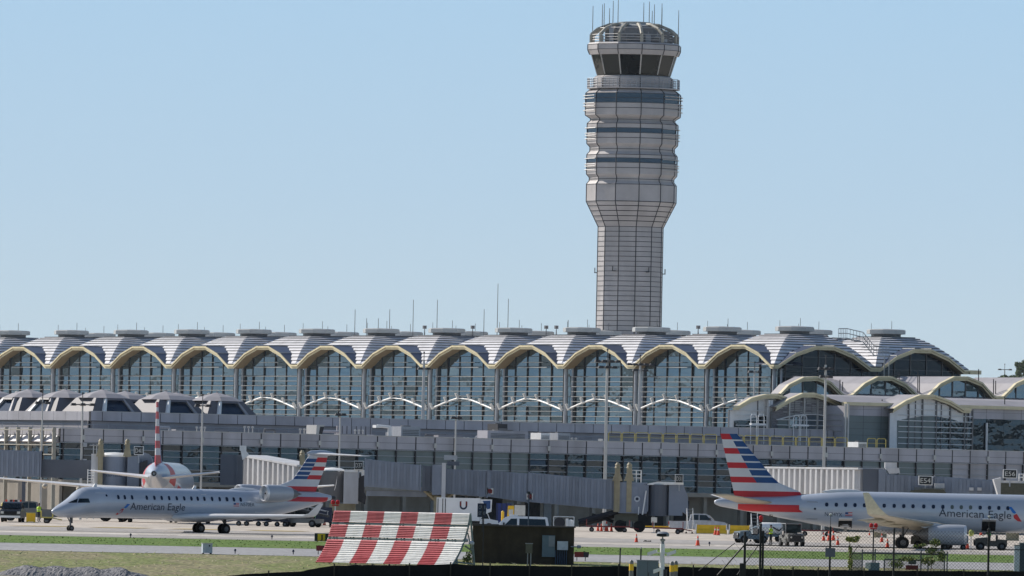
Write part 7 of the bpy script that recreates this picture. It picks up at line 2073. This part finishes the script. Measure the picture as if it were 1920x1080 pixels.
def obstruction(label, px, ytop, D, twin, ybase):
    p = P(px, ytop, D); t = thing('obstruction_light', label, 'obstruction light', (p.x, D, zg(D)), 0); h = p.z - zg(D)
    b = MB(); b.tube([(0, 0, 0), (0, 0, h - .35)], .06, 6); b.build('pole', M_['white'] if px < 700 else M_['dark'], t)
    b = MB(); b.box(-.26 if twin else -.1, .26 if twin else .1, -.08, .08, h - .42, h - .33); b.build('bracket', M_['lampred'], t)
    for s in ((-.18, .18) if twin else (0,)):
        b = MB(); b.lathe([(.09, -.3), (.15, -.25), (.16, -.05), (.08, .03), (0, .05)], (s, 0, h), 12); b.build('red_lens', M_['lampred'], t, smooth=True)
obstruction('twin red obstruction light on a white pole behind the striped fence', 629, 938.5, 792, True, 1000)
obstruction('single red obstruction light on a black pole at the double fence post', 1427, 967.5, 792, False, 1060)
obstruction('twin red obstruction light on a dark pole inside the small fenced enclosure', 1638, 982, 800, True, 1060)

# ---------------------------------------------------------------- camera mast, cabinet and striped posts
CD = 738.0
g = P(1241, 1080, CD); t = thing('camera_mast', 'white camera mast with a dark dome camera and two box cameras', 'camera mast', (g.x, CD, zg(CD) - .4), rad(-10))
o3 = t.location; C_ = lambda px, py: (lambda q: (q.x - o3.x, q.z - o3.z))(P(px, py, CD))
h = C_(1243, 1020)[1]
b = MB(); b.tube([(0, 0, 0), (0, 0, h * .5), (0, 0, h)], .2, 12, 0, .16); b.build('pole', M_['white'], t, smooth=True)
b = MB(); b.lathe([(.12, -.1), (.12, .2), (.2, .25), (.2, .34), (.06, .38)], (0, 0, h), 14); b.lathe([(.05, .36), (.05, .5), (.25, .52), (.46, .54), (.46, .74), (.32, .86), (0, .9)], (0, 0, h), 18); b.build('dome_camera', M_['boxgrey'], t, smooth=True)
b = MB(); b.box(-.34, .34, -.49, -.42, h + .56, h + .72); b.build('dome_window', M_['shade_black'], t)
a = C_(1232, 1034)
for dx, dz, sg in ((-.55, -.1, -1), (.45, -.1, 1), (-.1, -1.45, -1)):
    b = MB(); z = h - .55 + dz * .9
    b.prism([(dx - .5 if sg < 0 else dx - .1, z - .24), (dx + .15 if sg < 0 else dx + .5, z), (dx + .15 if sg < 0 else dx + .5, z + .24), (dx - .5 if sg < 0 else dx - .1, z + .02)], -.2, .2); b.tube([(0, 0, z), (dx, 0, z)], .04, 6); b.build('box_camera', M_['white'], t)
b = MB(); b.box(.12, .34, -.15, .15, h - 2.4, h - 1.8); b.build('control_box', M_['dark'], t)
g = P(1214, 1080, 742); t = thing('utility_cabinet', 'large plain blue grey cabinet behind the camera mast', 'cabinet', (g.x, 742, zg(742) - .3), 0)
hh = P(1214, 1050, 742).z - zg(742) + .3; w_ = (P(1235, 1050, 742).x - P(1194.5, 1050, 742).x) / 2
b = MB(); b.box(-w_, w_, 0, .9, 0, hh - .05); b.build('casing', M_['boxblue'], t); b = MB(); b.box(-w_ - .04, w_ + .04, -.05, .95, hh - .05, hh); b.build('lid', M_['boxgrey'], t); b = MB(); b.box(-.01, .01, -.01, 0, .1, hh - .1); b.box(.06, .1, -.03, 0, hh * .5, hh * .62); b.build('door_seam', M_['dark'], t)
for px, ytop, D, lab in ((1184, 1050, 740, 'yellow and black post left of the blue grey cabinet'), (1260, 1052.5, 740, 'left yellow and black post of the pair right of the camera mast'), (1267, 1051.5, 741.5, 'right yellow and black post of the pair right of the camera mast')):
    p = P(px, ytop, D); t = thing('bollard', lab, 'bollard', (p.x, D, zg(D) - .3), 0, 'yellow and black posts'); h = p.z - zg(D) + .3
    b = MB(); b.lathe([(.16, 0), (.16, h - .72)], (0, 0, 0), 14); b.lathe([(.162, h - .3), (.15, h - .1), (.07, h), (0, h + .01)], (0, 0, 0), 14); b.build('dark_sleeve', M_['vgrey'], t, smooth=True)
    b = MB(); b.lathe([(.165, h - .75), (.165, h - .28)], (0, 0, 0), 14); b.build('yellow_sleeve', M_['yellow'], t, smooth=True)
for px, y0, y1, D, lab in ((1162.5, 1030, 1064, 776, 'thin dark stake standing in the grass left of the yellow and black post'), (1201.5, 1028, 1050, 774, 'thin dark stake with a pale tip rising behind the blue grey cabinet')):
    p = P(px, y0, D); t = thing('stake', lab, 'stake', (p.x, D, zg(D) - .2), 0); h = p.z - zg(D) + .2
    b = MB(); b.tube([(0, 0, 0), (.02, 0, h)], .06, 6); b.build('shaft', M_['dark'], t); b = MB(); b.lathe([(.07, 0), (.07, .1), (0, .12)], (.02, 0, h - .02), 8); b.build('tip', M_['signw' if px > 1190 else 'dark'], t)

# ---------------------------------------------------------------- silt fence of black fabric along the front
SFD = 750.0
pts = [(425, 1079.5), (470, 1076), (520, 1073), (560, 1072), (590, 1066), (625, 1060.5), (660, 1060), (760, 1060), (850, 1057.5), (905, 1060), (985, 1060.5), (1075, 1062), (1160, 1061.5), (1290, 1063), (1400, 1066), (1520, 1068), (1640, 1069.5), (1780, 1070.5), (1930, 1071)]
p0 = P(960, 1062, SFD); sf = thing('silt_fence', 'long sagging black fabric silt fence along the bottom of the picture', 'silt fence', (0, SFD, zg(SFD)), 0)
b = MB(); rr = random.Random(12); top = []
for (x0, y0), (x1, y1) in zip(pts, pts[1:]):
    n = max(1, int((x1 - x0) / 9))
    for j in range(n):
        f = j / n; top.append(P(x0 + (x1 - x0) * f, y0 + (y1 - y0) * f + rr.uniform(-.5, .5), SFD))
for p, q_ in zip(top, top[1:]):
    dy0, dy1 = .12 * sin(p.x * 1.7), .12 * sin(q_.x * 1.7)
    b.face([(p.x, dy0 - .1, -1.2), (q_.x, dy1 - .1, -1.2), (q_.x, dy1, q_.z - zg(SFD)), (p.x, dy0, p.z - zg(SFD))])
b.build('fabric', M_['silt'], sf)
for px in (504, 627, 768, 845, 919, 993, 1072, 1160, 1300, 1445, 1487, 1534, 1620, 1720, 1807):
    yt = next(y0 + (y1 - y0) * (px - x0) / (x1 - x0) for (x0, y0), (x1, y1) in zip(pts, pts[1:]) if x0 <= px <= x1) - 4
    p = P(px, yt, SFD - .3); b = MB(); b.box(p.x - .05, p.x + .05, -.35, -.25, -1.2, p.z - zg(SFD)); b.build('stake', M_['wood'], sf)

# ---------------------------------------------------------------- black chain link fence at the right
FD = 745.0
cf_ = thing('chain_link_fence', 'black chain link fence with tall posts across the right foreground', 'fence', (0, FD, zg(FD)), 0)
zf = zg(FD)
def fp(px, py, dy=0): q = P(px, py, FD + dy); return Vector((q.x, dy, q.z - zf))
for px, yt, w_ in ((1397, 1000, .09), (1426.5, 985, .085), (1431, 998, .08), (1557, 990, .075), (1676.5, 993, .07), (1854, 994, .08)):
    a = fp(px, yt); b = MB(); b.tube([(a.x, 0, -.5), (a.x, 0, a.z)], w_, 8); b.lathe([(w_ * 1.3, 0), (w_, .1), (0, .14)], a, 8); b.build('post', M_['fencek'], cf_)
    if px in (1557, 1676.5, 1854):
        b = MB(); b.tube([a, a + Vector((0, 0, .9))], .02, 4); b.lathe([(.02, 0), (.1, .03), (.1, .12), (0, .16)], a + Vector((0, 0, .9)), 8, 1); b.build('lamp', [M_['fencek'], M_['signw']], cf_) if px != 1676.5 else None
b = MB()
b.tube([fp(1397, 1022), fp(1557, 1024.5), fp(1700, 1027), fp(1925, 1031)], .035, 5)
b.tube([fp(1397, 1022), fp(1428, 1022.6)], .07, 5)
b.build('top_rail', M_['fencek'], cf_)
b = MB()
b.tube([fp(1397, 1020), fp(1345, 1079)], .06, 5); b.tube([fp(1421, 1023), fp(1382, 1078)], .035, 5)
b.tube([fp(1378, 1018), fp(1310, 1070)], .03, 5)
a = fp(1392, 1056); b.box(a.x - .2, a.x + .25, -.2, .2, -.5, a.z); b.build('brace', M_['fencek'], cf_)
b = MB()
xA, xB = fp(1400, 1040).x, fp(1925, 1040).x; zT = fp(1650, 993).z; zB_ = -.4; pitch_ = .25
def wire(x0, z0, x1, z1, dy):
    w_ = .0075
    n = Vector((z1 - z0, 0, -(x1 - x0))).normalized() * w_
    b.face([(x0 - n.x, dy, z0 - n.z), (x0 + n.x, dy, z0 + n.z), (x1 + n.x, dy, z1 + n.z), (x1 - n.x, dy, z1 - n.z)])
Hh = zT - zB_; x = xA - Hh
while x < xB:
    for sgn in (1, -1):
        xs0, xs1 = (x, x + Hh) if sgn > 0 else (x + Hh, x)
        # clip to the field
        za, zb_ = zB_, zT
        if sgn > 0:
            if xs0 < xA: za = zB_ + (xA - xs0); xs0 = xA
            if xs1 > xB: zb_ = zT - (xs1 - xB); xs1 = xB
        else:
            if xs1 < xA: zb_ = zT - (xA - xs1); xs1 = xA
            if xs0 > xB: za = zB_ + (xs0 - xB); xs0 = xB
        if zb_ > za: wire(xs0, za, xs1, zb_, .02 if sgn > 0 else -.02)
    x += pitch_
# slack triangle left of the first post
x = fp(1340, 1060).x
while x < fp(1396, 1060).x:
    f = (x - fp(1338, 1060).x) / (fp(1397, 1060).x - fp(1338, 1060).x)
    zt_1 = fp(1338, 1066).z + (fp(1397, 1002).z - fp(1338, 1066).z) * f
    L_2 = max(0, zt_1 - zB_) 
    wire(x, zB_, x + min(L_2, fp(1397, 1060).x - x) * .5, zB_ + min(L_2, fp(1397, 1060).x - x) , .02)
    wire(x, zt_1, x + (fp(1397, 1060).x - x) * .5, zt_1 - (fp(1397, 1060).x - x) * .6, -.02)
    x += pitch_
b.build('wire_mesh', M_['fencek'], cf_)
a, c = fp(1547, 1044), fp(1566, 1027.5); b = MB(); b.box(a.x, c.x, -.14, -.08, a.z, c.z); b.build('sign_plate', mat('plate_grey', (.12, .13, .16), .5), cf_)

# small pipe framed enclosure overgrown with vines
en = thing('fenced_enclosure', 'low grey pipe framed enclosure with mesh sides, overgrown by vines', 'enclosure', (P(1685, 1070, 790).x, 790, zg(790)), 0)
o4 = en.location
E_ = lambda px, py, dy=0: (lambda q: Vector((q.x - o4.x, dy, q.z - o4.z)))(P(px, py, 790 + dy))
b = MB()
for x0, x1, y in ((1595, 1778, 1037), (1617, 1775, 1036), (1658, 1740, 1049)):
    b.tube([E_(x0, y), E_(x1, y + (x1 - x0) * .018)], .055, 6)
for x, y in ((1593, 1037), (1617, 1030), (1641, 1029), (1658, 1049), (1727, 1032), (1740, 1050), (1771, 1034), (1776, 1034)):
    a = E_(x, y); b.tube([(a.x, 0, -.3), a], .06, 6); 
    a = E_(x, y, 3); b.tube([(a.x, 3, -.3), a], .06, 6)
b.tube([E_(1593, 1037), E_(1600, 1037, 3)], .05, 6); b.tube([E_(1776, 1040), E_(1773, 1040, 3)], .05, 6); b.tube([E_(1595, 1037, 3), E_(1778, 1040, 3)], .05, 6)
b.build('pipe_frame', M_['alud'], en)
b = MB()
def mesh_panel(x0, x1, z0, z1, dy, st=.11, w_=.008):
    x = x0 - (z1 - z0)
    while x < x1:
        for sg in (1, -1):
            p = []
            for k in range(2):
                zz = z0 if k == 0 else z1; xx = x + (zz - z0) if sg > 0 else x + (z1 - z0) - (zz - z0); p.append((xx, zz))
            (xa_, za_), (xb_, zb2) = p
            if xa_ > xb_: xa_, za_, xb_, zb2 = xb_, zb2, xa_, za_
            if xb_ < x0 or xa_ > x1: continue
            if xa_ < x0: za_ += (zb2 - za_) * (x0 - xa_) / (xb_ - xa_); xa_ = x0
            if xb_ > x1: zb2 = za_ + (zb2 - za_) * (x1 - xa_) / (xb_ - xa_); xb_ = x1
            n = Vector((zb2 - za_, 0, -(xb_ - xa_))).normalized() * w_
            b.face([(xa_ - n.x, dy, za_ - n.z), (xa_ + n.x, dy, za_ + n.z), (xb_ + n.x, dy, zb2 + n.z), (xb_ - n.x, dy, zb2 - n.z)])
        x += st
mesh_panel(E_(1594, 1040).x, E_(1617, 1040).x, -.2, E_(1600, 1038).z, -.01, .09, .012); mesh_panel(E_(1658, 1040).x, E_(1772, 1040).x, -.2, E_(1700, 1040).z, .02)
b.build('wire_mesh', M_['alud'], en)
b = MB(); a, c = E_(1698, 1068), E_(1721, 1060); b.box(a.x, c.x, -.35, .1, a.z, c.z); b.build('red_box', M_['vred'], en)
b = MB(); a, c = E_(1628, 1070), E_(1649, 1055); b.box(a.x, c.x, -.2, .2, -.3, c.z); b.build('grey_box', M_['boxblue'], en)
b = MB(); a, c = E_(1622, 1066), E_(1632, 1055); b.box(a.x, c.x, -.24, -.2, a.z, c.z); b.build('white_plate', M_['signw'], en)
b = MB(); a, c = E_(1703, 1058), E_(1718, 1051); b.box(a.x, c.x, .2, .6, a.z, c.z); b.build('pump_head', mat('pump_teal', (.10, .17, .17), .5), en)

# right edge post and cabinet
t = thing('gate_post', 'square white post at the right edge beside a dark cabinet', 'post', (P(1905.5, 1073, 778).x, 778, zg(778) - .3), 0)
h = P(1905, 1023, 778).z - zg(778) + .3; b = MB(); b.box(-.2, .2, -.2, .2, 0, h); b.build('shaft', M_['whitebox'], t); b = MB(); b.box(-.23, .23, -.23, .23, h, h + .06); b.build('cap', M_['alud'], t)
t = thing('utility_cabinet', 'dark blue cabinet cut by the right edge of the picture', 'cabinet', (P(1926, 1073, 780).x, 780, zg(780) - .3), 0)
h = P(1920, 1019, 780).z - zg(780) + .3; b = MB(); b.box(-.6, .8, 0, 1, .15, h); b.build('casing', mat('cabinet_navy', (.035, .06, .08), .5), t); b = MB(); b.box(-.65, .85, -.05, 1.05, h, h + .06); b.build('lid', M_['boxgrey'], t); b = MB(); b.box(-.6, .8, 0, 1, 0, .15); b.build('plinth', M_['beton'], t)

# ---------------------------------------------------------------- plants
def leaves(b, c, r, n, rr, mats, s0=.05, s1=.13, flat=1.0):
    for k in range(n):
        d = Vector((rr.gauss(0, 1), rr.gauss(0, 1), rr.gauss(0, 1))).normalized() * (rr.random() ** .45)
        p = Vector(c) + Vector((d.x * r[0], d.y * r[1], d.z * r[2]))
        u = Vector((rr.gauss(0, 1), rr.gauss(0, 1), rr.gauss(0, 1))).normalized(); w = u.cross(Vector((rr.gauss(0, 1), rr.gauss(0, 1), rr.gauss(0, 1)))).normalized()
        s = rr.uniform(s0, s1)
        b.face([p - u * s, p + w * s * .55, p + u * s, p - w * s * .55], rr.choice(mats))
rr = random.Random(21)
def shrub(name, label, stems, clumps, D, n=260, mats=(0, 0, 1, 2), s0=.05, s1=.12, cat='shrub'):
    base = P(stems[0][0][0], stems[0][0][1], D); t = thing(name, label, cat, (base.x, D, zg(D)), 0); ol = t.location
    q = lambda px, py: (lambda w_: Vector((w_.x - ol.x, 0, w_.z - ol.z)))(P(px, py, D))
    b = MB()
    for st in stems: b.tube([q(*p) + Vector((0, rr.uniform(-.1, .1), 0)) for p in st], .035, 5, 0, .015)
    b.build('stem', M_['bark'], t)
    b = MB(); sc = D / F
    for px, py, rx, rz in clumps: leaves(b, q(px, py), (rx * sc, rx * sc * .8, rz * sc), int(n * rx * rz / 110) + 10, rr, mats, s0, s1)
    b.build('foliage', [M_['leaf'], M_['leafy'], M_['leafd']], t)
    return t
shrub('shrub', 'yellow green leaning shrub beside the enclosure, left of it', [[(1597, 1070), (1595, 1040), (1592, 1018), (1600, 1006)], [(1594, 1045), (1610, 1022), (1617, 1028)]], [(1600, 1012, 11, 6), (1590, 1010, 6, 5), (1594, 1030, 4, 10), (1594, 1054, 5, 14), (1608, 1008, 6, 4)], 788, 300, (0, 1, 1, 1, 2))
shrub('vine', 'bright green vine tangle spreading over the top of the enclosure', [[(1745, 1070), (1748, 1045), (1752, 1028)], [(1748, 1040), (1730, 1024), (1715, 1028)]], [(1753, 1018, 11, 8), (1748, 1032, 14, 7), (1730, 1022, 9, 3), (1717, 1025, 6, 4), (1765, 1042, 8, 12), (1740, 1052, 14, 9), (1700, 1048, 18, 5), (1680, 1058, 16, 8)], 789, 240, (0, 0, 1, 2, 2))
shrub('shrub', 'small dry bush at the foot of the fence brace', [[(1335, 1075), (1332, 1064)], [(1335, 1075), (1342, 1066)]], [(1337, 1066, 9, 5), (1325, 1062, 5, 3)], 776, 90, (2, 1), .03, .07)
shrub('shrub', 'dark green bush cut by the left edge beside the gravel mound', [[(0, 1078), (0, 1066)], [(-4, 1078), (-8, 1062)]], [(-2, 1066, 8, 8), (-10, 1068, 8, 10)], 772, 420, (0, 0, 2))
shrub('shrub', 'dark weeds growing behind the right end of the striped fence', [[(882, 1060), (880, 1040)], [(878, 1060), (874, 1035)]], [(880, 1045, 7, 14), (872, 1050, 6, 9), (884, 1030, 3, 10)], 793, 260, (0, 2, 2), .05, .1)
# weeds in the dry verge
b = MB()
for k in range(420):
    px = rr.uniform(880, 1085); p = P(px, 1062, 781); h = rr.uniform(.08, .42)
    b.face([(p.x - .03, 779 + rr.random() * 2, zg(781)), (p.x + .03, 779 + rr.random() * 2, zg(781)), (p.x + rr.uniform(-.15, .15), 780, zg(781) + h)], 0 if rr.random() < .75 else 1)
o = b.build('dry_weeds', [mat('weed_straw', (.36, .29, .14), .9, 0, .3), M_['leaf']]); tag(o, 'straw coloured weeds along the foot of the brown hut', None, None, 'stuff')
# trees far behind at the right edge
def tree(label, px, ytop, ybase, D, wpx, n, seed, clumps):
    rr = random.Random(seed); p = P(px, ybase, D); t = thing('tree', label, 'tree', (p.x, D, zg(D)), 0); sc = D / F; H = P(px, ytop, D).z - zg(D)
    b = MB(); b.tube([(0, 0, 0), (.1, 0, H * .5), (.0, 0, H * .8)], .35, 7, 0, .1)
    for k in range(6):
        a = rr.uniform(0, 2*pi); b.tube([(0, 0, H * (.4 + .06 * k)), (cos(a) * wpx * sc * .5, sin(a) * 2, H * (.6 + .06 * k))], .1, 5, 0, .04)
    b.build('trunk', M_['bark'], t)
    b = MB()
    for cx, cy, rx, rz in clumps:
        c = P(cx, cy, D); leaves(b, (c.x - p.x, rr.uniform(-1, 1), c.z - zg(D)), (rx * sc, rx * sc, rz * sc), n, rr, (0, 0, 2, 2, 1), .18, .42)
    b.build('crown', [M_['leaf'], M_['leafd'], M_['leafd']], t)
tree('tall tree cut by the right edge on the skyline behind the annex', 1918, 674, 745, 1800, 22, 150, 4, [(1918, 684, 8, 7), (1913, 692, 8, 8), (1922, 695, 12, 12), (1910, 702, 6, 6), (1907, 683, 4, 3), (1926, 680, 10, 8), (1922, 712, 14, 10)])
tree('low round tree left of the tall tree on the skyline, below the floodlight mast', 1888, 703, 745, 1780, 22, 130, 9, [(1886, 709, 9, 5), (1878, 711, 7, 4), (1897, 709, 8, 5), (1892, 716, 16, 7), (1905, 712, 8, 8)])

# ---------------------------------------------------------------- gravel mound at the lower left
gmx, gmD = P(105, 1080, 744).x, 744.0
b = MB(); n, m = 90, 22; rr = random.Random(31)
sc = gmD / F
prof2 = [(-20, 0), (5, 6), (22, 14), (45, 17.5), (80, 17.6), (150, 17.5), (190, 16), (232, 17), (246, 12), (268, 6), (290, 0)]
def hgt(px):
    for (a, ha), (c, hc) in zip(prof2, prof2[1:]):
        if a <= px <= c: return (ha + (hc - ha) * (px - a) / (c - a)) * sc
    return 0
V = []
for j in range(m + 1):
    v = j / m
    for i in range(n + 1):
        px = -20 + 310 * i / n
        z = hgt(px) * max(0, 1 - (2 * v - 1) ** 2) ** .8 * 1.0
        z *= 1 + .12 * sin(px * .11 + v * 5); z += rr.uniform(-.04, .05) if z > .05 else 0
        V.append((P(px, 1080, gmD).x - gmx, (v - .5) * 7, z - .02))
for j in range(m):
    for i in range(n):
        a = j * (n + 1) + i; b.f.append((a, a + 1, a + n + 2, a + n + 1)); b.m.append(0)
b.v = V
gm = b.build('gravel_mound', M_['gravel'], None, loc=(gmx, gmD, zg(gmD))); tag(gm, 'low heap of grey gravel at the lower left corner', 'gravel heap')
